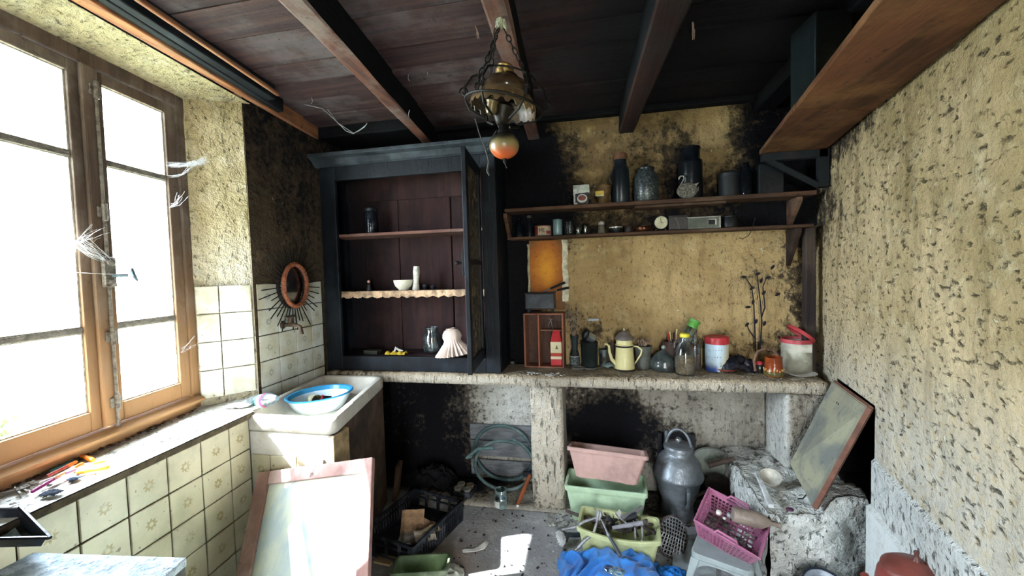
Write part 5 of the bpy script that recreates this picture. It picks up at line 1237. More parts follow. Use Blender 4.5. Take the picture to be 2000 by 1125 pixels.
for i, (px_, py_, r_, lb) in enumerate(((1404, 1001, .014, 'white ping-pong-like ball in the pink basket'), (1424, 1006, .012, 'small grey bauble beside the white ball in the basket'), (1415, 1012, .008, 'tiny white bead below the white ball in the basket'))):
    t_ = MB(); t_.ball((0, 0, 0), r_, 2, (1, 1, 1), .02); o = t_.build('ball' if i == 0 else 'bead', mat(['d2cec4', '8f9494', 'c9c9c2'][i], rough=.5), None, smooth=True); o.modifiers.clear(); o.location = pix(px_, py_, y=2.10); tag(o, lb, 'ball')
b = MB(); rnd = random.Random(8)
for i in range(60):
    p = inb(rnd.uniform(-.09, .09), rnd.uniform(-.07, .07), rnd.uniform(.008, .05)); b.ball(p, rnd.uniform(.005, .013), 1, (1, .7, .6), .2)
o = b.build('bric_a_brac', mat('6f6a66', rough=.6, var=.5, scale=30), None); o['kind'] = 'stuff'; tag(o, 'small grey bits and shells filling the pink basket', 'bits')
# ---- on the ledge
t_ = thing('chipped_cup', 'white enamel cup tipped over on the hearth ledge', 'cup', (.880, 2.33, .372), (math.radians(25), math.radians(-12), 0))
lathe_part('cup_body', [(0, 0), (.030, 0), (.044, .02), (.050, .042), (.052, .046), (.049, .046), (.040, .022), (0, .006)], mat('b9b6aa', rough=.35, dirt=.3), t_, 28)
b = MB(); b.tube([(-.045, -.01, .035), (-.065, -.015, .03), (-.06, -.012, .012), (-.04, -.008, .01)], .004, 8); b.build('handle', mat('b9b6aa', rough=.35, dirt=.3), t_, smooth=True)
wa, wb2 = pix(1480, 935, y=2.36), pix(1502, 1002, y=2.09)
b = MB(); b.hexa([(.835, 2.42, .365), (.855, 2.42, .365), (.800, 2.08, .372), (.775, 2.08, .372)], [(.835, 2.42, .385), (.855, 2.42, .385), (.800, 2.08, .39), (.775, 2.08, .39)]); o = b.build('white_batten', mat('dfe3e4', rough=.7, world=True), None, bevel=.002); tag(o, 'white painted batten along the left edge of the hearth ledge', 'batten')
b = MB(); b.ball((0, 0, 0), .014, 2, (1.3, .9, .6), .1); o = b.build('plum_stone_shell', mat('4a2440', rough=.5), None, smooth=True); o.modifiers.clear(); o.location = pix(1543, 995, z=.375); tag(o, 'small purple shell on the hearth ledge', 'shell')
# ---- leaning board
B4 = [Vector((1.225, 2.455, .885)), Vector((1.128, 2.0, .897)), Vector((.955, 2.075, .400)), None]
B4[3] = pix(1543, 905, y=2.36)
nn = (B4[1]-B4[0]).cross(B4[3]-B4[0]).normalized()
if nn.dot(CP-B4[0]) < 0: nn = -nn
t = NT('board_grey_worn'); P = t.coord(); n1 = t.noise(P, 5, 5, .62, .5); n2 = t.noise(P, 34, 4, .6)
c = t.mix(t.ramp(n1, .40, .60), '6f726c', '94937c'); c = t.mix(t.math('MULTIPLY', t.ramp(n2, .55, .7), .5), c, '4c5256'); t.color(c); t.set(Roughness=.4); t.bump(n2, .1, .01)
t_ = thing('leaning_board', 'thick grey board leaning slantwise against the right wall over the hearth', 'board', B4[2])
q_ = [p-B4[2] for p in B4]; b = MB(); b.hexa([p-nn*.006 for p in q_], [p for p in q_]); b.build('face_panel', t.m, t_)
b = MB(); b.hexa([p-nn*.026 for p in q_], [p-nn*.0062 for p in q_]); b.build('core', mat('5a3d30', rough=.8), t_)
def edgebar(a, c_):
    b = MB(); b.tube([a-nn*.012, c_-nn*.012], .0135, 4); return b
edgebar(q_[1], q_[2]).build('reddish_edge', mat('6e4a3c', rough=.8), t_); edgebar(q_[0], q_[1]).build('reddish_edge', mat('6e4a3c', rough=.8), t_)
b = MB()
for f_ in (.30, .36): b.lathe([(0, 0), (.006, 0), (.006, .002), (0, .002)], 10, T(*(q_[0]*(1-f_)*.86+q_[1]*f_*.86+q_[2]*.14+nn*.001)) @ nn.to_track_quat('Z', 'Y').to_matrix().to_4x4())
b.build('screw_hole', mat('15130f'), t_)
tubething('hook_wire', 'bent black wire hooked on the lower edge of the leaning board', 'wire', [('wire', [PX(1558, 974, 2.17), PX(1568, 974, 2.16), PX(1574, 967, 2.15), PX(1590, 960, 2.14)], .003, mat('14161a'))], PX(1568, 974, 2.16))
# ---- bottom right
t_ = thing('clay_pot', 'reddish brown lidded clay pot at the lower right corner', 'pot', (.93, 1.56, .10+.002), (0, math.radians(0), 0))
kz = zat(1076, 1790, Vector((.93, 1.56, 0)))
kp = pix(1790, 1076, y=1.56); t_.location = (kp.x, 1.56, .102); Z_ = kp.z-.102
M_clay = mat('7c3a34', rough=.4, var=.25, dirt=.2, scale=12)
lathe_part('pot_body', [(0, 0), (.07, 0), (.09, .04), (.105, Z_-.14), (.10, Z_-.10), (.088, Z_-.075), (.080, Z_-.072), (0, Z_-.08)], M_clay, t_, 36)
lathe_part('lid', [(.092, Z_-.078), (.090, Z_-.068), (.07, Z_-.054), (.03, Z_-.040), (.012, Z_-.034), (0, Z_-.034)], mat('774038', rough=.4, var=.25, dirt=.3), t_, 36)
lathe_part('lid_knob', [(0, Z_-.036), (.013, Z_-.036), (.009, Z_-.026), (.006, Z_-.012), (.008, Z_-.004), (.005, Z_), (0, Z_)], mat('5c3a34', rough=.4), t_, 16)
b = MB(); b.tube([(-.095, 0, Z_-.14), (-.14, 0, Z_-.125), (-.15, 0, Z_-.10)], [.020, .016, .012], 10); b.build('spout', M_clay, t_, smooth=True)
gp = spot(1608, 1119, .06, 0)
t_ = thing('frying_pan', 'dark-rimmed round pan just entering at the bottom edge near the hearth', 'pan', (pix(1610, 1150, z=.05).x, 2.02-.10, .03), (math.radians(28), 0, 0))
t_.location = pix(1612, 1158, y=1.93)
lathe_part('pan_body', [(0, 0), (.07, 0), (.085, .02), (.088, .022), (.081, .022), (.068, .005), (0, .005)], mat('9aa3ad', rough=.4, metal=.4), t_, 36)
lathe_part('dark_rim', [(.083, .020), (.090, .020), (.091, .025), (.083, .025), (.083, .020)], mat('1e2632', rough=.4), t_, 36)
b = MB(); b.tube([(.08, 0, .02), (.13, 0, .035), (.20, 0, .045)], [.008, .010, .011], 10); b.build('handle', mat('5b6572', rough=.5), t_, smooth=True)
# ================================================================ on the worktop
def W_(px0, px1, p): return (px1-px0)*depth(p)/F_PX
def wt(name, label, cat, px, pyb, r=0, rot=(0, 0, 0), group=None):
    p = spot(px, pyb, CZ, r); p.y = min(p.y, 2.80-r); t_ = thing(name, label, cat, p, rot, group); t_['r'] = r; return t_, p
def H(p, px, py): return pix(px, py, y=p.y).z-p.z
# wooden crate
p0 = pix(1024, 702, y=2.70); p1 = pix(1102, 709, y=2.69); p0.z = p1.z = CZ
ww = (p1-p0).length; ca = math.atan2(p1.y-p0.y, p1.x-p0.x)
ch = pix(1102, 612, y=p1.y).z-CZ
t_ = thing('wooden_crate', 'reddish wooden bottle crate standing on end with one divider', 'crate', (p0.x, p0.y, CZ), (0, 0, ca))
M_crate = oldwood('crate_wood', '96604a', '6f4536', 'a98a76', (16, 16, 3), None, .35)
cd = .125
for nm, a, b_, z0, z1 in (('side_board', 0, .012, 0, ch), ('side_board', ww-.012, ww, 0, ch), ('divider', ww*.36, ww*.36+.010, .008, ch-.010)):
    b = MB(); b.box(a, b_, 0, cd, z0, z1); b.build(nm, M_crate, t_, bevel=.002)
b = MB(); b.box(.012, ww-.012, 0, cd, ch-.010, ch); b.build('top_board', M_crate, t_, bevel=.002)
b = MB(); b.box(.012, ww-.012, 0, cd, 0, .008); b.build('bottom_board', M_crate, t_)
b = MB(); b.box(.012, ww-.012, cd-.006, cd, .008, ch-.01); b.build('back_board', oldwood('crate_back', '5a4035', '40302a', '6a584e', (16, 16, 3)), t_)
b = MB(); b.box(ww*.36+.010, ww-.012, .05, cd-.006, ch*.66, ch*.66+.008); b.build('inner_shelf', M_crate, t_)
tubething('wire_whisk', 'small tangle of pale wire on the inner shelf of the wooden crate', 'wire', [('wire', [Vector((p0.x+ww*.6, p0.y+.07, CZ+ch*.68)), Vector((p0.x+ww*.62, p0.y+.06, CZ+ch*.80)), Vector((p0.x+ww*.7, p0.y+.06, CZ+ch*.88))], .002, M_steel), ('wire', [Vector((p0.x+ww*.7, p0.y+.07, CZ+ch*.68)), Vector((p0.x+ww*.68, p0.y+.06, CZ+ch*.82)), Vector((p0.x+ww*.62, p0.y+.06, CZ+ch*.9))], .002, M_steel)], Vector((p0.x+ww*.62, p0.y+.06, CZ+ch*.8)))
# red packet
rp = pix(1091, 702, z=CZ+.01); rp = Vector((p0.x+ww-.055, p0.y+.045, CZ+.0095)); rh = pix(1091, 645, y=rp.y).z-rp.z
t_ = thing('coffee_packet', 'red and white foil packet with a crumpled top inside the wooden crate', 'packet', rp)
M_red = mat('b8242c', rough=.35, var=.2, dirt=.12, scale=20); M_cream = mat('d9cfae', rough=.5, var=.1, dirt=.1)
def band(z0, z1, nm, m_, e=0, lab=None):
    b = MB(); b.box(-.036-e, .036+e, -.025-e, .025+e, z0, z1); b.build(nm, m_, t_, bevel=.003, label=lab)
band(0, rh*.72, 'packet_body', M_red)
band(rh*.18, rh*.27, 'cream_stripe', M_cream, .0012, 'cream stripe'); band(rh*.36, rh*.68, 'cream_label', M_cream, .0012, 'cream label panel with a green mark')
band(rh*.33, rh*.37, 'orange_stripe', mat('c8622c', rough=.4), .0018)
b = MB(); b.prism([(-.004, -.0275, rh*.48), (.014, -.0275, rh*.48), (.005, -.0275, rh*.60)], (0, -.001, 0)); b.build('green_mark', mat('5f6f34'), t_)
b = MB(); b.hexa([(-.036, -.025, rh*.72), (.036, -.025, rh*.72), (.036, .025, rh*.72), (-.036, .025, rh*.72)], [(-.026, -.012, rh*.9), (.026, -.010, rh*.92), (.026, .008, rh*.92), (-.026, .006, rh*.9)]).hexa([(-.026, -.012, rh*.9), (.026, -.010, rh*.92), (.026, .008, rh*.92), (-.026, .006, rh*.9)], [(-.016, -.004, rh), (.024, -.004, rh*.98), (.024, .002, rh*.98), (-.016, .002, rh)]); b.build('folded_top', M_red, t_)
# raclette grill on the crate
gz = CZ+ch+.001; gp0 = pix(1032, 606, y=p0.y+.05)
gw = W_(1033, 1090, Vector((p0.x, p0.y+.03, gz)))
t_ = thing('table_grill', 'small dark grey enamelled table grill standing on the wooden crate', 'grill', (p0.x+.01, p0.y+.035, gz), (0, 0, ca))
gh = pix(1060, 573, y=p0.y+.04).z-gz
M_dk = mat('3c3f45', rough=.5, metal=.2, dirt=.35, dirtcol='565a60')
for x in (.018, gw-.018):
    for y in (.010, .07):
        b = MB(); b.tube([(x, y, 0), (x, y, .025)], .006, 8); b.build('foot', M_dk, t_)
b = MB(); b.box(0, gw, -.01, .085, .025, gh); b.build('grill_body', M_dk, t_, bevel=.006)
b = MB(); b.box(-.004, gw+.004, -.014, .089, gh, gh+.006); b.build('top_plate', mat('24272c', rough=.5, metal=.3), t_, bevel=.002)
for (a, c_, lb) in (((1062, 576), (1103, 552), 'upper'), ((1078, 576), (1110, 562), 'lower')):
    A = pix(*a, y=p0.y+.06); Cc = pix(*c_, y=p0.y+.0); A.z = max(A.z, gz+gh+.012)
    tubething('grill_pan', '%s of the two black-handled pans lying on the table grill' % lb, 'pan', [('handle', [A*.65+Cc*.35, Cc], [.007, .009], mat('16181c', rough=.5)), ('pan_stem', [A, A*.65+Cc*.35], .004, M_steel)], A)
# small stones/crumbs left of crate
for i, (px_, py_, r_, c_, lb) in enumerate(((985, 708, .036, '1c222c', 'dark round bottle end in the gloom left of the wooden crate'), (975, 712, .022, '2b3038', 'small dark lump left of the dark bottle end'), (1003, 710, .016, '5b5a58', 'small pale stone beside the foot of the wooden crate'))):
    p = spot(px_, py_, CZ, r_); b = MB(); b.ball((0, 0, r_*.8), r_, 2, (1.1, .9, .8), .05); o = b.build(['bottle_end', 'lump', 'stone'][i], mat(c_, rough=.5), None, smooth=True); o.modifiers.clear(); o.location = p; tag(o, lb, ['bottle', 'lump', 'stone'][i])
# dried flowers in glass vase
t_, p = wt('glass_vase', 'faceted dark glass vase on the worktop holding dry stems', 'vase', 1125, 708, .03)
vh = H(p, 1125, 655)
lathe_part('vase_body', [(0, 0), (.033, 0), (.035, .006), (.030, vh*.35), (.020, vh*.55), (.022, vh*.8), (.030, vh), (.028, vh), (.019, vh*.8), (.017, vh*.55), (.026, vh*.35), (.030, .010), (0, .01)], mat('2c3336', rough=.15, dirt=.1), t_, 12, smooth=False)
lathe_part('etched_band', [(.0345, .012), (.0335, vh*.30), (.0315, vh*.30), (.0325, .012)], mat('5f6a6a', rough=.2, scale=60, var=.7), t_, 12, smooth=False)
lathe_part('white_line', [(.0318, vh*.31), (.0312, vh*.34), (.0295, vh*.34), (.030, vh*.31)], mat('a9b0ac', rough=.3), t_, 12)
def dry_bunch(name, label, base, n, h_, spread, seed, colr, leafy=.5, leafcol='4a4038', lean=(0, 0)):
    r = random.Random(seed); t_ = thing(name, label, 'dried plant', base)
    b = MB(); l = MB()
    for i in range(n):
        a = r.uniform(0, 2*PI); s = spread*r.uniform(.2, 1); hh = h_*r.uniform(.6, 1)
        tip = Vector((s*math.cos(a)+lean[0], s*math.sin(a)*.5+lean[1], hh)); mid = tip*.5+Vector((r.uniform(-.01, .01), 0, 0)); mid.x *= .6
        b.tube([(r.uniform(-.006, .006), r.uniform(-.006, .006), 0), mid, tip], [.0022, .0018, .001], 5)
        for k_ in range(5):
            f = r.uniform(.45, 1); q = mid*(1-f)*2+tip*(f*2-1) if f > .5 else mid
            if r.random() < leafy: l.ball(q+Vector((r.uniform(-.006, .006), 0, r.uniform(-.004, .004))), r.uniform(.003, .007), 1, (1, .6, 1.5), .3)
            e = q+Vector((r.uniform(-.02, .02), r.uniform(-.01, .01), r.uniform(.005, .025))); b.tube([q, e], [.0012, .0006], 4)
    b.build('stems', mat(colr, rough=.9), t_); l.build('seed_heads', mat(leafcol, rough=.9), t_)
dry_bunch('dried_flowers', 'tall brittle bunch of dry stems in the dark faceted vase', p+Vector((0, 0, vh*.7)), 26, H(p, 1125, 590)-vh*.7, .07, 3, '8a7a66')
# dark pot with metal mug inside
t_, p = wt('dark_pot', 'black enamel pot holding a shiny metal mug beside the vase', 'pot', 1153, 706, .05)
ph = H(p, 1153, 668)
lathe_part('pot_body', [(0, 0), (.046, 0), (.052, .01), (.054, ph), (.057, ph+.003), (.050, ph+.003), (.048, .01), (0, .008)], mat('1c2424', rough=.4, dirt=.2, dirtcol='3a4642'), t_, 28)
mp_ = Vector((p.x+.005, p.y-.005, p.z+ph+.035))
t_ = thing('metal_mug', 'tilted shiny metal mug propped in the black pot', 'mug', mp_, (math.radians(10), math.radians(-62), math.radians(15)))
lathe_part('mug_body', [(0, -.028), (.030, -.028), (.032, -.02), (.032, .03), (.035, .033), (.031, .033), (.029, -.02), (0, -.024)], mat('b9c0c6', rough=.28, metal=.8, dirt=.15), t_, 28)
lathe_part('dark_rim', [(.030, .028), (.037, .03), (.037, .036), (.030, .036), (.030, .028)], mat('14171a', rough=.4), t_, 28)
b = MB(); b.tube([(.0, .032, .02), (0, .055, .015), (0, .055, -.012), (0, .032, -.018)], .004, 8); b.build('handle', mat('8c9298', rough=.3, metal=.8), t_, smooth=True)
b = MB(); b.hexa([(-.035, -.004, 0), (.035, -.004, .004), (.03, .004, .004), (-.035, .004, 0)], [(-.03, -.004, .016), (.035, -.004, .016), (.035, .004, .016), (-.03, .004, .016)]); o = b.build('paper_slip', mat('b3bccb', rough=.8), None); o.location = pix(1159, 627, y=2.79); tag(o, 'pale bluish paper slip stuck to the wall above the black pot', 'paper')
# glass tumbler, glass discs, green paper
t_, p = wt('glass_tumbler', 'ribbed clear glass tumbler left of the cream coffee pot', 'glass', 1178, 706, .026)
gh_ = H(p, 1178, 682)
lathe_part('glass_body', [(0, .006), (.022, 0), (.024, .004), (.029, gh_), (.027, gh_), (.022, .010), (0, .008)], glassmat('b4c3c0', .3, '7f8c88', .1, .5), t_, 16, smooth=False)
for i, px_ in enumerate((1129, 1153)):
    t_, p = wt('glass_saucer', 'dusty flat glass disc, the %s of two before the vase' % ('one nearer the wooden crate' if i == 0 else 'one nearer the cream coffee pot'), 'saucer', px_, 722, .02)
    lathe_part('disc', [(0, .001), (.030, 0), (.040, .006), (.042, .010), (.039, .010), (.028, .004), (0, .004)], mat('7c7a72', rough=.3, dirt=.4), t_, 28)
    lathe_part('rim', [(.040, .0085), (.043, .009), (.043, .0115), (.040, .0115), (.040, .0085)], mat('9c9a90', rough=.2), t_, 28)
rag('tissue', 'crumpled bluish green tissue at the foot of the cream coffee pot', 'tissue', spot(1190, 718, CZ, .02), .075, .05, .03, mat('8ea6a2', rough=.9), 14, 41, .4)
# enamel coffee pot
t_, p = wt('coffee_pot', 'tall cream enamel coffee pot with a grey domed lid and curved spout', 'coffee pot', 1220, 724, .048)
k = W_(0, 1, p); cz = lambda py: H(p, 1220, py+3)
M_cr = mat('cfc794', rough=.25, var=.1, dirt=.15, dirtcol='8a7c4e', scale=10, bump=.05); M_blk = mat('1d1c1a', rough=.4)
R1, R2, R3 = 39*k/2, 33*k/2, 31*k/2
lathe_part('pot_body', [(0, 0), (R1*.96, 0), (R1, .006), (R1*.98, .02), (R2, cz(676)), (R2*1.05, cz(672)), (R2*1.05, cz(669)), (R3, cz(668)), (R3, cz(659)), (R3*.9, cz(658)), (0, cz(658))], M_cr, t_, 36)
lathe_part('black_line', [(R2*1.02, cz(674)), (R2*1.09, cz(673)), (R2*1.09, cz(671)), (R2*1.02, cz(670))], M_blk, t_, 36)
lathe_part('base_line', [(R1*.99, .0), (R1*1.02, .002), (R1*1.02, .006), (R1*.99, .008)], M_blk, t_, 36)
lathe_part('lid', [(R3*1.12, cz(660)), (R3*1.14, cz(658)), (R3*.95, cz(652)), (R3*.55, cz(646)), (R3*.2, cz(643)), (0, cz(642.5))], mat('6a625e', rough=.4, dirt=.3), t_, 36)
lathe_part('lid_knob', [(0, cz(643.5)), (.004, cz(643.5)), (.007, cz(641)), (.005, cz(638.5)), (0, cz(638))], mat('b8ae98', rough=.3), t_, 16)
b = MB(); b.tube([(-R1*.85, -.01, cz(707)), (-R1*1.25, -.02, cz(698)), (-R1*1.45, -.024, cz(684)), (-R1*1.5, -.026, cz(672)), (-R1*1.75, -.03, cz(667)), (-R1*1.95, -.034, cz(668))], [.014, .012, .009, .008, .007, .006], 12); b.build('spout', M_cr, t_, smooth=True)
b = MB(); b.tube([(R2*.9, -.01, cz(672)), (R2*1.5, -.014, cz(673)), (R2*1.95, -.016, cz(679)), (R2*1.85, -.016, cz(688)), (R2*1.5, -.012, cz(697)), (R1*1.0, -.008, cz(706))], [.005, .006, .006, .006, .005, .004], 10); b.build('handle', M_cr, t_, smooth=True)
# flower pot behind with dry plant
t_, p = wt('flower_pot', 'grey-green flower pot with a dead plant behind the coffee pot handle', 'flower pot', 1250, 708, .05)
fh = H(p, 1250, 675)
lathe_part('pot_body', [(0, 0), (.038, 0), (.052, fh*.85), (.056, fh*.85), (.057, fh), (.050, fh), (.046, .01), (0, .01)], mat('5e605a', rough=.6, dirt=.3), t_, 28)
dry_bunch('dead_plant', 'shrivelled dead plant in the grey-green flower pot', p+Vector((0, 0, fh*.8)), 30, .075, .06, 9, '6c5e50', .7, 'a58c76')
b = MB(); b.prism([(.085*math.cos(a), 0, .085*math.sin(a)*.9) for a in [2*PI*k_/32 for k_ in range(32)]], (0, .01, 0)); b.prism([(.03*math.cos(a), -.006, .03*math.sin(a)) for a in [2*PI*k_/20 for k_ in range(20)]], (0, .006, 0)); o = b.build('round_board', mat('46382f', rough=.8), None, bevel=.002); q = pix(1205, 655, y=2.79); o.location = (q.x, 2.80, CZ+.085); o.rotation_euler = (-.08, 0, 0); tag(o, 'brown round wooden board leaning on the wall behind the coffee pot', 'board')
# glass bell cover
t_, p = wt('glass_cheese_dome', 'heavy cut glass dome with a round knob on the worktop', 'glass dome', 1294, 722, .075)
dh = H(p, 1294, 674); R_ = W_(1266, 1320, p)/2
lathe_part('dome', [(R_*.88, 0), (R_*.95, .004), (R_, dh*.16), (R_*.98, dh*.24), (R_*.94, dh*.30), (R_*.97, dh*.36), (R_*.86, dh*.46), (R_*.62, dh*.62), (R_*.34, dh*.74), (R_*.16, dh*.80), (R_*.12, dh*.82)], mat('454c4b', rough=.2, metal=.0, var=.5, scale=18, dirt=.4, spec=.5), t_, 32)
b = MB(); b.ball((0, 0, dh*.91), dh*.10, 2); b.build('knob', mat('7d8583', rough=.12, spec=.9), t_, smooth=True)
# brown cup with cutlery
t_, p = wt('brown_beaker', 'dark brown pottery beaker holding coloured cutlery handles', 'beaker', 1308, 712, .05)
bh = H(p, 1308, 666); R_ = W_(1289, 1329, p)/2
lathe_part('beaker_body', [(0, 0), (R_*.85, 0), (R_*.9, .01), (R_, bh), (R_*.92, bh), (R_*.8, .01), (0, .01)], mat('42302a', rough=.35, dirt=.2), t_, 28)
for i, (dx, tx, py_, c_, lb) in enumerate(((-.02, -.035, 649, 'a8303c', 'red plastic knife handle leftmost in the brown beaker'), (-.008, -.024, 648, 'cbb872', 'yellowish cream handle beside the leftmost red one'), (.012, .020, 643, 'd8c48a', 'tall cream handle standing at the middle of the beaker'), (.008, .014, 655, 'b03a3a', 'red handle just below the tall cream one'), (.024, .040, 650, 'a02a38', 'red handle leaning right in the brown beaker'), (.0, .004, 650, '22252c', 'black spoon handle at the back of the brown beaker'))):
    a = Vector((p.x+dx, p.y+.004*i-.008, CZ+bh*.55)); e = pix(1308+tx/k, py_, y=p.y); e = Vector((p.x+tx, a.y, e.z))
    tubething('cutlery', lb, 'cutlery', [('handle', [a*.4+e*.6, e], [.004, .006], mat(c_, rough=.4, dirt=.1)), ('blade', [a, a*.4+e*.6], .003, M_steel)], a)
# green-capped jar leaning, clear bottle, jug bottle
p = spot(1345, 700, CZ, .04)
a = pix(1336, 668, y=2.70); e = pix(1359, 625, y=2.70); dd = (e-a)
t_ = thing('green_capped_jar', 'clear jar with a bright green screw cap leaning behind the bottles', 'jar', a-dd*.35, dd.to_track_quat('Z', 'Y').to_euler())
L = dd.length*1.35
lathe_part('jar_body', [(0, 0), (.032, 0), (.036, .01), (.036, L*.72), (.026, L*.80), (.026, L*.83), (0, L*.83)], glassmat('a9bcae', .2, '6d7c70', .08, .4), t_, 24)
lathe_part('screw_cap', [(.026, L*.76), (.0325, L*.76), (.0325, L*.84), (.030, L*.86), (.030, L*.90), (.0325, L*.91), (.0325, L), (0, L*1.01)], mat('5a9a44', rough=.35, var=.15, dirt=.15), t_, 28, label='bright green cap')
t_, p = wt('juice_bottle', 'clear glass bottle half full of rust brown dregs behind the jug', 'bottle', 1357, 722, .035)
jh = H(p, 1357, 640)
M_cg = glassmat('e4e8e8', .05, '9a9c9c', .05, .08)
lathe_part('bottle_body', [(0, .002), (.036, .002), (.039, .01), (.039, jh*.45), (.034, jh*.58), (.020, jh*.78), (.017, jh*.9), (.019, jh*.96), (.019, jh), (.015, jh), (.014, jh*.8), (.030, jh*.58), (.035, jh*.45), (.035, .012), (0, .01)], M_cg, t_, 28)
lathe_part('dregs', [(0, .011), (.0345, .012), (.0345, jh*.36), (0, jh*.36)], mat('8a5a3e', rough=.6, scale=20), t_, 24)
t_, p = wt('glass_jug', 'ribbed glass jug with a yellow cap half full of brownish rice', 'jug', 1338, 734, .048)
jh = H(p, 1338, 652); R_ = W_(1318, 1357, p)/2
prof = [(0, .002), (R_*.9, 0), (R_*.96, .008), (R_, jh*.2), (R_, jh*.50), (R_*.93, jh*.60), (R_*.60, jh*.76), (R_*.42, jh*.86), (R_*.44, jh*.9), (R_*.44, jh*.93)]
lathe_part('jug_body', prof+[(r*.93, z+.003) for r, z in prof[::-1][:-1]]+[(0, .006)], M_cg, t_, 32)
lathe_part('grain', [(0, .008), (R_*.88, .009), (R_*.92, jh*.2), (R_*.92, jh*.42), (R_*.5, jh*.44), (0, jh*.45)], mat('c49a68', rough=.8, scale=90, var=.6, bump=.8), t_, 28)
lathe_part('yellow_cap', [(0, jh*.92), (R_*.46, jh*.92), (R_*.48, jh*.93), (R_*.48, jh*.995), (R_*.42, jh*1.01), (0, jh*1.01)], mat('d6c83a', rough=.4, dirt=.1), t_, 28, label='yellow cap')
b = MB(); b.tube([(-R_*.35, 0, jh*.88), (-R_*.95, 0, jh*.82), (-R_*1.0, 0, jh*.66), (-R_*.85, 0, jh*.60)], .005, 8); b.build('handle', M_cg, t_, smooth=True)
# formula tin (first)
t_, p = wt('milk_powder_tin', 'white and pale blue tin with a red plastic lid standing behind the jug', 'tin', 1384, 712, .058)
th_ = H(p, 1384, 657); R_ = W_(1363, 1405, p)/2
M_tw = NT('tin_print'); O = M_tw.coord('obj'); xyz = M_tw.sep(O)
f = M_tw.ramp(M_tw.math('ADD', xyz[0], M_tw.math('MULTIPLY', xyz[2], -.25)), -.02, .03, False); c = M_tw.mix(f, 'b9cfe0', 'cfc8a4')
f2 = M_tw.ramp(xyz[2], th_*.28, th_*.06); c = M_tw.mix(M_tw.math('MULTIPLY', f2, M_tw.ramp(xyz[0], .0, -.02)), c, '2f4f9c')
c = M_tw.mix(M_tw.math('MULTIPLY', M_tw.ramp(M_tw.noise(O, 30, 4), .55, .7), .4), c, '8c8470'); M_tw.color(c); M_tw.set(Roughness=.4); M_tw = M_tw.m
lathe_part('tin_body', [(0, 0), (R_, 0), (R_*1.02, .003), (R_, .006), (R_, th_*.92), (0, th_*.92)], M_tw, t_, 36)
lathe_part('red_lid', [(R_*1.0, th_*.80), (R_*1.05, th_*.80), (R_*1.06, th_*.98), (R_*1.02, th_), (R_*.9, th_*.985), (0, th_*.985)], mat('c43a42', rough=.4, dirt=.15), t_, 36, label='red plastic lid')
def arc_marks(R_, z, a0, a1, n, h_, parent, m_):
    b = MB()
    for i in range(n):
        a = math.radians(a0+(a1-a0)*i/(n-1)); q = Vector((R_*math.cos(a), R_*math.sin(a), z)); tn = Vector((-math.sin(a), math.cos(a), 0))
        b.tube([q-tn*.002, q+Vector((0, 0, h_*(.6+.4*(i % 2))))-tn*.002], .0011, 4).tube([q+Vector((0, 0, h_*.5)), q+tn*.004+Vector((0, 0, h_*.5))], .0010, 4)
    b.build('lettering', m_, parent)
arc_marks(R_*1.004, th_*.62, -118, -82, 4, .010, t_, mat('9aa6b4')); arc_marks(R_*1.004, th_*.42, -112, -88, 3, .008, t_, mat('3a6ab0')); arc_marks(R_*1.004, th_*.16, -86, -72, 4, .014, t_, mat('2c6a5c'))
# dark plastic bag / objects
rag('dark_bag', 'heap of dark wrinkled plastic between the two red-lidded tins', 'bag', (pix(1437, 700, y=2.71).x, 2.71, CZ), .22, .13, .10, mat('191b26', rough=.35, dirt=.1), 30, 51, 0, fold=5)
b = MB(); b.lathe([(0, 0), (.030, .002), (.050, .012), (.058, .02), (.055, .022), (.046, .014), (.028, .006), (0, .005)], 28); 
for v in list(b.b.verts):
    if v.co.x > .01 and v.co.y > .01: v.co.z += .012
o = b.build('broken_dish', mat('a8543c', rough=.4, dirt=.3, dirtcol='2c1c18'), None, smooth=True); o.location = spot(1418, 728, CZ, .03); tag(o, 'chipped orange-red dish with a pale edge before the dark bag', 'dish')
# dried vine against the wall
def vine():
    t_ = thing('dried_vine', 'long black dried vine standing against the back wall', 'dried plant', (pix(1476, 690, y=2.80).x, 2.80, CZ))
    o_ = Vector(t_.location)
    paths = [[(1476, 690), (1474, 640), (1472, 590), (1468, 560), (1458, 545), (1448, 540)], [(1484, 685), (1488, 630), (1485, 590), (1480, 550), (1478, 528), (1470, 530)], [(1474, 660), (1463, 645), (1458, 632)], [(1487, 620), (1494, 600), (1490, 560), (1498, 540), (1512, 545)]]
    for pth in paths:
        b = MB(); b.tube([pix(x, y, y=2.795+.01*math.sin(y*.05))-o_ for x, y in pth], [.0045*(1-.6*i/len(pth)) for i in range(len(pth))], 6); b.build('stem', mat('1d1820', rough=.9), t_, smooth=True)
    for (x, y, a) in ((1469, 563, .6), (1471, 590, 1.4), (1461, 600, .1), (1477, 628, 1.2), (1492, 572, 1.0), (1500, 542, .2), (1509, 522, .9), (1453, 541, 0), (1519, 575, .5), (1487, 548, 1.3), (1459, 634, .8), (1493, 632, 1.2), (1480, 535, .4)):
        c_ = pix(x, y, y=2.79)-o_; b = MB(); u = Vector((math.cos(a), 0, math.sin(a))); v = Vector((-math.sin(a), 0, math.cos(a)))
        pts = [c_-u*.018, c_-u*.006+v*.009+Vector((0, -.004, 0)), c_+u*.010+v*.007, c_+u*.019, c_+u*.008-v*.008, c_-u*.008-v*.008]
        b.prism(pts, (0, .0015, 0)); b.build('leaf', mat('1a161e', rough=.9), t_)
vine()
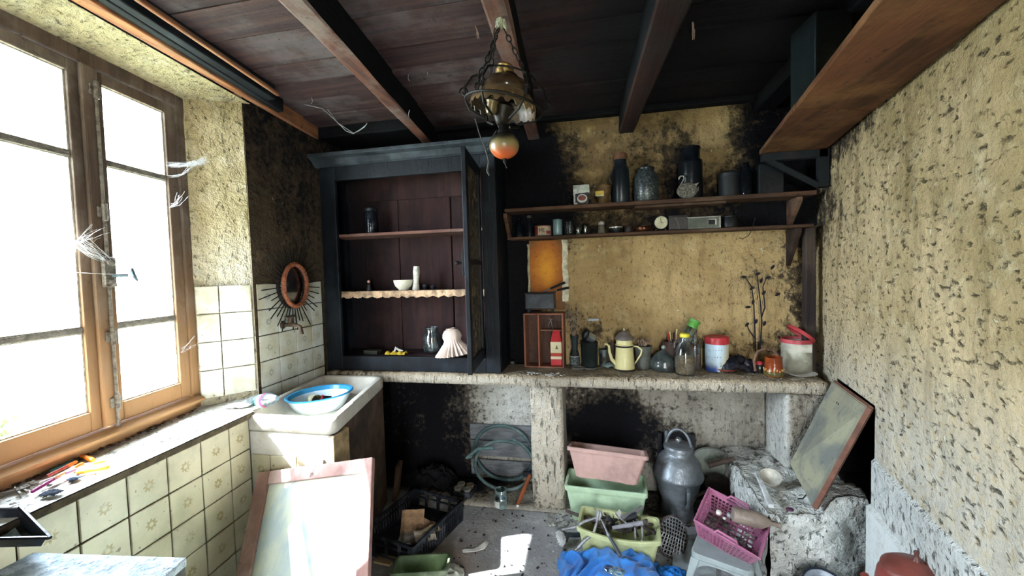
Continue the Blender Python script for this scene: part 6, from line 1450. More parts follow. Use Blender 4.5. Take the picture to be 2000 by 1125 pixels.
# small jar red lid, brown jug with wicker hoop
t_, p = wt('small_jar', 'little glass jar with a pinkish red lid left of the brown mug', 'jar', 1483, 727, .026)
jh = H(p, 1483, 705)
lathe_part('jar_body', [(0, 0), (.024, 0), (.027, .006), (.027, jh*.6), (.020, jh*.72), (0, jh*.72)], mat('3a4038', rough=.15), t_, 24)
lathe_part('red_lid', [(0, jh*.70), (.024, jh*.70), (.024, jh*.80), (.014, jh*.95), (0, jh)], mat('c8404c', rough=.4), t_, 24)
t_, p = wt('brown_jug', 'glazed orange-brown jug with a tall wicker hoop handle', 'jug', 1511, 736, .032)
jh = H(p, 1511, 697); R_ = W_(1494, 1529, p)/2
lathe_part('jug_body', [(0, 0), (R_*.9, 0), (R_, .006), (R_*.98, jh*.25), (R_*.88, jh*.45), (R_*.85, jh*.92), (R_*.88, jh), (R_*.78, jh), (R_*.76, jh*.4), (0, .008)], mat('8a3f1e', rough=.15, var=.4, dirt=.15, dirtcol='3a2012'), t_, 32)
lathe_part('olive_foot', [(R_*.92, .001), (R_*1.02, .008), (R_*1.0, jh*.25), (R_*.97, jh*.27), (R_*.9, .01)], mat('5d5530', rough=.2), t_, 32)
b = MB()
for i in range(20):
    a = 2*PI*i/20; x, y = R_*.93*math.cos(a), R_*.93*math.sin(a); b.ball((x, y, jh*(.36 if i % 2 else .30)), .005, 1, (1, 1, 1.8))
b.build('drip_glaze', mat('c79a5a', rough=.2), t_, smooth=True)
hp = [pix(1480, 727, y=p.y-.0), pix(1477, 706, y=p.y), pix(1484, 690, y=p.y), pix(1500, 683, y=p.y), pix(1516, 686, y=p.y), pix(1526, 700, y=p.y), pix(1527, 718, y=p.y)]
hp = [q-p+Vector((0, .035, 0)) for q in hp]
b = MB(); sm = []
for i in range(len(hp)-1):
    for j in range(4): sm.append(hp[i].lerp(hp[i+1], j/4))
sm.append(hp[-1]); b.tube(sm, .0085, 8)
for i in range(0, len(sm)-1): b.tube([sm[i]+Vector((0, -.009, 0)), sm[i+1]+Vector((0, -.006, .004))], .0028, 5)
b.build('wicker_hoop', mat('7a5a48', rough=.7, scale=60, var=.5), t_, smooth=True)
# white tin with raised red lid
t_, p = wt('biscuit_tin', 'whitish round tin with its red lid propped open in the corner', 'tin', 1527, 714, .058)
th_ = H(p, 1527, 662); R_ = W_(1501, 1552, p)/2
lathe_part('tin_body', [(0, 0), (R_, 0), (R_*1.01, .003), (R_, th_*.80), (R_*1.0, th_), (R_*.94, th_), (R_*.94, .01), (0, .01)], mat('a9a898', rough=.45, dirt=.3), t_, 36)
lathe_part('red_rim', [(R_*.99, th_*.90), (R_*1.04, th_*.90), (R_*1.04, th_*1.02), (R_*.93, th_*1.02), (R_*.93, th_*.95)], mat('b0444c', rough=.4, dirt=.2), t_, 36)
b = MB(); b.box(-R_*.35, R_*.6, -R_*1.02, -R_*.96, th_*.66, th_*.9); b.build('paper_label', mat('c4c2b4'), t_)
lp_ = Matrix.Translation((R_*.35, 0, th_*1.18)) @ RY(38)
lathe_part('red_lid', [(0, .008), (R_*1.0, .006), (R_*1.04, 0), (R_*1.04, -.014), (R_*1.0, -.014), (R_*.98, 0), (0, .003)], mat('a83c40', rough=.45, dirt=.3), t_, 36, lp_)
# plate and balls
t_, p = wt('white_plate', 'white plate in a dark puddle of shadow at the right end of the worktop', 'plate', 1561, 737, .06)
t_['label'] = 'white china plate lying at the right end of the worktop'
lathe_part('plate_body', [(0, .003), (.045, .0), (.05, .004), (.084, .014), (.088, .017), (.084, .018), (.048, .008), (0, .006)], mat('d0cfc8', rough=.25, dirt=.15), t_, 40)
for i, (px_, py_, r_, c_, lb, nm) in enumerate(((1564, 722, .026, '8fb4bc', 'light blue crumpled paper ball behind the white plate', 'paper_ball'), (1583, 722, .026, '2e2a28', 'dark brown dried fruit next to the blue paper ball', 'dried_fruit'), (1597, 718, .014, '1a1a1e', 'small black lump in the corner behind the white plate', 'lump'))):
    p = spot(px_, py_, CZ, r_); b = MB(); b.ball((0, 0, r_*.9), r_, 3, (1.1, 1, .9), .06); o = b.build(nm, mat(c_, rough=.8, scale=50, var=.5), None); o.location = p; tag(o, lb, nm.replace('_', ' '))
b = MB(); rnd = random.Random(21)
def chips(n, fx, size, m_, name, label, cat='debris'):
    b = MB()
    for i in range(n):
        x, y, z = fx(rnd); s = size*rnd.uniform(.4, 1.4); M_ = T(x, y, z+s*.2) @ RZ(rnd.uniform(0, 360)) @ RX(rnd.uniform(-25, 25))
        b.box(-s*rnd.uniform(.5, 1.5), s, -s*.7, s*rnd.uniform(.3, .9), -s*.2, s*.25, M_, jit=s*.25)
    o = b.build(name, m_, None); o['kind'] = 'stuff'; o['label'] = label; o['category'] = cat; return o
chips(150, lambda r: (r.uniform(-.55, 1.2), YF+r.uniform(.0, .09), .864), .005, mat('8d8a82', world=True), 'plaster_crumbs', 'scattered grey plaster crumbs along the front of the worktop')
chips(24, lambda r: (r.uniform(-.45, -.2), YF+r.uniform(.0, .07), .865), .009, mat('c9c9c4', world=True), 'plaster_flakes', 'larger pale plaster flakes before the wooden crate')
chips(420, lambda r: (r.uniform(-1.0, .8), r.uniform(1.75, 2.75), .004), .005, mat('a6a8a8', world=True), 'floor_grit', 'pale grit strewn over the dusty floor')
chips(160, lambda r: (r.uniform(-.8, .7), r.uniform(1.8, 2.5), .004), .006, mat('2a2a2e', world=True), 'floor_crumbs', 'dark crumbs strewn over the dusty floor')
chips(60, lambda r: (r.uniform(-.32, -.15), r.uniform(2.35, 2.52), .006), .010, mat('b4b4ae', world=True), 'pier_rubble', 'small rubble heaped at the foot of the middle pier')
chips(130, lambda r: (lambda y, u: (-1.66-.05*(y-.8)-u*.3, y, .868))(r.uniform(.75, 1.66), r.random()), .0045, mat('7c7468', world=True), 'sill_crumbs', 'crumbs and flakes scattered over the windowsill')
chips(90, lambda r: (lambda y, u: (-2.0-.0*y+.17*(1.6-y)+u*.05, y, .868))(r.uniform(.9, 1.68), r.random()), .008, mat('4a3c30', world=True), 'sill_rot', 'brown rotted wood crumbs along the window frame foot')
# white spill on the floor
b = MB(); pts = [pix(x, y, z=.0065) for x, y in ((903, 1075), (907, 1073), (925, 1073), (935, 1068), (948, 1057), (955, 1060), (946, 1072), (932, 1077), (912, 1079), (904, 1079))]
b.prism(pts, (0, 0, .003)); o = b.build('white_spill', mat('e6e6e2', rough=.5, world=True), None); tag(o, 'small white dried paint spill on the concrete floor', 'spill')
# ================================================================ on the shelves
UZ, LZ = 1.934, 1.747
def st(name, label, cat, px, z, y=2.75, rot=(0, 0, 0)):
    p = pix(px, 400, y=y); p.z = z; return thing(name, label, cat, p, rot), p
def HH(p, px, py): return pix(px, py, y=p.y).z-p.z
t_, p = st('torn_carton', 'torn white carton with a dark red round emblem at the left of the upper shelf', 'carton', 1136, UZ, 2.72)
h_ = HH(p, 1136, 363); w_ = W_(1121, 1152, p)/2
b = MB(); b.box(-w_*.9, w_*.9, -.035, .035, 0, h_*.62); b.build('carton_body', mat('1d2128', rough=.5), t_, bevel=.003)
b = MB(); b.box(-w_, w_, -.037, .037, h_*.55, h_, jit=.003); b.build('torn_white_top', mat('c9cfc8', rough=.8, scale=40, bump=.5), t_, bevel=.003)
b = MB(); b.box(-w_*.95, -w_*.75, -.0375, -.035, 0.004, h_*.6).box(-w_*.95, -w_*.5, -.0375, -.035, .0, .01); b.build('white_edge_strip', mat('c4c8c4'), t_)
b = MB(); b.lathe([(0, 0), (w_*.62, 0), (w_*.62, .002), (0, .002)], 24, T(w_*.1, -.0365, h_*.30) @ RX(90) @ Matrix.Diagonal((1, .85, 1, 1))); b.build('round_emblem', mat('d0ccc6'), t_)
b = MB(); b.lathe([(0, 0), (w_*.48, 0), (w_*.48, .002), (0, .002)], 24, T(w_*.1, -.038, h_*.32) @ RX(90) @ Matrix.Diagonal((1, .7, 1, 1))); b.build('emblem_centre', mat('8a5048'), t_)
t_, p = st('crushed_cup', 'crushed brownish cup with a yellow label next to the torn carton', 'cup', 1176, UZ, 2.73)
h_ = HH(p, 1176, 363); w_ = W_(1162, 1190, p)/2
lathe_part('cup_body', [(0, 0), (w_*.55, 0), (w_*.6, .004), (w_*1.0, h_*.75), (w_*1.0, h_), (w_*.85, h_), (w_*.5, .01), (0, .01)], mat('6a5230', rough=.6, scale=30, var=.5), t_, 14, RY(6), wob=.10)
b = MB(); b.box(-w_*.9, w_*.25, -w_*.98, -w_*.92, h_*.42, h_*.66); b.build('yellow_label', mat('d8bc48', rough=.5), t_, label='yellow paper label')
b = MB(); b.box(-w_*.9, w_*.2, -w_*1.0, -w_*.95, h_*.38, h_*.43); b.build('white_label_edge', mat('d8d4c4'), t_)
M_dkb = mat('1a2127', rough=.3, dirt=.25, dirtcol='333c40', scale=8)
t_, p = st('vacuum_flask', 'tall dark flask with a cork-brown cap on the upper shelf', 'flask', 1213, UZ)
h_ = HH(p, 1213, 301); w_ = W_(1197, 1230, p)/2
lathe_part('flask_body', [(0, 0), (w_*.95, 0), (w_, .006), (w_, h_*.66), (w_*.85, h_*.72), (w_*.72, h_*.76), (w_*.70, h_*.88), (0, h_*.88)], M_dkb, t_, 28)
lathe_part('cap', [(0, h_*.88), (w_*.80, h_*.88), (w_*.85, h_*.93), (w_*.80, h_), (0, h_)], mat('6e4a34', rough=.8, scale=60), t_, 24, label='cork-brown cap')
b = MB(); b.tube([(-w_, 0, h_*.62), (-w_*1.35, 0, h_*.56), (-w_*1.3, 0, h_*.46), (-w_, 0, h_*.42)], .005, 8); b.build('handle', mat('3a3e3e', rough=.5), t_, smooth=True)
t_, p = st('patterned_jar', 'wide dark jar with a speckled front and a knobbed lid on the upper shelf', 'jar', 1262, UZ)
h_ = HH(p, 1262, 319); w_ = W_(1239, 1286, p)/2
t = NT('speckled_ceramic'); n1 = t.noise(t.coord('obj'), 90, 3, .6, 1.5); t.color(t.mix(t.ramp(n1, .52, .58), '161c22', '5c6462')); t.set(Roughness=.35)
lathe_part('jar_body', [(0, 0), (w_*.85, 0), (w_*.95, .01), (w_, h_*.3), (w_*.98, h_*.6), (w_*.80, h_*.74), (w_*.66, h_*.78), (w_*.66, h_*.84), (0, h_*.84)], t.m, t_, 32)
lathe_part('lid', [(w_*.70, h_*.83), (w_*.72, h_*.86), (w_*.55, h_*.90), (w_*.2, h_*.92), (w_*.14, h_*.95), (w_*.2, h_*.98), (0, h_)], M_dkb, t_, 28)
t_, p = st('large_dark_bottle', 'tallest black bottle on the upper shelf behind the silver swan', 'bottle', 1349, UZ, 2.77)
h_ = HH(p, 1349, 287); w_ = W_(1327, 1371, p)/2
lathe_part('bottle_body', [(0, 0), (w_*.97, 0), (w_, .008), (w_, h_*.68), (w_*.97, h_*.73), (w_*.80, h_*.76), (w_*.78, h_*.93), (w_*.85, h_*.94), (w_*.85, h_*.98), (w_*.72, h_), (0, h_)], mat('12171c', rough=.25, dirt=.1), t_, 32)
# swan
t_, p = st('silver_swan', 'small silver swan ornament with a curved neck on the upper shelf', 'ornament', 1342, UZ, 2.695)
k = W_(0, 1, p); hz = lambda py: HH(p, 1342, py)
M_silver = mat('b9b4a4', rough=.35, metal=.7, scale=90, var=.7, bump=1.0, dirt=.2)
b = MB(); b.ball((0, 0, hz(372)), 18*k, 3, (1.05, .62, .85), .02); 
b.build('swan_body', M_silver, t_, smooth=True)
b = MB(); b.tube([(-14*k, -.0, hz(374)), (-15*k, 0, hz(366)), (-9*k, 0, hz(356)), (-5*k, 0, hz(348)), (-6*k, 0, hz(343.5)), (-11*k, 0, hz(343)), (-14*k, 0, hz(346)), (-15*k, 0, hz(350))], [.006, .005, .004, .0035, .0035, .004, .0045, .0015], 10); b.build('neck_and_head', mat('c9c4b4', rough=.3, metal=.6), t_, smooth=True)
b = MB(); b.hexa([(8*k, -.008, hz(368)), (16*k, -.008, hz(366)), (16*k, .008, hz(366)), (8*k, .008, hz(368))], [(10*k, -.004, hz(361)), (22*k, -.003, hz(358)), (22*k, .003, hz(358)), (10*k, .004, hz(361))]); b.build('tail_feathers', mat('c9c4b4', rough=.35, metal=.6), t_, bevel=.001)
b = MB(); b.tube([(15*k, .0, hz(380)), (20*k, 0, hz(372)), (21*k, 0, hz(366))], [.003, .006, .002], 6); b.build('wing_tip', M_silver, t_, smooth=True)
t_, p = st('slim_bottle', 'slim black bottle with a bright glint towards the right of the upper shelf', 'bottle', 1457, UZ, 2.74)
h_ = HH(p, 1457, 318); w_ = W_(1448, 1466, p)/2
lathe_part('bottle_body', [(0, 0), (w_*1.2, 0), (w_*1.2, h_*.62), (w_*.8, h_*.78), (w_*.6, h_*.85), (w_*.6, h_), (0, h_)], mat('0e1216', rough=.08, dirt=.05), t_, 24)
t_, p = st('black_box', 'black box in deep shadow right of the slim bottle on the upper shelf', 'box', 1497, UZ, 2.76)
h_ = HH(p, 1497, 322); b = MB(); b.box(-.06, .075, -.05, .05, 0, h_); b.build('box_body', mat('0d1116', rough=.5), t_, bevel=.004)
b = MB(); b.box(-.062, .077, -.052, .052, h_*.86, h_*.92); b.build('lid_edge', mat('141a20', rough=.5), t_)
t_, p = st('dark_canister', 'black canister standing between the swan bottle and the slim bottle', 'canister', 1425, UZ, 2.78)
h_ = HH(p, 1425, 335); lathe_part('canister_body', [(0, 0), (.06, 0), (.062, .01), (.062, h_*.8), (0, h_*.8)], mat('10151a', rough=.6), t_, 28); lathe_part('lid', [(0, h_*.79), (.064, h_*.79), (.064, h_*.9), (.04, h_), (0, h_)], mat('161c22', rough=.5), t_, 28)
# lower shelf
def lowjar(px0, px1, pyt, name, label, cat, m_, prof, y=2.76, lid=None, seg=24, smooth=True, cap=.8):
    t_, p = st(name, label, cat, (px0+px1)/2, LZ, y); h_ = HH(p, (px0+px1)/2, pyt); w_ = W_(px0, px1, p)/2
    lathe_part(name+'_body' if not name.endswith('body') else name, [(r*w_, z*h_) for r, z in prof], m_, t_, seg, smooth=smooth)
    if lid: lathe_part(lid[0], [(r*w_, z*h_) for r, z in lid[2]], lid[1], t_, seg)
    return t_, p, h_, w_
CYL = [(0, 0), (.92, 0), (1, .04), (1, .96), (.95, 1), (0, 1)]
lowjar(1003, 1022, 428, 'dark_bottle', 'black bottle at the far left end of the lower shelf', 'bottle', mat('0d1218', rough=.15), [(0, 0), (1, 0), (1, .6), (.4, .8), (.4, 1), (0, 1)], 2.75)
lowjar(1025, 1041, 425, 'dark_bottle', 'black bottle between the leftmost bottle and the printed tin', 'bottle', mat('12161c', rough=.3), [(0, 0), (1, 0), (1, .55), (.5, .72), (.5, 1), (0, 1)], 2.77, lid=('stopper', mat('55524a'), [(0, .98), (.6, .98), (.5, 1.1), (0, 1.1)]))
t_, p, h_, w_ = lowjar(1043, 1075, 442, 'printed_tin', 'squat tin printed red and cream at the left of the lower shelf', 'tin', mat('b8a890', rough=.5, scale=20), CYL, 2.735, lid=('brown_lid', mat('7a4a34', rough=.6), [(.9, .93), (1.04, .93), (1.02, 1.02), (0, 1.02)]))
b = MB()
for a0, a1, m_i in ((-150, -128, 0), (-72, -50, 0)): pass
def wrapband(R_, z0, z1, a0, a1, n=8, off=.0008):
    b = MB()
    for i in range(n):
        u0 = math.radians(a0+(a1-a0)*i/n); u1 = math.radians(a0+(a1-a0)*(i+1)/n); R2_ = R_+off
        b.poly([(R2_*math.cos(u0), R2_*math.sin(u0), z0), (R2_*math.cos(u1), R2_*math.sin(u1), z0), (R2_*math.cos(u1), R2_*math.sin(u1), z1), (R2_*math.cos(u0), R2_*math.sin(u0), z1)])
    return b
wrapband(w_, h_*.05, h_*.9, -160, -118).build('red_print', mat('8a3030', rough=.5), t_)
wrapband(w_, h_*.15, h_*.45, -60, -20).build('red_print', mat('8a3030', rough=.5), t_)
b = MB(); R_ = w_+.0015
def stroke(a_, z_, a2, z2, r=.0016): b.tube([(R_*math.cos(math.radians(a_)), R_*math.sin(math.radians(a_)), z_*h_), (R_*math.cos(math.radians(a2)), R_*math.sin(math.radians(a2)), z2*h_)], r, 4)
for s_ in ((-108, .3, -108, .75), (-108, .75, -100, .45), (-100, .45, -92, .75), (-92, .75, -92, .3), (-84, .3, -84, .75), (-84, .5, -74, .75), (-84, .5, -72, .3)): stroke(*s_)
b.build('dark_lettering', mat('4a2420'), t_)
lowjar(1079, 1097, 430, 'metal_cylinder', 'pale blue-green metal cylinder on the lower shelf', 'canister', mat('7f9a9e', rough=.4, metal=.3, dirt=.3), CYL, 2.74, lid=('cap', mat('6a8488', rough=.4, metal=.3), [(.85, .96), (1.05, .96), (1.05, 1.03), (.5, 1.06), (0, 1.06)]))
t_, p, h_, w_ = lowjar(1101, 1121, 431, 'spotted_jar', 'black jar with white marks right of the metal cylinder', 'jar', mat('10161a', rough=.3), CYL, 2.74)
b = MB()
for i in range(7):
    for a_ in (-112, -74):
        q = Vector(((w_+.001)*math.cos(math.radians(a_)), (w_+.001)*math.sin(math.radians(a_)), h_*(.12+.12*i))); b.ball(q, .0028, 1, (1, .4, .7 if i % 2 else 1.4))
b.build('white_marks', mat('aeb4b0'), t_)
lowjar(1123, 1133, 441, 'glass_vial', 'small murky glass right of the black jar with white marks', 'glass', glassmat('8a9490', .4, '5a6462', .1, .5), CYL, 2.74)
lowjar(1136, 1148, 438, 'glass_vial', 'second murky glass, just left of a bare stretch of lower shelf', 'glass', glassmat('8a9490', .3, '4a5452', .1, .5), CYL, 2.78)
lowjar(1166, 1181, 432, 'salt_shaker', 'glass shaker with a white metal top on the lower shelf', 'shaker', mat('6a6458', rough=.3), [(0, 0), (1, 0), (.85, .3), (.75, .72), (0, .72)], 2.73, lid=('white_top', mat('cfccc0', rough=.4, metal=.3), [(.78, .70), (.9, .72), (.85, .9), (.4, 1), (0, 1)]))
lowjar(1189, 1214, 443, 'sugar_bowl', 'small black bowl with a bright white rim on the lower shelf', 'bowl', mat('10161a', rough=.3), [(0, 0), (.7, 0), (1, .5), (1, .8), (0, .8)], 2.73, lid=('white_rim', mat('c9c8be', rough=.3, metal=.4), [(.9, .78), (1.06, .78), (1.08, .95), (.9, 1), (0, 1)]))
lowjar(1218, 1236, 441, 'brown_pot', 'dull brown pot in shadow between the black bowl and the copper pot', 'pot', mat('2c221e', rough=.5), CYL, 2.75)
lowjar(1240, 1272, 440, 'copper_pot', 'dark copper pot with an orange glint beside the round clock', 'pot', mat('6a3e26', rough=.3, metal=.7, dirt=.5, dirtcol='1c1614'), [(0, 0), (.8, 0), (.98, .25), (.95, .6), (.8, .7), (.9, .78), (0, .78)], 2.75, lid=('lid', mat('3a2a22', rough=.35, metal=.6), [(.85, .78), (.86, .84), (.3, .95), (.12, 1), (0, 1.02)]))
# clock
t_, p = st('alarm_clock', 'small round cream alarm clock on the lower shelf', 'clock', 1290, LZ, 2.725)
r_ = W_(1277, 1304, p)/2
lathe_part('case', [(0, .012), (r_*.9, .012), (r_*1.02, .004), (r_*1.02, -.020), (r_*.8, -.026), (0, -.026)], mat('2a2c2c', rough=.4, metal=.5), t_, 32, T(0, 0, r_*1.02+.004) @ RX(90))
lathe_part('dial', [(0, 0), (r_*.90, 0), (r_*.90, .0015), (0, .0015)], mat('b9b495', rough=.5, dirt=.15), t_, 32, T(0, -.0125, r_*1.02+.004) @ RX(90))
b = MB(); cz_ = r_*1.02+.004
b.tube([(0, -.0155, cz_), (-.002, -.0155, cz_+r_*.6)], .0012, 4).tube([(0, -.0155, cz_), (r_*.35, -.0155, cz_-r_*.1)], .0012, 4); b.build('hands', mat('1a1a18'), t_)
b = MB()
for i in range(12): a = PI*i/6; b.tube([(r_*.74*math.cos(a), -.0148, cz_+r_*.74*math.sin(a)), (r_*.84*math.cos(a), -.0148, cz_+r_*.84*math.sin(a))], .0009, 4)
b.build('hour_marks', mat('3a3a34'), t_)
for s in (-1, 1):
    b = MB(); b.tube([(s*r_*.55, -.003, .010), (s*r_*.75, -.003, 0)], .004, 6); b.build('foot', M_rust, t_)
# dark box with scratched front
t_, p = st('tea_caddy', 'dark brown square caddy with a pale scratch between the clock and the radio', 'caddy', 1322, LZ, 2.755)
h_ = HH(p, 1322, 422); w_ = W_(1305, 1340, p)/2
b = MB(); b.box(-w_, w_, -.045, .045, 0, h_*.9); b.build('caddy_body', mat('3c3836', rough=.5, metal=.3), t_, bevel=.003)
b = MB(); b.box(-w_*1.02, w_*1.02, -.047, .047, h_*.88, h_); b.build('lid', mat('2e2c2c', rough=.5, metal=.3), t_, bevel=.003)
b = MB(); b.tube([(-w_*.35, -.046, h_*.86), (-w_*.1, -.046, h_*.5), (w_*.1, -.046, h_*.05)], .0014, 4); b.build('scratch', mat('8a8078'), t_)
# radio
t_, p = st('transistor_radio', 'small grey transistor radio lying on the lower shelf', 'radio', 1372, LZ, 2.74, (0, 0, 0))
h_ = HH(p, 1372, 424); w_ = W_(1342, 1403, p)/2
b = MB(); b.box(-w_, w_, -.028, .028, 0, h_); b.build('case', mat('7c7f74', rough=.5, dirt=.3), t_, bevel=.005)
b = MB(); b.box(-w_*.94, w_*.90, -.0295, -.027, h_*.08, h_*.88); b.build('front_panel', mat('5f6258', rough=.6, dirt=.3), t_, bevel=.001)
b = MB(); b.box(w_*.28, w_*.66, -.031, -.029, h_*.32, h_*.70); b.build('dial_window', mat('20262a', rough=.2), t_)
b = MB(); b.box(w_*.66, w_*.74, -.0315, -.029, h_*.28, h_*.76).box(w_*.28, w_*.66, -.0315, -.029, h_*.70, h_*.76); b.build('window_trim', mat('b9b8a8'), t_)
b = MB(); b.box(w_*.90, w_*1.0, -.0305, -.026, h_*.02, h_*.98).box(-w_, w_, -.0305, -.026, h_*.93, h_*1.0); b.build('silver_edge', mat('a8aaa2', rough=.3, metal=.6), t_, bevel=.001)
b = MB()
for i in range(10):
    for j in range(5): b.ball((-w_*.8+i*w_*.1, -.030, h_*(.2+.13*j)), .0016, 1)
b.build('speaker_holes', mat('1c1e1c'), t_)
lowjar(1408, 1440, 424, 'black_tin', 'black tin in shadow right of the radio', 'tin', mat('0e1216', rough=.5), CYL, 2.76, lid=('lid', mat('14191e', rough=.5), [(.9, .96), (1.04, .96), (1.04, 1.04), (0, 1.05)]))
tubething('hanging_wire', 'thin dark wire curling below the right part of the lower shelf', 'wire', [('wire', [PX(1475, 425, 2.70), PX(1470, 445, 2.69), PX(1462, 460, 2.68), PX(1450, 467, 2.68), PX(1444, 464, 2.68)], .0022, mat('1c1814'))], PX(1470, 445, 2.69))
# ================================================================ teal tin on the rack
t_ = thing('teal_box', 'dark teal box with a bright metal disc on top of the plank rack', 'box', (.905, 1.90, 2.172), (0, 0, .1))
b = MB(); b.box(-.066, .066, -.07, .10, 0, .315); b.build('box_body', mat('0c1719', rough=.5, dirt=.15), t_, bevel=.006)
lathe_part('metal_disc', [(0, 0), (.035, 0), (.036, .008), (0, .010)], mat('9aa4ab', rough=.25, metal=.8), t_, 28, T(.03, -.071, .13) @ RX(90))
# ================================================================ lamp
LP = Vector((-.335, 1.60, 0)); tp_ = pix(977, 48, y=1.47)
lamp = thing('hanging_oil_lamp', 'old hanging lamp with chains, glass shade and an orange counterweight', 'lamp', (tp_.x, 1.47, tp_.z))
def LPt(px, py, dy=0): return pix(px, py, y=1.47+dy)-Vector(lamp.location)
M_chain = mat('14120f', rough=.6, metal=.5, dirt=.2)
def chain(pts, link=.030, r=.0024, name='chain'):
    b = MB(); P_ = []
    tot = sum((Vector(b_)-Vector(a_)).length for a_, b_ in zip(pts, pts[1:])); n = max(2, int(tot/(link*.78)))
    def at_(s):
        s *= tot
        for a_, b_ in zip(pts, pts[1:]):
            l = (Vector(b_)-Vector(a_)).length
            if s <= l: return Vector(a_).lerp(Vector(b_), s/l), (Vector(b_)-Vector(a_)).normalized()
            s -= l
        return Vector(pts[-1]), (Vector(pts[-1])-Vector(pts[-2])).normalized()
    for i in range(n):
        c_, d_ = at_((i+.5)/n); q = d_.to_track_quat('Z', 'Y').to_matrix() @ Matrix.Rotation(PI/2*(i % 2), 3, 'Z')
        b.tube([c_+q @ Vector((link*.26*math.cos(a), 0, link*.5*math.sin(a))) for a in [2*PI*j/10 for j in range(10)]], r, 5, closed=True)
    return b.build(name, M_chain, lamp)
b = MB(); b.tube([LPt(977, 48), Vector((LPt(977, 48).x, 0, 2.45-tp_.z))], .006, 6); b.lathe([(0, .0), (.02, .0), (.02, .012), (0, .014)], 16, T(0, 0, 2.44-tp_.z)); b.build('ceiling_hook', M_chain, lamp)
b = MB(); b.ball(LPt(977, 44), .019, 2, (.8, .8, 1.3), .15).tube([LPt(972, 38), LPt(970, 55)], .006, 6).tube([LPt(982, 40), LPt(990, 60)], [.010, .004], 6); b.build('dusty_pulley', mat('a9ab94', rough=.9, scale=50, var=.5, bump=.6), lamp)
chain([LPt(974, 55, -.03), LPt(955, 110, -.08), LPt(936, 150, -.10), LPt(930, 175, -.10)])
chain([LPt(970, 55, .0), LPt(962, 100, .03), LPt(958, 145, .05)])
chain([LPt(985, 58, 0), LPt(1003, 95, .0), LPt(1020, 130, .02), LPt(1035, 170, .02)])
k = px2m(1, Vector(lamp.location)+LPt(985, 190)); ctr = LPt(986, 196)
tl = RY(12)
LM = Matrix.Translation(ctr) @ tl @ Matrix.Scale(.9, 4)
M_amb = mat('3a2c20', rough=.15, var=.5, dirt=.2, dirtcol='1a1612')
lathe_part('font_globe', [(0, -.005), (.058, -.004), (.084, .02), (.092, .045), (.080, .072), (.045, .088), (.035, .10), (0, .10)], M_amb, lamp, 32, LM)
lathe_part('brass_collar', [(.030, .095), (.036, .10), (.038, .112), (.030, .118), (.034, .128), (.030, .134), (0, .134)], mat('8a6e40', rough=.4, metal=.7, dirt=.4), lamp, 24, LM @ T(-.02, 0, 0))
# fluted cream shade, zigzag edge
b = MB(); SEG = 80; prof = [(.052, .045), (.085, .036), (.112, .018), (.128, -.010), (.132, -.034)]
rings = []
for i, (r, z) in enumerate(prof):
    rings.append([b.b.verts.new((r*math.cos(a)*(1+.012*math.cos(a*20)), r*math.sin(a)*(1+.012*math.cos(a*20)), z+(.007*(1 if (j//2) % 2 else -1) if i == 4 else 0))) for j, a in enumerate([2*PI*q/SEG for q in range(SEG)])])
for A, B in zip(rings, rings[1:]):
    for q in range(SEG): b.b.faces.new((A[q], A[(q+1) % SEG], B[(q+1) % SEG], B[q]))
bmesh.ops.transform(b.b, matrix=Matrix.Translation(ctr) @ RY(14) @ Matrix.Scale(.9, 4) @ T(0, 0, -.005), verts=b.b.verts)
b.build('fluted_shade', mat('6e5a40', rough=.4, var=.6, dirt=.6, dirtcol='2c231a', scale=9), lamp, smooth=True, solid=.003)
b = MB()
for j in range(20):
    a0, a1, a2 = 2*PI*j/20, 2*PI*(j+.5)/20, 2*PI*(j+1)/20
    f = lambda a, r, z: (Matrix.Translation(ctr) @ RY(14) @ Matrix.Scale(.9, 4)) @ Vector((r*math.cos(a), r*math.sin(a), z-.005))
    b.tube([f(a0, .133, -.022), f(a1, .124, .0), f(a2, .133, -.022)], .0022, 5)
b.build('zigzag_relief', mat('8a7048', rough=.4), lamp)
b = MB(); b.tube([ctr+tl @ Vector((.140*math.cos(a), .140*math.sin(a), -.025)) for a in [2*PI*q/40 for q in range(40)]], .0045, 6, closed=True)
b.tube([ctr+tl @ Vector((.10*math.cos(a), .10*math.sin(a), .075)) for a in [2*PI*q/40 for q in range(40)]], .003, 6, closed=True)
for j in range(6):
    a = 2*PI*j/6+.2; c_, s_ = math.cos(a), math.sin(a)
    b.tube([ctr+tl @ Vector((.10*c_, .10*s_, .075)), ctr+tl @ Vector((.130*c_, .130*s_, .06)), ctr+tl @ Vector((.150*c_, .150*s_, .02)), ctr+tl @ Vector((.140*c_, .140*s_, -.025)), ctr+tl @ Vector((.12*c_, .12*s_, -.055)), ctr+tl @ Vector((.06*c_, .06*s_, -.075))], .004, 6)
    # scrolls
    o_ = ctr+tl @ Vector((.148*c_, .148*s_, -.0)); b.tube([o_+Vector((c_*.018*math.cos(t2)*(1-t2/9), s_*.018*math.cos(t2)*(1-t2/9), .022*math.sin(t2)*(1-t2/9))) for t2 in [q*.55 for q in range(13)]], .0028, 5)
b.build('iron_cage', M_chain, lamp)
lathe_part('burner', [(0, -.015), (.038, -.018), (.045, -.03), (.034, -.05), (.038, -.065), (.022, -.09), (.012, -.10), (0, -.10)], mat('241f1a', rough=.45, metal=.5, dirt=.3), lamp, 28, LM)
lathe_part('small_brass_cup', [(0, -.06), (.016, -.06), (.024, -.045), (.020, -.02), (.026, -.012), (0, -.012)], mat('6e6044', rough=.4, metal=.6), lamp, 20, LM @ T(-.035, -.045, -.015))
t = NT('orange_ball'); O = t.coord('obj'); xyz = t.sep(O); n1 = t.noise(O, 22, 4, .6)
bc = LPt(985, 285); br = px2m(29, Vector(lamp.location)+bc)
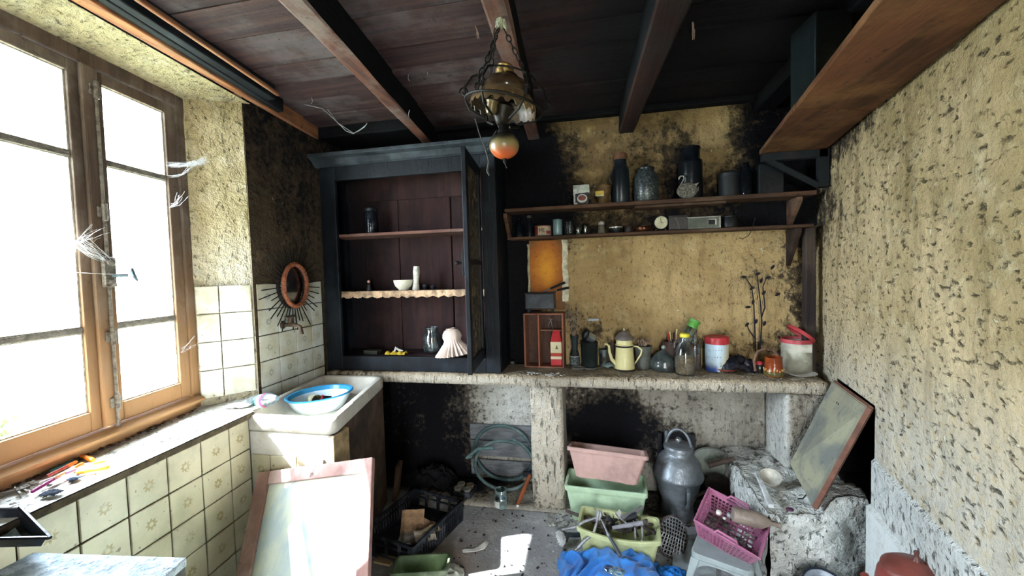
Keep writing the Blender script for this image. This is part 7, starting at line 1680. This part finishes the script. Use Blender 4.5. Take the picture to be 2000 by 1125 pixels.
zz = t.math('ADD', t.math('DIVIDE', t.math('SUBTRACT', xyz[2], bc.z), br), t.math('MULTIPLY', t.math('SUBTRACT', n1, .5), .8))
c = t.mix(t.ramp(zz, -.75, -.05), 'a84c20', '6e6240'); c = t.mix(t.ramp(zz, .0, .5), c, '1c1812'); t.color(c); t.set(Roughness=.35); t.bump(n1, .1, .01)
b = MB(); b.ball((0, 0, 0), br, 4, (1, 1, .86)); bmesh.ops.translate(b.b, vec=bc, verts=b.b.verts); b.build('counterweight_ball', t.m, lamp, smooth=True, label='orange and olive ceramic counterweight')
lathe_part('ball_cap', [(0, br*.80), (br*.45, br*.80), (br*.40, br*1.05), (br*.2, br*1.2), (.005, br*1.6), (0, br*1.6)], M_chain, lamp, 20, Matrix.Translation(bc))
b = MB(); b.tube([bc+Vector((0, 0, -br*.80)), bc+Vector((.001, 0, -br*1.15))], .007, 8).tube([bc+Vector((.0, 0, -br*1.1)), LPt(990, 328)], .0025, 5); b.build('bottom_finial', M_chain, lamp)
b = MB(); b.tube([LPt(946, 185), LPt(960, 215), LPt(975, 250), bc+Vector((0, 0, br*1.5))], .0022, 5).tube([LPt(928, 232), LPt(936, 260), LPt(948, 290), LPt(955, 315), LPt(952, 335), LPt(956, 343)], [.0022, .0022, .003, .004, .005, .003], 6).tube([LPt(948, 295), LPt(957, 275), LPt(970, 255)], .002, 5); b.build('loose_chain_end', mat('3a3a38', rough=.8), lamp)
# ================================================================ cobwebs
M_web = mat('d9dde0', rough=.9, dirt=0)
M_webd = mat('8d8f90', rough=.9, dirt=0)
def web(label, lines, r, m_):
    b = MB()
    for ln in lines: b.tube(ln, r, 4)
    o = b.build('cobweb', m_, None); o['kind'] = 'stuff'; o['label'] = label; o['category'] = 'cobweb'
rnd = random.Random(4)
def fan(a, c_, n, sag, spread, jit=.004):
    out = []
    for i in range(n):
        p, q = Vector(a)+Vector([rnd.uniform(-spread, spread) for _ in range(3)])*.6, Vector(c_)+Vector([rnd.uniform(-spread, spread) for _ in range(3)])
        out.append([p.lerp(q, f)+Vector((0, 0, -sag*4*f*(1-f)))+Vector([rnd.uniform(-jit, jit) for _ in range(3)]) for f in (0, .25, .5, .75, 1)])
    return out
web('white cobweb strung between the upper right pane and the jamb', fan(pix(330, 322, x=-1.97), pix(402, 313, x=-1.90), 26, .01, .014)+fan(pix(332, 345, x=-1.97), pix(378, 320, x=-1.91), 8, .02, .012), .00045, M_web)
web('wispy cobweb beside the middle of the right casement', fan(pix(335, 402, x=-1.97), pix(358, 380, x=-1.93), 9, .01, .02), .00045, M_web)
web('dense cobweb hanging off the middle stile of the window', fan(W(-.10, -.03, 1.66), W(-.03, -.045, 1.72), 14, .0, .03)+fan(W(-.09, -.03, 1.66), W(.06, -.045, 1.60), 14, .02, .02)+fan(W(-.09, -.03, 1.69), W(.0, -.045, 1.60), 8, .0, .03), .00045, M_web)
web('single cobweb thread across the window lock', [[W(-.1, -.02, 1.56), W(-.03, -.05, 1.553), W(.03, -.06, 1.55), W(.09, -.06, 1.552)]], .0008, M_web)
web('faint cobweb at the lower corner of the right casement', fan(W(.36, -.02, 1.18), W(.42, -.03, 1.21), 8, 0, .03), .0004, M_web)
web('dusty cobweb strand looping below the ceiling boards', [[pix(x, y, y=2.2) for x, y in ((555, 190), (590, 203), (630, 212), (655, 235), (676, 256), (690, 261), (705, 252), (716, 243))], [pix(x, y, y=2.2) for x, y in ((640, 214), (660, 240), (690, 260), (700, 256), (712, 248), (717, 240))]], .0022, M_webd)
web('small cobweb tuft hanging from the beam near the ceiling corner', fan(pix(1352, 25, y=1.9), pix(1355, 75, y=1.9), 6, 0, .006)+fan(pix(926, 40, y=1.7), pix(935, 75, y=1.7), 4, 0, .004), .0016, mat('a38a80', rough=.9, dirt=0))
rnd = random.Random(14); tufts = []
for x, y in ((680, 72), (676, 90), (775, 100), (833, 133), (798, 145), (740, 90), (800, 215), (608, 190)):
    a = pix(x, y, y=2.0); tufts += [[a, a+Vector((rnd.uniform(-.01, .01), 0, -.02)), a+Vector((rnd.uniform(-.01, .01), 0, -.035))]]
web('tiny tufts of dusty web dotted under the ceiling boards', tufts, .0018, M_webd)
# ================================================================ outside: ivy leaves at the window foot
t = NT('leaf_green'); n1 = t.noise(t.coord('obj'), 30, 3); t.color(t.mix(t.ramp(n1, .4, .6), '2f5f1c', '4c8030')); t.set(Roughness=.5); M_leaf = t.m
iv = thing('climbing_ivy', 'bright green climbing shoots just outside the lower left panes', 'plant', W(-.45, .55, 0))
io = Vector(iv.location); rnd = random.Random(6)
b = MB(); stems = []
for i in range(7):
    x0 = rnd.uniform(-.14, .16); pts = [W(x0, .62, .0), W(x0+rnd.uniform(-.1, .1), .6, .5), W(x0+rnd.uniform(-.1, .1), .58, .85), W(x0+rnd.uniform(-.2, .2), .6, rnd.uniform(.98, 1.16))]
    stems.append(pts); b.tube([p-io for p in pts], [.006, .005, .004, .002], 5)
b.build('stems', mat('7c8a5a'), iv)
lb_ = MB(); pts = [(0, -.018, 0), (.014, -.010, .003), (.020, .006, .002), (.008, .012, 0), (0, .030, .004), (-.008, .012, 0), (-.020, .006, .002), (-.014, -.010, .003)]; lb_.poly(pts); lo = lb_.build('leaf', M_leaf, iv, solid=.0008); ld_ = lo.data; first = True
for pts in stems:
    for k_ in range(9):
        f = rnd.uniform(.2, 1); seg = min(2, int(f*3)); q = pts[seg].lerp(pts[seg+1], f*3-seg)+Vector((rnd.uniform(-.03, .03), rnd.uniform(-.04, .04), rnd.uniform(-.03, .03)))
        if first: o = lo; first = False
        else: o = bpy.data.objects.new('leaf', ld_); C.objects.link(o); o.parent = iv
        o.location = q-io; o.rotation_euler = (rnd.uniform(.6, 1.9), rnd.uniform(-.6, .6), rnd.uniform(0, 6.3)); s_ = rnd.uniform(.7, 1.5); o.scale = (s_, s_, s_)
